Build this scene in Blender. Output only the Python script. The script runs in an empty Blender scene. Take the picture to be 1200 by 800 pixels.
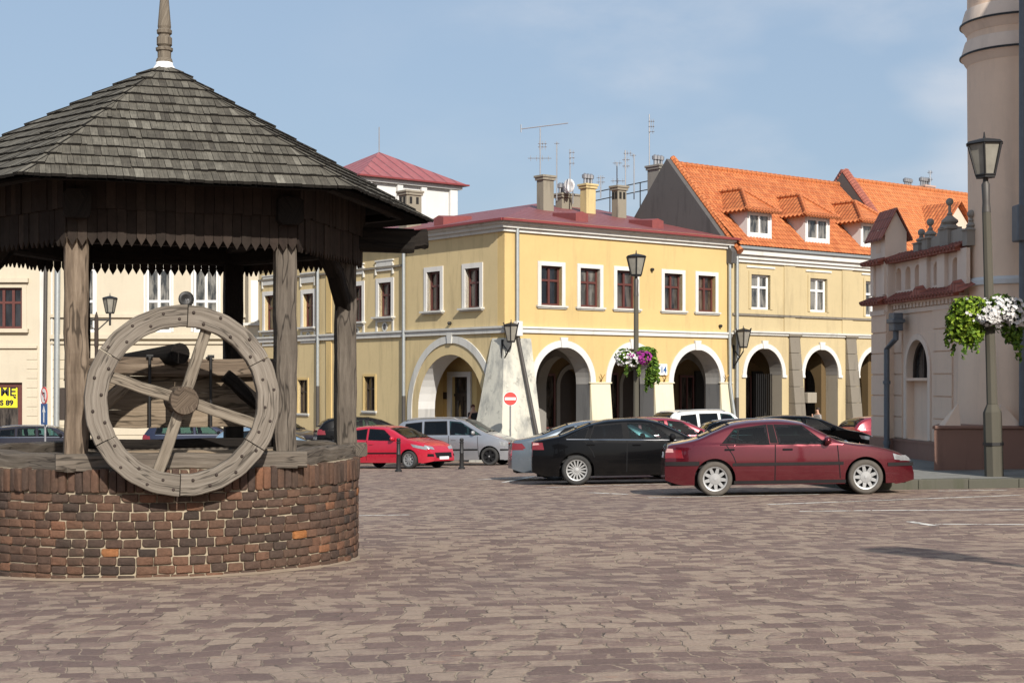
import bpy, bmesh, math, random
from mathutils import Vector, Matrix, noise
from mathutils.geometry import delaunay_2d_cdt
random.seed(7)
R_ = math.radians
SC = bpy.context.scene
COL = SC.collection
# ------------------------------------------------------------------ camera, sky, sun, exposure
CZ = 1.285                       # eye height over the ground at the camera's foot
cam = bpy.data.cameras.new('Camera'); camo = bpy.data.objects.new('Camera', cam); COL.objects.link(camo)
camo.location = (0, 0, CZ); camo.rotation_euler = (R_(90), 0, 0)
cam.sensor_width = 36; cam.lens = 52.5; cam.shift_y = 47/1200
cam.clip_start = .1; cam.clip_end = 3000
SC.camera = camo
SUN_EL, SUN_H = R_(31), (.32, -.947)          # sun behind the camera, a little to the right
w = bpy.data.worlds.new('World'); SC.world = w; w.use_nodes = True
nt = w.node_tree; bg = nt.nodes['Background']
sky = nt.nodes.new('ShaderNodeTexSky'); sky.sky_type = 'NISHITA'; sky.sun_disc = False
sky.sun_elevation = SUN_EL; sky.sun_rotation = math.atan2(SUN_H[0], SUN_H[1])
sky.air_density = 1.0; sky.dust_density = 3.0; sky.ozone_density = 1.0; sky.altitude = 200
tc = nt.nodes.new('ShaderNodeTexCoord'); mp = nt.nodes.new('ShaderNodeMapping')
mp.inputs['Scale'].default_value = (3.0, 3.0, 7.0); mp.inputs['Rotation'].default_value = (.25, .35, 0)
nz = nt.nodes.new('ShaderNodeTexNoise'); nz.inputs['Scale'].default_value = 2.6; nz.inputs['Detail'].default_value = 9; nz.inputs['Roughness'].default_value = .62
n2 = nt.nodes.new('ShaderNodeTexNoise'); n2.inputs['Scale'].default_value = 2.1; n2.inputs['Detail'].default_value = 3
cr = nt.nodes.new('ShaderNodeValToRGB'); cr.color_ramp.elements[0].position = .34; cr.color_ramp.elements[1].position = .62
cr2 = nt.nodes.new('ShaderNodeValToRGB'); cr2.color_ramp.elements[0].position = .38; cr2.color_ramp.elements[1].position = .62
sp = nt.nodes.new('ShaderNodeSeparateXYZ'); rx = nt.nodes.new('ShaderNodeMapRange')
rx.inputs[1].default_value = -.15; rx.inputs[2].default_value = .22
mm = nt.nodes.new('ShaderNodeMath'); mm.operation = 'MULTIPLY'; mm2 = nt.nodes.new('ShaderNodeMath'); mm2.operation = 'MULTIPLY'
mm3 = nt.nodes.new('ShaderNodeMath'); mm3.operation = 'MULTIPLY'; mm3.inputs[1].default_value = .62
mx = nt.nodes.new('ShaderNodeMixRGB'); mx.inputs[2].default_value = (7.0, 7.3, 7.9, 1)
hz = nt.nodes.new('ShaderNodeMixRGB'); hz.inputs[2].default_value = (4.5, 5.95, 7.9, 1); hz.inputs[0].default_value = .55
L = nt.links.new
L(tc.outputs['Generated'], mp.inputs[0]); L(mp.outputs[0], nz.inputs['Vector']); L(mp.outputs[0], n2.inputs['Vector'])
L(nz.outputs['Fac'], cr.inputs[0]); L(n2.outputs['Fac'], cr2.inputs[0])
L(tc.outputs['Generated'], sp.inputs[0]); L(sp.outputs['X'], rx.inputs[0])
L(cr.outputs[0], mm.inputs[0]); L(cr2.outputs[0], mm.inputs[1]); L(mm.outputs[0], mm2.inputs[0]); L(rx.outputs[0], mm2.inputs[1])
L(mm2.outputs[0], mm3.inputs[0]); L(sky.outputs[0], hz.inputs[1]); L(hz.outputs[0], mx.inputs[1]); L(mm3.outputs[0], mx.inputs[0]); L(mx.outputs[0], bg.inputs[0])
bg.inputs[1].default_value = .080
sl = bpy.data.lights.new('Sun', 'SUN'); sl.energy = 4.5; sl.angle = R_(.55); sl.color = (1, .945, .86)
so = bpy.data.objects.new('Sun', sl); COL.objects.link(so); so.location = (20, -40, 40)
sd = Vector((SUN_H[0]*math.cos(SUN_EL), SUN_H[1]*math.cos(SUN_EL), math.sin(SUN_EL)))
so.rotation_euler = sd.to_track_quat('Z', 'Y').to_euler()
vs = SC.view_settings; vs.view_transform = 'Standard'; vs.look = 'None'; vs.gamma = 1; vs.exposure = 0.36; vs.use_curve_mapping = False
SC.cycles.max_bounces = 6; SC.cycles.transparent_max_bounces = 12; SC.cycles.caustics_reflective = False; SC.cycles.caustics_refractive = False

# ------------------------------------------------------------------ measuring helpers (photo pixels are 1200x800, focal length 1750)
F = 1750.0
def PX(px, d): return (px-600)/F*d
def ZY(py, d): return CZ + (447-py)/F*d
def G(x, y): return -.0315*y + .015*x          # the square slopes away and rises a little to the right

# ------------------------------------------------------------------ mesh builder
SPLIT={'pilaster','plaster_band','shop_door','rub_strip','front_rub_strip','rear_bumper_strip','front_bumper_strip','headlight','tail_light','reversing_lamp','reflector_light','fog_lamp','sill_trim','chrome_line','window_line','b_pillar_trim','quarter_bar','door_seam','wiper','impost','ledge','base_spur','floodlight','cross_arch','chimney_pot','flue_slot','ridge_tiles_','pipe_collar','banded_plinth','packing_board','bay_ledge','arch_jamb','eyes','bolt','gutter','door_pane'}
class MB:
    def __init__(s, M=None): s.v=[]; s.f=[]; s.uv=[]; s.c=[]; s.M=M or Matrix(); s.cc=.5
    def add(s, vs, fs, uv=None):
        n=len(s.v)
        for i,p in enumerate(vs):
            s.v.append(s.M@Vector(p)); s.uv.append(uv[i] if uv else (0,0)); s.c.append(s.cc)
        for f in fs: s.f.append(tuple(n+i for i in f))
    def box(s, x0,x1,y0,y1,z0,z1):
        s.add([(x0,y0,z0),(x1,y0,z0),(x1,y1,z0),(x0,y1,z0),(x0,y0,z1),(x1,y0,z1),(x1,y1,z1),(x0,y1,z1)],
              [(0,3,2,1),(4,5,6,7),(0,1,5,4),(1,2,6,5),(2,3,7,6),(3,0,4,7)])
    def frustum(s, b, t):                        # two rings of equal count
        n=len(b); s.add(list(b)+list(t), [tuple(range(n))[::-1], tuple(range(n,2*n))]+[(i,(i+1)%n,n+(i+1)%n,n+i) for i in range(n)])
    def prism(s, poly, y0, y1):                  # polygon in (x,z), extruded along y
        s.frustum([(p[0],y0,p[1]) for p in poly],[(p[0],y1,p[1]) for p in poly])
    def slab(s, poly, z0, z1):                   # polygon in (x,y)
        s.frustum([(p[0],p[1],z0) for p in poly],[(p[0],p[1],z1) for p in poly])
    def wall(s, outer, holes, y0, y1):           # wall in the x,z plane with real openings
        pts=[]; edges=[]
        for loop in [outer]+holes:
            n=len(pts); k=len(loop); pts+= [Vector((p[0],p[1])) for p in loop]; edges+=[(n+i,n+(i+1)%k) for i in range(k)]
        V,E,Fc,_,_,_=delaunay_2d_cdt(pts,edges,[],1,1e-5)
        keep=[]
        for f in Fc:
            cx=sum(V[i].x for i in f)/len(f); cz=sum(V[i].y for i in f)/len(f)
            if not inside((cx,cz),outer): continue
            if any(inside((cx,cz),h) for h in holes): continue
            keep.append(f)
        n=len(V); cnt={}
        for f in keep:
            for i in range(len(f)):
                a,b=f[i],f[(i+1)%len(f)]; cnt[(a,b)]=cnt.get((a,b),0)+1
        sides=[(a,b,b+n,a+n) for (a,b) in cnt if (b,a) not in cnt]
        s.add([(p.x,y0,p.y) for p in V]+[(p.x,y1,p.y) for p in V],[tuple(f) for f in keep]+[tuple(i+n for i in f)[::-1] for f in keep]+sides)
    def lathe(s, prof, seg=16, c=(0,0,0), ax='z', a0=0.0, caps=True):
        vs=[]; uv=[]
        for r,z in prof:
            for i in range(seg):
                a=a0+2*math.pi*i/seg; x=r*math.cos(a); y=r*math.sin(a)
                p={'z':(x,y,z),'y':(x,z,y),'x':(z,x,y)}[ax]
                vs.append((c[0]+p[0],c[1]+p[1],c[2]+p[2])); uv.append((z,a*r))
        fs=[]
        for k in range(len(prof)-1):
            for i in range(seg):
                j=(i+1)%seg; fs.append((k*seg+i,k*seg+j,(k+1)*seg+j,(k+1)*seg+i))
        if caps: fs+= [tuple(range(seg))[::-1], tuple((len(prof)-1)*seg+i for i in range(seg))]
        s.add(vs,fs,uv)
    def tube(s, pts, r, seg=8, flat=None):
        pts=[Vector(p) for p in pts]; n=len(pts); rs=r if isinstance(r,(list,tuple)) else [r]*n
        vs=[];uv=[]; ln=0
        up=Vector((0,0,1))
        for k,p in enumerate(pts):
            t=(pts[min(k+1,n-1)]-pts[max(k-1,0)]).normalized()
            a=t.cross(up if abs(t.z)<.95 else Vector((0,1,0))).normalized(); b=t.cross(a)
            if k: ln+=(p-pts[k-1]).length
            for i in range(seg):
                th=2*math.pi*i/seg; vs.append(p+a*(rs[k]*math.cos(th))+b*(rs[k]*math.sin(th))); uv.append((ln,rs[k]*th))
        fs=[tuple(range(seg)),tuple((n-1)*seg+i for i in range(seg))[::-1]]
        for k in range(n-1):
            for i in range(seg):
                j=(i+1)%seg; fs.append((k*seg+i,(k+1)*seg+i,(k+1)*seg+j,k*seg+j))
        s.add(vs,fs,uv)
    def beam(s, p0, p1, wd, ht, jit=.006, up=(0,0,1), seg=6, ch=.14, tap=1.0):   # hand-hewn timber: chamfered, a little uneven
        p0=Vector(p0); p1=Vector(p1); t=(p1-p0); ln=t.length; t.normalize()
        u=Vector(up); a=t.cross(u).normalized(); b=a.cross(t).normalized()
        s.cc=random.random(); off=random.random()*40
        c=ch*min(wd,ht); prof=[(-wd/2+c,-ht/2),(wd/2-c,-ht/2),(wd/2,-ht/2+c),(wd/2,ht/2-c),(wd/2-c,ht/2),(-wd/2+c,ht/2),(-wd/2,ht/2-c),(-wd/2,-ht/2+c)]
        vs=[];uv=[]
        for k in range(seg+1):
            q=k/seg; sc=1+(tap-1)*q; jx=random.gauss(0,jit); jz=random.gauss(0,jit); acc=0
            for i,(x,z) in enumerate(prof):
                x2=x*sc+jx+random.gauss(0,jit*.5); z2=z*sc+jz+random.gauss(0,jit*.5)
                vs.append(p0+t*(ln*q)+a*x2+b*z2); uv.append((ln*q+off,off*3+i*.07))
        fs=[tuple(range(8)),tuple(seg*8+i for i in range(8))[::-1]]
        for k in range(seg):
            for i in range(8):
                j=(i+1)%8; fs.append((k*8+i,(k+1)*8+i,(k+1)*8+j,k*8+j))
        s.add(vs,fs,uv)
    def parts(s):                                # separate pieces of the mesh
        p=list(range(len(s.v)))
        def fi(i):
            while p[i]!=i: p[i]=p[p[i]]; i=p[i]
            return i
        for f in s.f:
            a=fi(f[0])
            for i in f[1:]: p[fi(i)]=a
        g={}
        for f in s.f: g.setdefault(fi(f[0]),[]).append(f)
        out=[]
        for fs in g.values():
            ids=sorted({i for f in fs for i in f}); mp={i:k for k,i in enumerate(ids)}; b=MB()
            b.v=[s.v[i] for i in ids]; b.uv=[s.uv[i] for i in ids]; b.c=[s.c[i] for i in ids]; b.f=[tuple(mp[i] for i in f) for f in fs]; out.append(b)
        return out
    def build(s, name, mat, parent=None, smooth=False, bevel=0, sub=0, world=False, autos=None):
        if name in SPLIT:
            ps=s.parts()
            if len(ps)>1: return [q.build(name,mat,parent,smooth,bevel,sub,world,autos) for q in ps][0]
        me=bpy.data.meshes.new(name)
        off=Vector((0,0,0))
        if world and parent:                     # verts given in world space: store relative to the thing's base
            q=parent
            while q: off+=q.location; q=q.parent
        me.from_pydata([v-off for v in s.v],[],s.f)
        if any(u!=(0,0) for u in s.uv):
            ul=me.uv_layers.new(name='UVMap')
            for lp in me.loops: ul.data[lp.index].uv=s.uv[lp.vertex_index]
        if len(set(s.c))>1 or s.c and s.c[0]!=.5:
            at=me.attributes.new('tint','FLOAT','POINT'); at.data.foreach_set('value',s.c)
        bm=bmesh.new(); bm.from_mesh(me); bmesh.ops.recalc_face_normals(bm,faces=bm.faces); bm.to_mesh(me); bm.free()
        if smooth: me.polygons.foreach_set('use_smooth',[True]*len(me.polygons))
        me.materials.append(mat); me.update()
        o=bpy.data.objects.new(name,me); COL.objects.link(o)
        if parent: o.parent=parent
        if bevel:
            m=o.modifiers.new('bevel','BEVEL'); m.width=bevel; m.segments=2; m.limit_method='ANGLE'
        if autos:
            me.set_sharp_from_angle(angle=R_(autos))
        return o
def inside(p, poly):
    x,y=p; r=False; n=len(poly); j=n-1
    for i in range(n):
        a,b=poly[i]; c,d=poly[j]
        if (b>y)!=(d>y) and x<(c-a)*(y-b)/(d-b)+a: r=not r
        j=i
    return r
def frame(O, T, N):                              # facade frame: x along the wall, y outwards, z up
    return Matrix(((T[0],N[0],0,O[0]),(T[1],N[1],0,O[1]),(0,0,1,O[2] if len(O)>2 else 0),(0,0,0,1)))
def tag(o, label=None, cat=None, group=None, kind=None):
    if label: o['label']=label
    if cat: o['category']=cat
    if group: o['group']=group
    if kind: o['kind']=kind
    return o
def thing(name, label, cat, loc=(0,0,0), group=None, rot=None):
    o=bpy.data.objects.new(name,None); COL.objects.link(o); o.location=loc; o.empty_display_size=.2
    if rot: o.rotation_euler=rot
    return tag(o,label,cat,group)
def dup(o, parent=None):
    c=o.copy(); COL.objects.link(c)
    if parent: c.parent=parent
    for ch in list(o.children): dup(ch,c)
    return c
def arc(cx, cz, rx, rz, a0, a1, n=20):
    return [(cx+rx*math.cos(R_(a0+(a1-a0)*i/n)), cz+rz*math.sin(R_(a0+(a1-a0)*i/n))) for i in range(n+1)]

# ------------------------------------------------------------------ materials
def nodes(name):
    m=bpy.data.materials.new(name); m.use_nodes=True; t=m.node_tree
    return m,t,t.nodes['Principled BSDF']
def N(t, k, **kw):
    n=t.nodes.new('ShaderNode'+k)
    for a,b in kw.items():
        if a.startswith('i_'):
            key=a[2:]; key=int(key) if key.isdigit() else key.replace('_',' ')
            n.inputs[key].default_value=b
        else: setattr(n,a,b)
    return n
def coord(t, scale=(1,1,1), kind='Object', rot=(0,0,0)):
    a=N(t,'TexCoord'); m=N(t,'Mapping'); m.inputs['Scale'].default_value=scale; m.inputs['Rotation'].default_value=rot
    t.links.new(a.outputs[kind],m.inputs[0]); return m.outputs[0]
def ntex(t, vec, scale, detail=4, rough=.55):
    n=N(t,'TexNoise'); n.inputs['Scale'].default_value=scale; n.inputs['Detail'].default_value=detail; n.inputs['Roughness'].default_value=rough
    t.links.new(vec,n.inputs['Vector']); return n.outputs['Fac']
def ramp(t, fac, stops):
    r=N(t,'ValToRGB'); e=r.color_ramp.elements
    while len(e)<len(stops): e.new(.5)
    for x,(p,c) in zip(e,stops):
        x.position=p; x.color=(c,c,c,1) if not isinstance(c,(tuple,list)) else (*c[:3],1)
    t.links.new(fac,r.inputs[0]); return r.outputs[0]
def mixc(t, fac, a, b, mode='MIX'):
    m=N(t,'MixRGB',blend_type=mode)
    for i,v in ((0,fac),(1,a),(2,b)):
        if isinstance(v,(int,float)): m.inputs[i].default_value=v if i==0 else (v,v,v,1)
        elif isinstance(v,tuple): m.inputs[i].default_value=(*v[:3],1)
        else: t.links.new(v,m.inputs[i])
    return m.outputs[0]
def bump(t, b, h, strength=.3, dist=.02, prev=None):
    n=N(t,'Bump'); n.inputs['Strength'].default_value=strength; n.inputs['Distance'].default_value=dist
    t.links.new(h,n.inputs['Height'])
    if prev: t.links.new(prev,n.inputs['Normal'])
    t.links.new(n.outputs[0],b.inputs['Normal']); return n.outputs[0]
def sc(c,k): return tuple(min(1,x*k) for x in c)
def plain(name, col, rough=.6, metal=0, var=.25, vs=6, bmp=0, spec=.5, coat=0):
    m,t,b=nodes(name); v=coord(t)
    f=ntex(t,v,vs,5,.6)
    c=mixc(t,f,sc(col,1-var),sc(col,1+var)); t.links.new(c,b.inputs['Base Color'])
    b.inputs['Roughness'].default_value=rough; b.inputs['Metallic'].default_value=metal; b.inputs['Specular IOR Level'].default_value=spec
    b.inputs['Coat Weight'].default_value=coat
    if bmp: bump(t,b,ntex(t,v,vs*6,4),bmp,.01)
    return m
def plaster(name, col, stain=(.18,.15,.11), amt=.35, patch=(1,1,1), rough=.92):
    m,t,b=nodes(name); v=coord(t); vst=coord(t,(1.6,1.6,.22))
    big=ntex(t,v,.55,6,.6); fine=ntex(t,v,9,6,.65); st=ntex(t,vst,1.5,8,.66)
    c=mixc(t,big,sc(col,.86),sc(col,1.12))
    c=mixc(t,ramp(t,fine,[(.3,0),(.8,.22)]),c,sc(col,.8))
    c=mixc(t,ramp(t,st,[(.52,0),(.78,amt)]),c,stain)
    pn=ntex(t,v,1.3,9,.7)
    c=mixc(t,ramp(t,pn,[(.63,0),(.72,amt*.7)]),c,sc(stain,1.5))
    t.links.new(c,b.inputs['Base Color']); b.inputs['Roughness'].default_value=rough; b.inputs['Specular IOR Level'].default_value=.25
    bump(t,b,ntex(t,v,26,6,.7),.25,.008); return m
def N_mul(t,a,k):
    n=N(t,'Math',operation='MULTIPLY'); t.links.new(a,n.inputs[0]); n.inputs[1].default_value=k; return n.outputs[0]
def wood(name, dark, mid, light, gs=1.0, rough=.85, bstr=.6):
    m,t,b=nodes(name); v=coord(t,(1.1*gs,24*gs,1),'UV'); v2=coord(t,(.8,3,1),'UV')
    g=ntex(t,v,1.6,8,.7); bl=ntex(t,v2,1.7,5,.6)
    c=ramp(t,g,[(.28,dark),(.5,mid),(.72,light)])
    c=mixc(t,ramp(t,bl,[(.4,0),(.75,.55)]),c,sc(dark,1.4))
    crk=ramp(t,ntex(t,coord(t,(.55*gs,9*gs,1),'UV'),1.3,3,.55),[(.484,0),(.496,1),(.504,1),(.516,0)])
    c=mixc(t,N_mul(t,crk,.75),c,sc(dark,.35))
    kn=ramp(t,ntex(t,coord(t,(1.3,3.2,1),'UV'),2.1,2,.5),[(.72,0),(.80,.5)]); c=mixc(t,kn,c,sc(dark,.7))
    at=N(t,'Attribute',attribute_name='tint')
    c=mixc(t,.75,c,ramp(t,at.outputs['Fac'],[(0,.62),(1,1.0)]),'MULTIPLY')
    t.links.new(c,b.inputs['Base Color']); b.inputs['Roughness'].default_value=rough; b.inputs['Specular IOR Level'].default_value=.2
    bump(t,b,g,bstr,.012); return m
def tinted(name, stops, rough=.9, nscale=14, bstr=.5, bd=.01, grime=.3, grain=False):
    m,t,b=nodes(name); v=coord(t); at=N(t,'Attribute',attribute_name='tint')
    c=ramp(t,at.outputs['Fac'],stops); f=ntex(t,v,nscale,7,.7)
    c=mixc(t,.8,c,ramp(t,f,[(.25,.5),(.75,1.25)]),'MULTIPLY')
    if grain: c=mixc(t,.8,c,ramp(t,ntex(t,coord(t,(1,.06,1),'UV'),75,4,.6),[(.3,.55),(.7,1.3)]),'MULTIPLY')
    g=ntex(t,v,2.2,6,.65); c=mixc(t,ramp(t,g,[(.48,0),(.75,grime)]),c,(.05,.045,.035))
    t.links.new(c,b.inputs['Base Color']); b.inputs['Roughness'].default_value=rough; b.inputs['Specular IOR Level'].default_value=.2
    bump(t,b,ntex(t,v,nscale*3,6,.7),bstr,bd); return m
def tiles(name, c1, c2, w_=.21, h_=.33):         # pantiles: UV in metres, u along the eave, v up the slope
    m,t,b=nodes(name); a=N(t,'TexCoord'); s=N(t,'SeparateXYZ'); t.links.new(a.outputs['UV'],s.inputs[0])
    def mt(op,x,y=None):
        n=N(t,'Math',operation=op)
        for i,q in enumerate((x,y)):
            if q is None: continue
            if isinstance(q,(int,float)): n.inputs[i].default_value=q
            else: t.links.new(q,n.inputs[i])
        return n.outputs[0]
    u=mt('DIVIDE',s.outputs[0],w_); v=mt('DIVIDE',s.outputs[1],h_)
    fu=mt('FRACT',u); fv=mt('FRACT',v); iu=mt('FLOOR',u); iv=mt('FLOOR',v)
    wn=N(t,'TexWhiteNoise',noise_dimensions='2D'); cb=N(t,'CombineXYZ'); t.links.new(iu,cb.inputs[0]); t.links.new(iv,cb.inputs[1]); t.links.new(cb.outputs[0],wn.inputs['Vector'])
    round_=mt('ABSOLUTE',mt('SINE',mt('MULTIPLY',fu,math.pi)))
    h=mt('ADD',mt('MULTIPLY',round_,.6),mt('MULTIPLY',mt('SUBTRACT',1.0,fv),.7))
    c=mixc(t,wn.outputs['Value'],c1,c2)
    gr=ntex(t,coord(t,(1,1,1)),1.1,7,.65); c=mixc(t,ramp(t,gr,[(.45,0),(.8,.45)]),c,sc(c1,.55))
    gap=mt('MULTIPLY',mt('GREATER_THAN',fv,.90),.55); c=mixc(t,gap,c,sc(c1,.3))
    gp2=mt('MULTIPLY',mt('LESS_THAN',round_,.26),.6); c=mixc(t,gp2,c,sc(c1,.35))
    t.links.new(c,b.inputs['Base Color']); b.inputs['Roughness'].default_value=.75; bump(t,b,h,.9,.05); return m
def seamroof(name, col, pitch=.62):
    m,t,b=nodes(name); a=N(t,'TexCoord'); s=N(t,'SeparateXYZ'); t.links.new(a.outputs['UV'],s.inputs[0])
    d=N(t,'Math',operation='DIVIDE'); d.inputs[1].default_value=pitch; t.links.new(s.outputs[0],d.inputs[0])
    fr=N(t,'Math',operation='FRACT'); t.links.new(d.outputs[0],fr.inputs[0])
    sm=ramp(t,fr.outputs[0],[(0,1),(.12,0),(.88,0),(1,1)])
    v=coord(t); c=mixc(t,ntex(t,v,.9,6,.65),sc(col,.7),sc(col,1.25)); c=mixc(t,sm,c,sc(col,.38))
    dust=ntex(t,coord(t,(1,1,1)),5,7,.7); c=mixc(t,ramp(t,dust,[(.5,0),(.8,.3)]),c,(.42,.3,.27))
    t.links.new(c,b.inputs['Base Color']); b.inputs['Roughness'].default_value=.5; bump(t,b,sm,1,.04); return m
def paint(name, col, metal=.4, rough=.32, dirt=.25, coat=.7):
    m,t,b=nodes(name); v=coord(t); g=ntex(t,v,3.5,7,.65)
    z=N(t,'SeparateXYZ'); t.links.new(coord(t),z.inputs[0])
    low=N(t,'MapRange'); low.inputs[1].default_value=.62; low.inputs[2].default_value=.12; t.links.new(z.outputs[2],low.inputs[0])
    lm=N(t,'Math',operation='MULTIPLY'); t.links.new(low.outputs[0],lm.inputs[0]); t.links.new(ramp(t,g,[(.3,.15),(.75,1)]),lm.inputs[1])
    lm2=N(t,'Math',operation='MULTIPLY'); t.links.new(lm.outputs[0],lm2.inputs[0]); lm2.inputs[1].default_value=dirt
    c=mixc(t,g,sc(col,.85),sc(col,1.12)); c=mixc(t,lm2.outputs[0],c,(.22,.18,.14))   # road film on the lower body
    t.links.new(c,b.inputs['Base Color']); b.inputs['Metallic'].default_value=metal
    rr=ramp(t,lm2.outputs[0],[(0,rough*.8),(.4,.7)]); t.links.new(rr,b.inputs['Roughness'])
    b.inputs['Coat Weight'].default_value=coat; b.inputs['Specular IOR Level'].default_value=.5 if coat>.5 else .12; b.inputs['Coat Roughness'].default_value=.035; return m
def glassy(name, tint, rough=.03):               # clear tinted car glass: sees through, mirrors at grazing angles
    m,t,b=nodes(name); t.nodes.remove(b); out=t.nodes['Material Output']
    tr=N(t,'BsdfTransparent'); tr.inputs[0].default_value=(*tint,1); gl=N(t,'BsdfGlossy'); gl.inputs['Roughness'].default_value=rough
    fr=N(t,'Fresnel'); fr.inputs[0].default_value=1.5; mr=N(t,'MapRange'); mr.inputs[3].default_value=.0; mr.inputs[4].default_value=1.0
    t.links.new(fr.outputs[0],mr.inputs[0]); mxs=N(t,'MixShader')
    t.links.new(mr.outputs[0],mxs.inputs[0]); t.links.new(tr.outputs[0],mxs.inputs[1]); t.links.new(gl.outputs[0],mxs.inputs[2]); t.links.new(mxs.outputs[0],out.inputs[0]); return m

def ground_mat():
    m,t,b=nodes('sett_paving')
    base=coord(t,(1,1,1),'Object',(0,0,R_(-7)))
    def warp(vec,scale,amp,det):
        dn=N(t,'TexNoise'); dn.inputs['Scale'].default_value=scale; dn.inputs['Detail'].default_value=det; t.links.new(base,dn.inputs['Vector'])
        c_=N(t,'VectorMath',operation='SUBTRACT'); c_.inputs[1].default_value=(.5,.5,.5); t.links.new(dn.outputs['Color'],c_.inputs[0])
        q=N(t,'VectorMath',operation='MULTIPLY_ADD'); q.inputs[1].default_value=(*amp,0); t.links.new(c_.outputs[0],q.inputs[0]); t.links.new(vec,q.inputs[2]); return q.outputs[0]
    v=warp(base,7,(.085,.085),4); v=warp(v,1.1,(.26,.26),3); v=warp(v,.2,(2.2,1.6),2)
    bt=N(t,'TexBrick'); bt.offset=.43; bt.squash=.8; bt.squash_frequency=3
    for k_,q in (('Scale',1),('Brick Width',.205),('Row Height',.215),('Mortar Size',.011),('Mortar Smooth',.7),('Bias',-.05)): bt.inputs[k_].default_value=q
    bt.inputs['Color1'].default_value=(0,0,0,1); bt.inputs['Color2'].default_value=(1,1,1,1); bt.inputs['Mortar'].default_value=(.5,.5,.5,1)
    t.links.new(v,bt.inputs['Vector'])
    def mth(op,a,c):
        n=N(t,'Math',operation=op)
        for i,q in enumerate((a,c)):
            if isinstance(q,(int,float)): n.inputs[i].default_value=q
            else: t.links.new(q,n.inputs[i])
        return n.outputs[0]
    rnd_=bt.outputs['Color']
    c=ramp(t,rnd_,[(0,(.160,.108,.091)),(.35,(.200,.136,.113)),(.7,(.245,.168,.135)),(1,(.30,.21,.163))])
    st=coord(t,(1.0,1.0,1),'Object',(0,0,R_(-7)))
    dust=ntex(t,st,2.6,10,.72); fine=ntex(t,base,42,8,.72); mid=ntex(t,st,9,6,.7)
    sandf=mth('ADD',dust,mth('MULTIPLY',mth('SUBTRACT',rnd_,.5),.30))           # sand lies on some stones, not on others
    sand=mixc(t,mid,(.295,.219,.165),(.425,.332,.247))
    c=mixc(t,ramp(t,sandf,[(.46,0),(.56,.74)]),c,sand)
    jn=mth('MULTIPLY',bt.outputs['Fac'],ramp(t,ntex(t,base,2.7,5,.7),[(.40,.15),(.62,.8)]))
    c=mixc(t,jn,c,(.36,.285,.20))
    ck=mth('MULTIPLY',bt.outputs['Fac'],ramp(t,ntex(t,base,3.9,4,.7),[(.50,0),(.62,.75)]))
    c=mixc(t,ck,c,(.055,.042,.036))                                              # open, dark joints here and there
    c=mixc(t,.75,c,ramp(t,fine,[(.25,.6),(.75,1.32)]),'MULTIPLY')
    bigs=ntex(t,base,.22,5,.6); c=mixc(t,ramp(t,bigs,[(.45,0),(.8,.45)]),c,(.16,.125,.115))
    red=ntex(t,coord(t,(2.6,6,1)),1.7,2); c=mixc(t,ramp(t,red,[(.69,0),(.74,.3)]),c,(.40,.21,.13))
    wh_=ntex(t,coord(t,(1.2,2.2,1)),2.9,6,.7); c=mixc(t,ramp(t,wh_,[(.735,0),(.76,.6)]),c,(.55,.53,.50))
    t.links.new(c,b.inputs['Base Color']); b.inputs['Roughness'].default_value=.86; b.inputs['Specular IOR Level'].default_value=.25
    n1=bump(t,b,mth('SUBTRACT',1.0,bt.outputs['Fac']),.6,.022); n2=bump(t,b,fine,.5,.012,n1); n3=bump(t,b,mid,.5,.03,n2); bump(t,b,rnd_,.35,.012,n3); return m

def mottled(name,col,grey):                     # whitewash with grey mould blotches and flaked spots
    m,t,b=nodes(name); v=coord(t); f=ntex(t,coord(t,(1,1,.55)),.75,9,.68); g=ntex(t,v,2.6,9,.72); fine=ntex(t,v,16,7,.7)
    c=mixc(t,ramp(t,f,[(.47,0),(.60,.85)]),col,grey); c=mixc(t,ramp(t,g,[(.57,0),(.66,.6)]),c,sc(grey,.6)); c=mixc(t,ramp(t,fine,[(.55,0),(.75,.35)]),c,sc(col,.6))
    t.links.new(c,b.inputs['Base Color']); b.inputs['Roughness'].default_value=.95; b.inputs['Specular IOR Level'].default_value=.2; bump(t,b,fine,.5,.02); return m
M={}
M['ground']=ground_mat()
M['yellow']=plaster('yellow_plaster',(.575,.42,.188),(.33,.245,.125),.5)
M['ochre']=plaster('ochre_plaster',(.575,.455,.25),(.17,.13,.075),.45)
M['yellow2']=plaster('pale_yellow_plaster',(.50,.405,.235),(.24,.19,.115),.5)
M['cream']=plaster('cream_plaster',(.52,.46,.355),(.30,.25,.18),.25)
M['beige']=plaster('beige_plaster',(.79,.60,.46),(.25,.2,.16),.25)
M['turret']=plaster('turret_plaster',(.82,.615,.46),(.42,.33,.26),.4)
M['palebeige']=plaster('pale_beige_plaster',(.78,.635,.52),(.32,.27,.22),.3)
M['white']=plaster('white_plaster',(.62,.61,.59),(.35,.33,.3),.25)
M['trim']=plaster('white_trim',(.64,.62,.58),(.27,.25,.21),.45)
M['greytrim']=plaster('grey_white_trim',(.55,.54,.50),(.2,.18,.15),.55)
M['oldwhite']=mottled('stained_whitewash',(.56,.54,.46),(.25,.25,.235))
M['pierwhite']=plaster('cream_whitewash',(.66,.61,.45),(.32,.28,.19),.35)
M['greyplaster']=plaster('weathered_grey_plaster',(.095,.09,.088),(.035,.035,.035),.8)
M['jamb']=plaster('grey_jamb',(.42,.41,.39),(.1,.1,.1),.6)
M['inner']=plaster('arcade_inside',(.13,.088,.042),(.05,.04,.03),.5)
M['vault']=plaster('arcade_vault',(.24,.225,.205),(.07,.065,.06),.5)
M['stone']=plaster('pier_stone',(.30,.265,.21),(.07,.065,.055),.9)
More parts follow.
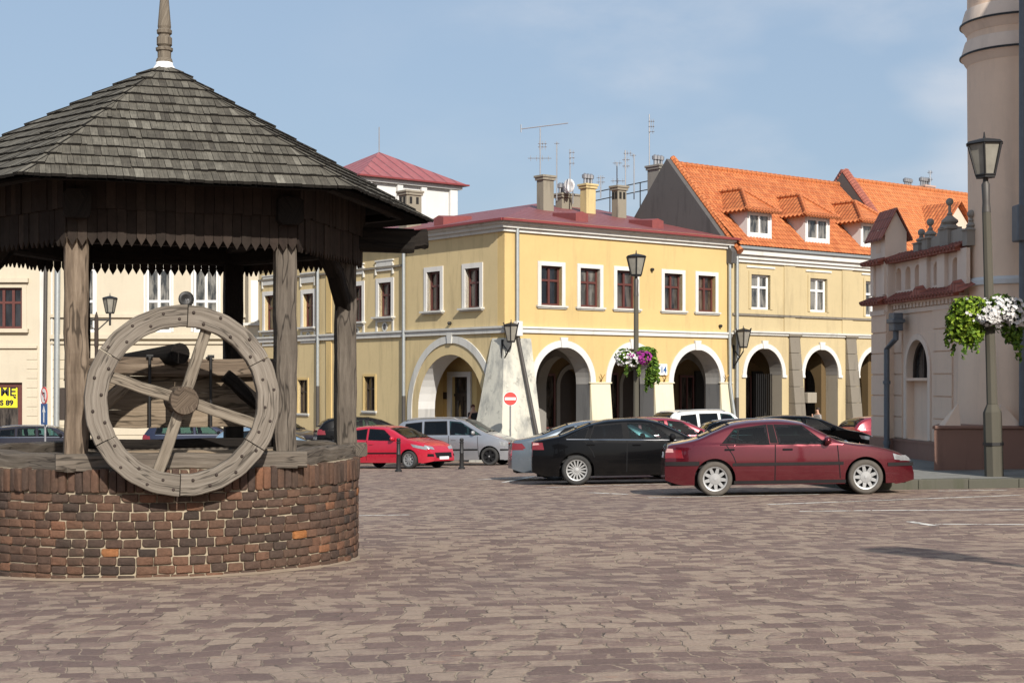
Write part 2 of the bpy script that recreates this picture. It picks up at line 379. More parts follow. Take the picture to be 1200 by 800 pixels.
M['darkstone']=plaster('dark_stone',(.20,.175,.14),(.05,.047,.04),.9)
M['chim']=plaster('chimney_render',(.25,.225,.175),(.06,.055,.05),.9)
M['chimyel']=plaster('yellow_chimney_render',(.55,.44,.22),(.15,.12,.08),.5)
M['granite']=plaster('brown_granite',(.27,.155,.12),(.06,.045,.04),.35,rough=.5)
M['redmetal']=seamroof('red_metal_roof',(.22,.062,.062))
M['redmetal2']=seamroof('pink_red_metal_roof',(.30,.085,.085),.8)
M['redpaint']=plain('red_metal_box',(.21,.055,.05),.5)
M['edgered']=plain('dark_red_gutter',(.20,.035,.035),.5)
M['tile']=tiles('orange_pantiles',(.43,.118,.036),(.57,.19,.062))
M['tile2']=tiles('pale_orange_pantiles',(.50,.15,.045),(.60,.21,.07))
M['tiledark']=tiles('brown_red_tiles',(.29,.085,.055),(.38,.12,.08),.18,.25)
M['zinc']=plain('zinc_pipe',(.36,.38,.38),.45,.5,.2)
M['darkpipe']=plain('dark_iron_pipe',(.075,.068,.062),.55,.3)
M['blupipe']=plain('blue_grey_pipe',(.115,.13,.15),.5,.2)
M['iron']=plain('black_iron',(.022,.021,.021),.5,.3,.3)
M['concrete']=plaster('lamp_concrete',(.095,.087,.068),(.06,.06,.045),.6)
M['lampglass']=plain('frosted_lamp_glass',(.24,.225,.19),.35,0,.35,5)
M['brownframe']=plain('brown_window_paint',(.095,.027,.021),.5)
M['whiteframe']=plain('white_window_paint',(.78,.77,.74),.5,0,.06)
def pane_mat(name,a,b_,sc_=1.6):
    m,t,b=nodes(name); v=coord(t,(1.5,1.5,.35)); f=ntex(t,v,sc_,5,.6); t.links.new(ramp(t,f,[(.42,a),(.6,b_)]),b.inputs['Base Color'])
    b.inputs['Roughness'].default_value=.06; b.inputs['Specular IOR Level'].default_value=.6; return m
M['pane']=pane_mat('dark_window_glass',(.010,.010,.011),(.085,.072,.062),2.2)
M['panecur']=pane_mat('curtained_window_glass',(.03,.033,.035),(.20,.19,.17),3)
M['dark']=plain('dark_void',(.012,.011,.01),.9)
M['door']=plain('dark_door_wood',(.035,.024,.018),.6)
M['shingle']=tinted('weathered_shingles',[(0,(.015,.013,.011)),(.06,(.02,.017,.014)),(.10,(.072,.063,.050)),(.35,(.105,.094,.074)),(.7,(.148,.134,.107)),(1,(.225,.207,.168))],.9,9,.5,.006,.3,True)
M['valance']=tinted('dark_brown_boards',[(0,(.022,.0155,.0125)),(.6,(.034,.024,.019)),(1,(.05,.036,.028))],.9,11,.5,.006,.3)
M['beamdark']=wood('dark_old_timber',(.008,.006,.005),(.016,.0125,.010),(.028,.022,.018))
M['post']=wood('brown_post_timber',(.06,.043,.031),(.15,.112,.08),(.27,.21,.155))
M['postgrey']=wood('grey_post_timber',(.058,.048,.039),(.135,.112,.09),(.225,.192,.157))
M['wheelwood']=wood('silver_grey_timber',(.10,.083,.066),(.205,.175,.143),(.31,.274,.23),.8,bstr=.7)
M['spokewood']=wood('pale_spoke_timber',(.11,.088,.066),(.23,.192,.148),(.34,.295,.233))
M['plank']=wood('box_planks',(.10,.075,.05),(.24,.185,.13),(.36,.29,.215))
M['brick']=tinted('old_bricks',[(0,(.058,.043,.036)),(.3,(.096,.063,.049)),(.6,(.142,.082,.056)),(.88,(.195,.102,.065)),(.97,(.22,.108,.065)),(1,(.36,.15,.055))],.93,30,1,.014,.5)
M['mortar']=plaster('lime_mortar',(.36,.30,.215),(.09,.075,.055),.9)
M['rubber']=plain('tyre_rubber',(.028,.027,.026),.85,0,.4,9)
M['dustyrubber']=plain('dusty_tyre_rubber',(.085,.074,.062),.9,0,.35,9)
M['alloy']=plain('silver_alloy',(.34,.34,.335),.38,.6,.12,8)
M['hubgrey']=plain('grey_hubcap',(.33,.33,.33),.45,.4)
M['trimblack']=plain('black_trim',(.012,.012,.013),.7,spec=.1)
M['bumpgrey']=plain('dark_grey_trim',(.020,.018,.018),.7,spec=.12)
M['interior']=plain('car_interior',(.022,.021,.021),.85)
M['carglass']=glassy('green_car_glass',(.30,.46,.45))
M['carglassdark']=glassy('privacy_car_glass',(.05,.055,.06))
M['headlamp']=plain('headlamp_lens',(.40,.41,.42),.12,.5,.45,16,coat=1)
M['taillamp']=plain('red_tail_lens',(.17,.006,.010),.15,0,.3,9,coat=1)
M['palelens']=plain('pale_tail_lens',(.55,.30,.28),.15,0,.2,9,coat=1)
M['plate']=plain('number_plate_white',(.75,.75,.73),.5,0,.05)
M['chrome']=plain('chrome',(.7,.7,.7),.15,1,.05)
M['signred']=plain('sign_red',(.62,.06,.05),.4,0,.08)
M['signwhite']=plain('sign_white',(.78,.77,.74),.4,0,.06)
M['signblue']=plain('sign_blue',(.02,.09,.26),.4,0,.1)
M['signyellow']=plain('banner_yellow',(.80,.68,.02),.6,0,.06)
M['ink']=plain('black_ink',(.012,.012,.02),.6)
M['steel']=plain('grey_steel',(.30,.30,.31),.4,.6)
M['rust']=plain('rusty_iron',(.04,.026,.02),.7,.2,.4,20)
M['leaf']=tinted('basket_leaves',[(0,(.035,.075,.012)),(.5,(.09,.17,.02)),(1,(.20,.30,.035))],.6,9,.1,.002,0)
M['leaflime']=tinted('lime_leaves',[(0,(.05,.10,.010)),(.5,(.14,.23,.018)),(1,(.27,.36,.035))],.6,9,.1,.002,0)
M['petalwhite']=tinted('white_petals',[(0,(.52,.50,.48)),(1,(.76,.75,.73))],.7,9,.1,.002,0)
M['petalpurple']=tinted('purple_petals',[(0,(.17,.01,.13)),(1,(.40,.05,.30))],.7,9,.1,.002,0)
M['kerb']=plaster('mossy_kerb_stone',(.095,.092,.073),(.05,.058,.03),.9)
M['pave']=plaster('dark_pavement',(.22,.215,.195),(.06,.06,.05),.7)
M['skin']=plain('skin',(.50,.30,.21),.6,0,.1); M['hairdark']=plain('dark_hair',(.03,.018,.012),.7)
M['hairred']=plain('reddish_hair',(.10,.032,.016),.7); M['clothblack']=plain('black_cloth',(.02,.02,.022),.9); M['clothgrey']=plain('grey_cloth',(.25,.24,.23),.9)
def line_mat():
    m,t,b=nodes('worn_white_paint'); out=t.nodes['Material Output']
    v=coord(t,(1,1,1)); f=ntex(t,v,7,8,.75); tr=N(t,'BsdfTransparent'); mxs=N(t,'MixShader')
    b.inputs['Base Color'].default_value=(.70,.67,.60,1); b.inputs['Roughness'].default_value=.8
    t.links.new(ramp(t,f,[(.40,0),(.48,1)]),mxs.inputs[0]); t.links.new(tr.outputs[0],mxs.inputs[1]); t.links.new(b.outputs[0],mxs.inputs[2]); t.links.new(mxs.outputs[0],out.inputs[0]); return m
M['lines']=line_mat()
# ------------------------------------------------------------------ ground, pavement, markings
def sheet(name, poly, mat, dz, n=1, kind='structure'):
    b=MB(); b.add([(x,y,G(x,y)+dz) for x,y in poly],[tuple(range(len(poly)))])
    return tag(b.build(name,mat),kind=kind)
g=MB(); n=24
gx=[-400,-200,-80,-40,-20,-10,-5,0,5,10,20,40,80,200,400]; gy=[-60,-20,0,5,10,15,20,30,40,60,90,150,300,600]
for y in gy:
    for x in gx: g.add([(x,y,G(x,y))],[])
g.f=[(j*len(gx)+i,j*len(gx)+i+1,(j+1)*len(gx)+i+1,(j+1)*len(gx)+i) for j in range(len(gy)-1) for i in range(len(gx)-1)]
tag(g.build('ground',M['ground']),kind='structure')
# pavement round the town hall with a real kerb
KX,KY=6.55,28.75
def pav(x,y): return G(x,y)+.19+.035*max(0,(y-KY-.2))
b=MB()
ed=[(KX,KY+.35),(KX+.3,KY),(30,KY-.25)]
inn=[(KX+.28,KY+.62),(KX+.45,KY+.28),(30,KY+.03)]
far=[(KX-.6,40),(KX-.32,40)]
pv=[inn[0],inn[1],(12,inn[1][1]-.05),inn[2],(30,34),(12,34),(9.2,38),(far[1][0],40)]
b.add([(x,y,pav(x,y)-.012) for x,y in pv],[tuple(range(len(pv)))]); tag(b.build('pavement',M['pave']),kind='structure')
k=MB(); out=[far[0]]+ed; ins=[far[1]]+inn
for i in range(3):
    a0,a1=Vector(out[i]),Vector(out[i+1]); c0,c1=Vector(ins[i]),Vector(ins[i+1]); m_=max(1,int((a1-a0).length/.95))
    for j in range(m_):
        gq=.004/max(.5,(a1-a0).length); q0,q1=j/m_+gq,(j+1)/m_-gq; P=[a0.lerp(a1,q0),a0.lerp(a1,q1),c0.lerp(c1,q1),c0.lerp(c1,q0)]
        dz=random.uniform(-.008,.008)
        k.frustum([(p.x,p.y,G(p.x,p.y)-.2) for p in P],[(p.x,p.y,pav(p.x,p.y)+dz) for p in P])
tag(k.build('kerb',M['kerb'],bevel=.02),kind='structure')
def gp(px,py):                                   # where a photo pixel meets the ground plane
    dx=(px-600)/F; d=CZ/((py-447)/F-.0315+.015*dx); return dx*d,d
mk=MB()
def mark(x0,y0,x1,y1,w_=.11):
    w_*=1.35
    a=Vector(gp(x0,y0)); c=Vector(gp(x1,y1)); t=(c-a).normalized(); s=Vector((-t.y,t.x))*w_/2
    P=[a-s,c-s,c+s,a+s]; mk.add([(p.x,p.y,G(p.x,p.y)+.004) for p in P],[(0,1,2,3)])
for q in [(900,591,1195,580),(937,599,1020,598),(1022,598,1200,597),(1066,611,1096,616),(1096,614,1200,614.5),(560,562,640,557),(640,571,800,566),
          (690,577,735,579),(760,583,960,579),(980,588,1090,584),(1100,575,1180,574),(420,604,480,603),(590,565,625,558)]: mark(*q,w_=.10 if q[1]<600 else .085)
tag(mk.build('parking_markings',M['lines']),kind='structure')

# ------------------------------------------------------------------ the yellow houses: directions along their two street fronts
T=(.7826,.6226); Lf=(-.6226,.7826); NR=(.6226,-.7826); NL=(-.7826,-.6226)
C0=(-.3,58.0)
def uR(px): k=(px-600)/F; return (k*C0[1]-C0[0])/(T[0]-k*T[1])
def uL(px): k=(px-600)/F; return (k*C0[1]-C0[0])/(Lf[0]-k*Lf[1])
def dR(u): return C0[1]+T[1]*u
def dL(u): return C0[1]+Lf[1]*u
FR=frame((*C0,0),T,NR); FL=frame((*C0,0),Lf,NL)
BASE=G(2,62)-1.6
FLOOR=G(0,60)+.34                                 # arcade floor, a step above the square
M['pane0']=M['pane']; M['pane1']=pane_mat('window_glass_with_net_curtain',(.05,.046,.042),(.17,.155,.135),2.6); M['pane2']=pane_mat('very_dark_window_glass',(.006,.006,.008),(.03,.03,.034),1.2); M['pane3']=pane_mat('brownish_window_glass',(.018,.013,.011),(.12,.085,.06),1.7)
def window(house, Fm, u0,u1,z0,z1, frame_mat, glass, depth=.2, fw=.085, bars=1, trans=.36, surround=None, sw=.16, sill=None, sd_=.12, top=0, apron=False, parent_label=None):
    """casement set in its opening: frame with mullion and transom, pane, and its plaster surround and sill"""
    b=MB(Fm); y=-depth
    w_=u1-u0; h_=z1-z0
    b.box(u0,u0+fw,y-.05,y+.03,z0,z1); b.box(u1-fw,u1,y-.05,y+.03,z0,z1)
    b.box(u0+fw,u1-fw,y-.05,y+.03,z0,z0+fw); b.box(u0+fw,u1-fw,y-.05,y+.03,z1-fw,z1)
    zt=z1-h_*trans
    if trans: b.box(u0+fw,u1-fw,y-.05,y+.04,zt-fw*.5,zt+fw*.5)
    for i in range(bars):
        um=u0+w_*(i+1)/(bars+1); b.box(um-fw*.55,um+fw*.55,y-.05,y+.047,z0+fw,z1-fw)
    fo=b.build('window',frame_mat,house,world=True)
    if glass is M['pane']: glass=M['pane%d'%(int(u0*7.3+z0*3.1)%4)]
    p=MB(Fm); p.add([(u0+fw*.5,y-.02,z0+fw*.5),(u1-fw*.5,y-.02,z0+fw*.5),(u1-fw*.5,y-.02,z1-fw*.5),(u0+fw*.5,y-.02,z1-fw*.5)],[(0,1,2,3)])
    p.build('pane',glass,fo,world=True)
    if surround:
        s=MB(Fm); s.wall([(u0-sw,z0),(u1+sw,z0),(u1+sw,z1+sw),(u0-sw,z1+sw)],[[(u0,z0+.001),(u1,z0+.001),(u1,z1),(u0,z1)]] if 0 else [],0,.035) if False else None
        s.box(u0-sw,u0,-depth,.035,z0,z1+sw); s.box(u1,u1+sw,-depth,.035,z0,z1+sw); s.box(u0,u1,-depth,.035,z1,z1+sw)
        s.build('surround',surround,fo,world=True)
    if sill:
        s=MB(Fm); s.box(u0-sw*1.5,u1+sw*1.5,-.02,sd_,z0-.075,z0-.003); s.box(u0-sw*1.2,u1+sw*1.2,.0,sd_*.55,z0-.13,z0-.078); s.build('sill',sill,fo,world=True)
    return fo
def cornice(house, Fm, u0,u1,zs, mat, name='cornice'):     # zs: list of (z0,z1,projection)
    b=MB(Fm)
    for z0,z1,p in zs: b.box(u0-(p if u0==0 else 0),u1,-.02,p,z0,z1)
    return b.build(name,mat,house,world=True)
def pipe(house, pts, r, mat, name='drainpipe', rings=()):
    b=MB(); b.tube(pts,r,10)
    for z in rings:
        p=pts[0]; b.tube([(p[0],p[1],z-.03),(p[0],p[1],z+.03)],r*1.35,10)
    return b.build(name,mat,house,smooth=True,world=True,autos=40)
def WP(Fm,u,n_,z): return tuple(Fm@Vector((u,n_,z)))

# ================================================================== corner house (red metal roof, arcade)
h1=thing('corner_house','yellow two storey corner house with red metal roof, white arches and sloping whitewashed corner buttress','house',(C0[0],C0[1],BASE))
U1=12.76; V1=6.78
ZB=(3.20,3.42); ZE=7.66; ZC=7.12
arches=[(1.55,4.45),(5.55,8.05),(9.15,12.05)]
ZS=CZ-.02
def arch_hole(a,b_,z0,zs,rise): 
    c=(a+b_)/2; r=(b_-a)/2
    return [(a,z0),(b_,z0)]+arc(c,zs,r,rise,0,180,22)
rises=[1.40,1.40,1.40]
wins=[(633.8,658.3),(679.8,702.9),(722.7,745.2),(778.3,799.4),(817.9,838.2)]
wins=[(uR(a),uR(b_)) for a,b_ in wins]; WZ=(CZ+3.03,CZ+4.60)
b=MB(FR); holes=[arch_hole(a,c,BASE+.01,ZS,r) for (a,c),r in zip(arches,rises)]
b.wall([(0,BASE),(U1,BASE),(U1,ZB[0]),(0,ZB[0])],holes,-.85,0)
b.wall([(0,ZB[0]),(U1,ZB[0]),(U1,ZE),(0,ZE)],[[(a,WZ[0]),(c,WZ[0]),(c,WZ[1]),(a,WZ[1])] for a,c in wins],-.42,0)
b.build('front_wall',M['yellow'],h1,world=True)
lw=[(uL(516.2),uL(500.5)),(uL(562.5),uL(545.3))]; LZ=[(CZ+(447-366)/F*63,CZ+(447-321)/F*63),(CZ+(447-361.5)/F*60.2,CZ+(447-315.5)/F*60.2)]
b=MB(FL)
la=(1.3,5.85); lsp=CZ-1.15
b.wall([(0.86,BASE),(V1,BASE),(V1,ZB[0]),(0.86,ZB[0])],[arch_hole(la[0],la[1],BASE+.01,lsp,2.25)],-.85,0)
b.wall([(.43,ZB[0]),(V1,ZB[0]),(V1,ZE),(.43,ZE)],[[(a,z0),(c,z0),(c,z1),(a,z1)] for (a,c),(z0,z1) in zip(lw,LZ)],-.42,0)
b.build('side_wall',M['ochre'],h1,world=True)
# end grain of the side front next to the corner (plastered return of the front wall is part of front_wall; close the strip)
b=MB(FL); b.box(0,.86,-.02,-.004,BASE,ZB[0]); b.box(0,.43,-.02,-.004,ZB[0],ZE); b.build('corner_strip',M['ochre'],h1,world=True)
for (a,c) in wins: window(h1,FR,a,c,*WZ,M['brownframe'],M['pane'],surround=M['trim'],sill=M['greytrim'],sw=.17)
for (a,c),(z0,z1) in zip(lw,LZ): window(h1,FL,a,c,z0,z1,M['brownframe'],M['pane'],depth=.2,surround=M['trim'],sill=M['greytrim'],sw=.2,sd_=.2)
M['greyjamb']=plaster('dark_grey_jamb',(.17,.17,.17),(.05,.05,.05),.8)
# white archivolts with keystones and imposts
def archivolt(house,Fm,a,c,zs,rise,wd,mat,base=None,key=True,y1=.05,name='arch_moulding'):
    m_=(a+c)/2; r=(c-a)/2; b=MB(Fm)
    o=arc(m_,zs,r+wd,rise+wd,0,180,26); i=arc(m_,zs,r,rise,180,0,26)
    b.prism(o+i,0.002,y1)
    if base is not None:
        b.box(a-wd,a,.002,y1,base,zs); b.box(c,c+wd,.002,y1,base,zs)
    if key: b.frustum([(m_-.13,.01,zs+rise-.02),(m_+.13,.01,zs+rise-.02),(m_+.13,y1+.05,zs+rise-.02),(m_-.13,y1+.05,zs+rise-.02)],[(m_-.19,.01,zs+rise+wd+.12),(m_+.19,.01,zs+rise+wd+.12),(m_+.19,y1+.05,zs+rise+wd+.12),(m_-.19,y1+.05,zs+rise+wd+.12)])
    return b.build(name,mat,house,world=True)
for (a,c),r in zip(arches,rises): archivolt(h1,FR,a,c,ZS,r,.27,M['white'])
archivolt(h1,FL,la[0]-.55,la[1]+.42,lsp,2.72,.30,M['greytrim'],base=lsp-.9)
# white soffits and grey jambs inside the arches
def jambs(house,Fm,a,c,zs,rise,mat_hi,mat_lo,d=.86,split=.0):
    b=MB(Fm); m_=(a+c)/2; r=(c-a)/2; e=.012
    P=arc(m_,zs,r-e,rise-e,0,180,22)
    for i in range(22): b.add([(P[i][0],-.004,P[i][1]),(P[i+1][0],-.004,P[i+1][1]),(P[i+1][0],-d,P[i+1][1]),(P[i][0],-d,P[i][1])],[(0,1,2,3)])
    for x in (a+e,c-e): b.add([(x,-.004,zs-split),(x,-d,zs-split),(x,-d,zs),(x,-.004,zs)],[(0,1,2,3)])
    b.build('arch_soffit',mat_hi,house,world=True)
    b=MB(Fm)
    for x in (a+e,c-e): b.add([(x,-.004,BASE),(x,-d,BASE),(x,-d,zs-split-.01),(x,-.004,zs-split-.01)],[(0,1,2,3)])
    b.build('arch_jamb',mat_lo,house,world=True)
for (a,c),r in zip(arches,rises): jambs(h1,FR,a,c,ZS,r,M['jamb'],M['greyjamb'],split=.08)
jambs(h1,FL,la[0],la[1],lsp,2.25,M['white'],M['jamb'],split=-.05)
# battered whitewashed piers
def batter(house,Fm,u0,u1,zt,p,mat,name='pier',grow=.05):
    b=MB(Fm); b.frustum([(u0-grow,-.05,BASE),(u1+grow,-.05,BASE),(u1+grow,p,BASE),(u0-grow,p,BASE)],[(u0,-.05,zt),(u1,-.05,zt),(u1,.03,zt),(u0,.03,zt)])
    b.box(u0-.06,u1+.06,-.05,.075,zt,zt+.06)
    return b.build(name,mat,house,world=True,bevel=.02)
for u0,u1 in ((4.46,5.54),(8.06,9.14),(12.06,12.75)): batter(h1,FR,u0,u1,ZS-.06,.42,M['pierwhite'])
# the corner buttress: a truncated pyramid round the corner
b=MB(); zt=ZB[0]-.22
def cornerpt(u,v): return (C0[0]+T[0]*u+Lf[0]*v, C0[1]+T[1]*u+Lf[1]*v)
def ring(uo,vo,ui,vi,z): return [(*cornerpt(ui,-vo),z),(*cornerpt(-uo,-vo),z),(*cornerpt(-uo,vi),z),(*cornerpt(ui,vi),z)]
lo=ring(.95,.95,1.50,1.55,BASE); hi=ring(.05,.05,1.30,.72,zt)
segs=6; rows=[]
for k in range(segs+1):
    q=k/segs; rows.append([tuple(Vector(a).lerp(Vector(c),q)) for a,c in zip(lo,hi)])
for k in range(segs): b.frustum(rows[k],rows[k+1])
b.build('corner_buttress',M['oldwhite'],h1,world=True)
# string course, cornice, gutter
cornice(h1,FR,0,U1,[(ZB[0],ZB[1]-.05,.09),(ZB[1]-.05,ZB[1]+.03,.15)],M['trim'],'string_course')
cornice(h1,FL,0,V1,[(ZB[0]-.02,ZB[1]-.05,.092),(ZB[1]-.05,ZB[1]+.03,.152)],M['greytrim'],'string_course')
cornice(h1,FR,0,U1,[(ZC,ZC+.14,.10),(ZC+.14,ZC+.28,.22),(ZC+.28,ZE-.12,.34)],M['trim'])
cornice(h1,FL,0,V1,[(ZC+.001,ZC+.14,.102),(ZC+.14,ZC+.281,.222),(ZC+.281,ZE-.121,.342)],M['greytrim'])
# roof: hipped at the corner, low pitch, standing seams
rb=MB(); ov=.42; rz=ZE-.10
def RP(u,v,z): return (*cornerpt(u,v),z)
ap=8.9; zr=rz+2.12
def roofpoly(b,P,eu,es):
    """P: 3d points; UV u along eave direction eu, v up the slope es"""
    o=Vector(P[0]); uv=[((Vector(p)-o).dot(Vector(eu)),(Vector(p)-o).dot(Vector(es).normalized())) for p in P]
    b.add(P,[tuple(range(len(P)))],uv)
Tv=Vector((*T,0)); Lv=Vector((*Lf,0)); upv=Vector((0,0,1))
roofpoly(rb,[RP(-ov,-ov,rz),RP(U1+.1,-ov,rz),RP(U1+.1,ap,zr),RP(ap,ap,zr)],Tv,Lv*ap+upv*2.12)
roofpoly(rb,[RP(-ov,-ov,rz),RP(ap,ap,zr),RP(ap,19.5,zr),RP(-ov,19.5,rz)],Lv,Tv*ap+upv*2.12)
roofpoly(rb,[RP(ap,ap,zr),RP(U1+.1,ap,zr),RP(U1+.1,ap*2,rz+.4),RP(ap,ap*2,rz+.4)],Tv,-Lv*ap+upv*2)
roofpoly(rb,[RP(ap,ap,zr),RP(ap,19.5,zr),RP(ap*2,19.5,rz+.4),RP(ap*2,ap,rz+.4)],Lv,-Tv*ap+upv*2)
roof1=rb.build('roof',M['redmetal'],h1,world=True)
e=MB(FR); e.box(-ov-.03,U1+.1,ov-.01,ov+.10,rz-.07,rz+.02)
e.M=FL; e.box(-ov-.03,19.5,ov-.01,ov+.10,rz-.071,rz+.021); e.build('gutter',M['edgered'],h1,world=True)
sf=MB(FR); sf.box(-.3,U1,-.5,ov,rz-.055,rz-.03); sf.M=FL; sf.box(-.3,19.4,-.5,ov,rz-.056,rz-.031); sf.build('eave_soffit',M['greytrim'],h1,world=True)
# snow hatches on the roof slope
def hatch(u,v,dirv,mat=M['redpaint']):
    base=Vector(RP(u,v,rz+2.12*(min(u,v)+ov)/(ap+ov)-.04)); a=Tv if dirv=='R' else Lv; inn_=Lv if dirv=='R' else Tv
    b=MB(); h_=.46
    P=[base-a*.34,base+a*.34]; Q=[p+inn_*1.5+upv*.36 for p in P]
    b.add([P[0]-upv*.1,P[1]-upv*.1,Q[1]-upv*.1,Q[0]-upv*.1,P[0]+upv*h_*.8,P[1]+upv*h_*.8,Q[1]+upv*.15,Q[0]+upv*.15,P[0].lerp(P[1],.5)+upv*h_],[(0,1,5,8,4),(0,4,7,3),(1,2,6,5),(4,8,7),(8,5,6,7),(2,3,7,6)])
    b.build('roof_hatch',mat,roof1,world=True)
def uRv(px,v): k=(px-600)/F; return (k*(C0[1]+Lf[1]*v)-C0[0]-Lf[0]*v)/(T[0]-k*T[1])
def vLu(px,u): k=(px-600)/F; return (C0[0]+T[0]*u-k*(C0[1]+T[1]*u))/(k*Lf[1]-Lf[0])
hatch(uRv(682,1.3),1.3,'R'); hatch(uRv(771,1.3),1.3,'R'); hatch(1.0,vLu(514,1.0),'L')
def chimney(parent,x,y,z0,z1,w_,d_,mat,pots=0,ori=T,slots=False):
    Fm=frame((x,y,0),ori,(ori[1],-ori[0])); b=MB(Fm)
    b.box(-w_/2,w_/2,-d_/2,d_/2,z0,z1-.22); b.box(-w_/2-.06,w_/2+.06,-d_/2-.06,d_/2+.06,z1-.22,z1-.10); b.box(-w_/2-.1,w_/2+.1,-d_/2-.1,d_/2+.1,z1-.10,z1)
    o=b.build('chimney',mat,parent,world=True,bevel=.015)
    if pots:
        p=MB(Fm)
        for i in range(pots):
            xx=-w_/2+w_*(i+.5)/pots; p.lathe([(.07,z1-.01),(.07,z1+.26),(.13,z1+.26),(.14,z1+.42),(.03,z1+.5)],8,(xx,0,0))
        p.build('chimney_pot',M['steel'],o,world=True)
    if slots:
        s=MB(Fm)
        for xx in (-w_*.22,w_*.22): s.box(xx-.07,xx+.07,d_/2-.01,d_/2+.012,z1-.62,z1-.3)
        for yy in (-d_*.22,d_*.22): s.box(-w_/2-.012,-w_/2+.01,yy-.07,yy+.07,z1-.62,z1-.3)
        s.build('flue_slot',M['dark'],o,world=True)
    return o
def at(px,py,d): return PX(px,d),d,ZY(py,d)
M['chimgrey']=plaster('grey_chimney_render',(.23,.215,.19),(.07,.065,.06),.7)
def chim(px0,px1,ytop,d,mat,parent,down=1.6,**kw):
    w_=(px1-px0)/F*d*.72; x=PX((px0+px1)/2,d); chimney(parent,x,d,ZY(ytop,d)-down,ZY(ytop,d),w_,w_*.8,mat,**kw)
chim(628,650,206,66.5,M['chim'],roof1,down=2.2)
chim(679,699,216,69,M['chimyel'],roof1,down=2,pots=3)
chim(716,735,218,69,M['chim'],roof1,down=2,slots=True)
chim(650,671,227,70,M['chim'],roof1,down=1.5,pots=4)
chim(466,495,224,69,M['chim'],roof1,down=2.6,slots=True)
# corner downpipe, then the slanting pipe down the buttress; the far pipe
pu=uR(604); zz0=ZY(470,57)
pipe(h1,[WP(FR,pu,.13,ZE-.3),WP(FR,pu,.13,ZY(392,58))],.075,M['zinc'])
pipe(h1,[WP(FR,pu,.14,ZY(392,58)),WP(FR,pu+.02,.16,ZY(398,58)),WP(FR,pu+1.05-.5,.95,G(0,57)+.1)],.07,M['darkpipe'])
b=MB(FR); b.box(pu-.14,pu+.14,.04,.3,ZY(392,58)-.05,ZY(376,58)); b.build('pipe_hopper',M['white'],h1,world=True,bevel=.02)
pipe(h1,[WP(FR,U1-.25,.14,ZE-.3),WP(FR,U1-.25,.14,ZB[1]-.2)],.07,M['zinc'])
pipe(h1,[WP(FR,U1-.25,.14,ZB[1]-.2),WP(FR,U1-.22,.14,ZS-.1),WP(FR,U1-.05,.55,G(9,66)+.1)],.07,M['zinc'])
pipe(h1,[WP(FL,V1-.05,.12,ZE-.3),WP(FL,V1-.05,.12,CZ-.6)],.075,M['zinc']); pipe(h1,[WP(FL,V1-.05,.12,CZ-.6),WP(FL,V1-.05,.12,G(-4,63))],.085,M['darkpipe'],'drainpipe_foot')
# arcade interior: floor, vault, back wall with dark doorways, cross arches
b=MB(); fp=[cornerpt(.2,.2),cornerpt(U1,.2),cornerpt(U1,9),cornerpt(.2,9)]; b.slab(fp,BASE,FLOOR); b.build('arcade_floor',M['stone'],h1,world=True)
b=MB(FR); b.box(.85,U1,-9,-.84,ZB[0]-.55,ZB[0]-.2); b.build('arcade_ceiling',M['jamb'],h1,world=True)
b=MB(FR)
bd=[(2.2,3.7),(6.2,7.6),(9.9,11.5)]
b.wall([(3.9,BASE),(U1,BASE),(U1,ZB[0]),(3.9,ZB[0])],[arch_hole(a,c,FLOOR,CZ-.2,.75) for a,c in bd[1:]],-4.4,-4.0)
b.box(1.2,U1,-9.2,-9.0,BASE,ZE-.3)
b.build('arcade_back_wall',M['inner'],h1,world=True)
b=MB(FR)
for u in (5.0,8.6): b.wall([(-4.0,FLOOR),(-.86,FLOOR),(-.86,ZB[0]-.5),(-4.0,ZB[0]-.5)],[],0,0) if 0 else None
FX=lambda u: frame(WP(FR,u,0,0),NR,(-T[0],-T[1]))
c=MB()
for u in (5.0,8.6,12.5):
    c.M=FX(u); c.wall([(-4.0,FLOOR),(-.86,FLOOR),(-.86,ZB[0]-.5),(-4.0,ZB[0]-.5)],[arch_hole(-3.75,-1.15,FLOOR+.01,CZ-.25,1.3)],-.25,.25)
c.build('cross_arch',M['vault'],h1,world=True)
c=MB(FR)
for a,cc in bd[1:]: c.box(a-.1,cc+.1,-4.6,-4.45,BASE,CZ+.6)
c.build('shop_door',M['door'],h1,world=True)
for (a,cc) in bd[1:]: archivolt(h1,frame(WP(FR,0,-4.0,0),T,NR),a,cc,CZ-.2,.75,.2,M['vault'],base=FLOOR,key=False,y1=.06,name='doorway_moulding')
def shopfront(house,Fm,u0,u1,n_,z0,z1,mat):
    c=MB(Fm); k=max(2,int((u1-u0)/.55)); c.box(u0,u1,n_,n_+.08,z0,z0+.1); c.box(u0,u1,n_,n_+.08,z1-.1,z1); c.box(u0,u1,n_,n_+.075,z0+.8,z0+.88)
    for i in range(k+1): x=u0+(u1-u0-.08)*i/k; c.box(x,x+.08,n_+.001,n_+.085,z0+.1,z1-.1)
    o=c.build('shopfront',mat,house,world=True); c=MB(Fm); c.box(u0+.02,u1-.02,n_-.01,n_+.03,z0+.02,z1-.02); c.build('pane',M['pane'],o,world=True)
shopfront(h1,FR,4.2,5.9,-3.99,FLOOR,CZ+.35,M['brownframe']); shopfront(h1,FR,8.0,9.6,-3.99,FLOOR,CZ+.4,M['brownframe']); shopfront(h1,FR,11.7,12.6,-3.99,FLOOR,CZ+.3,M['brownframe'])
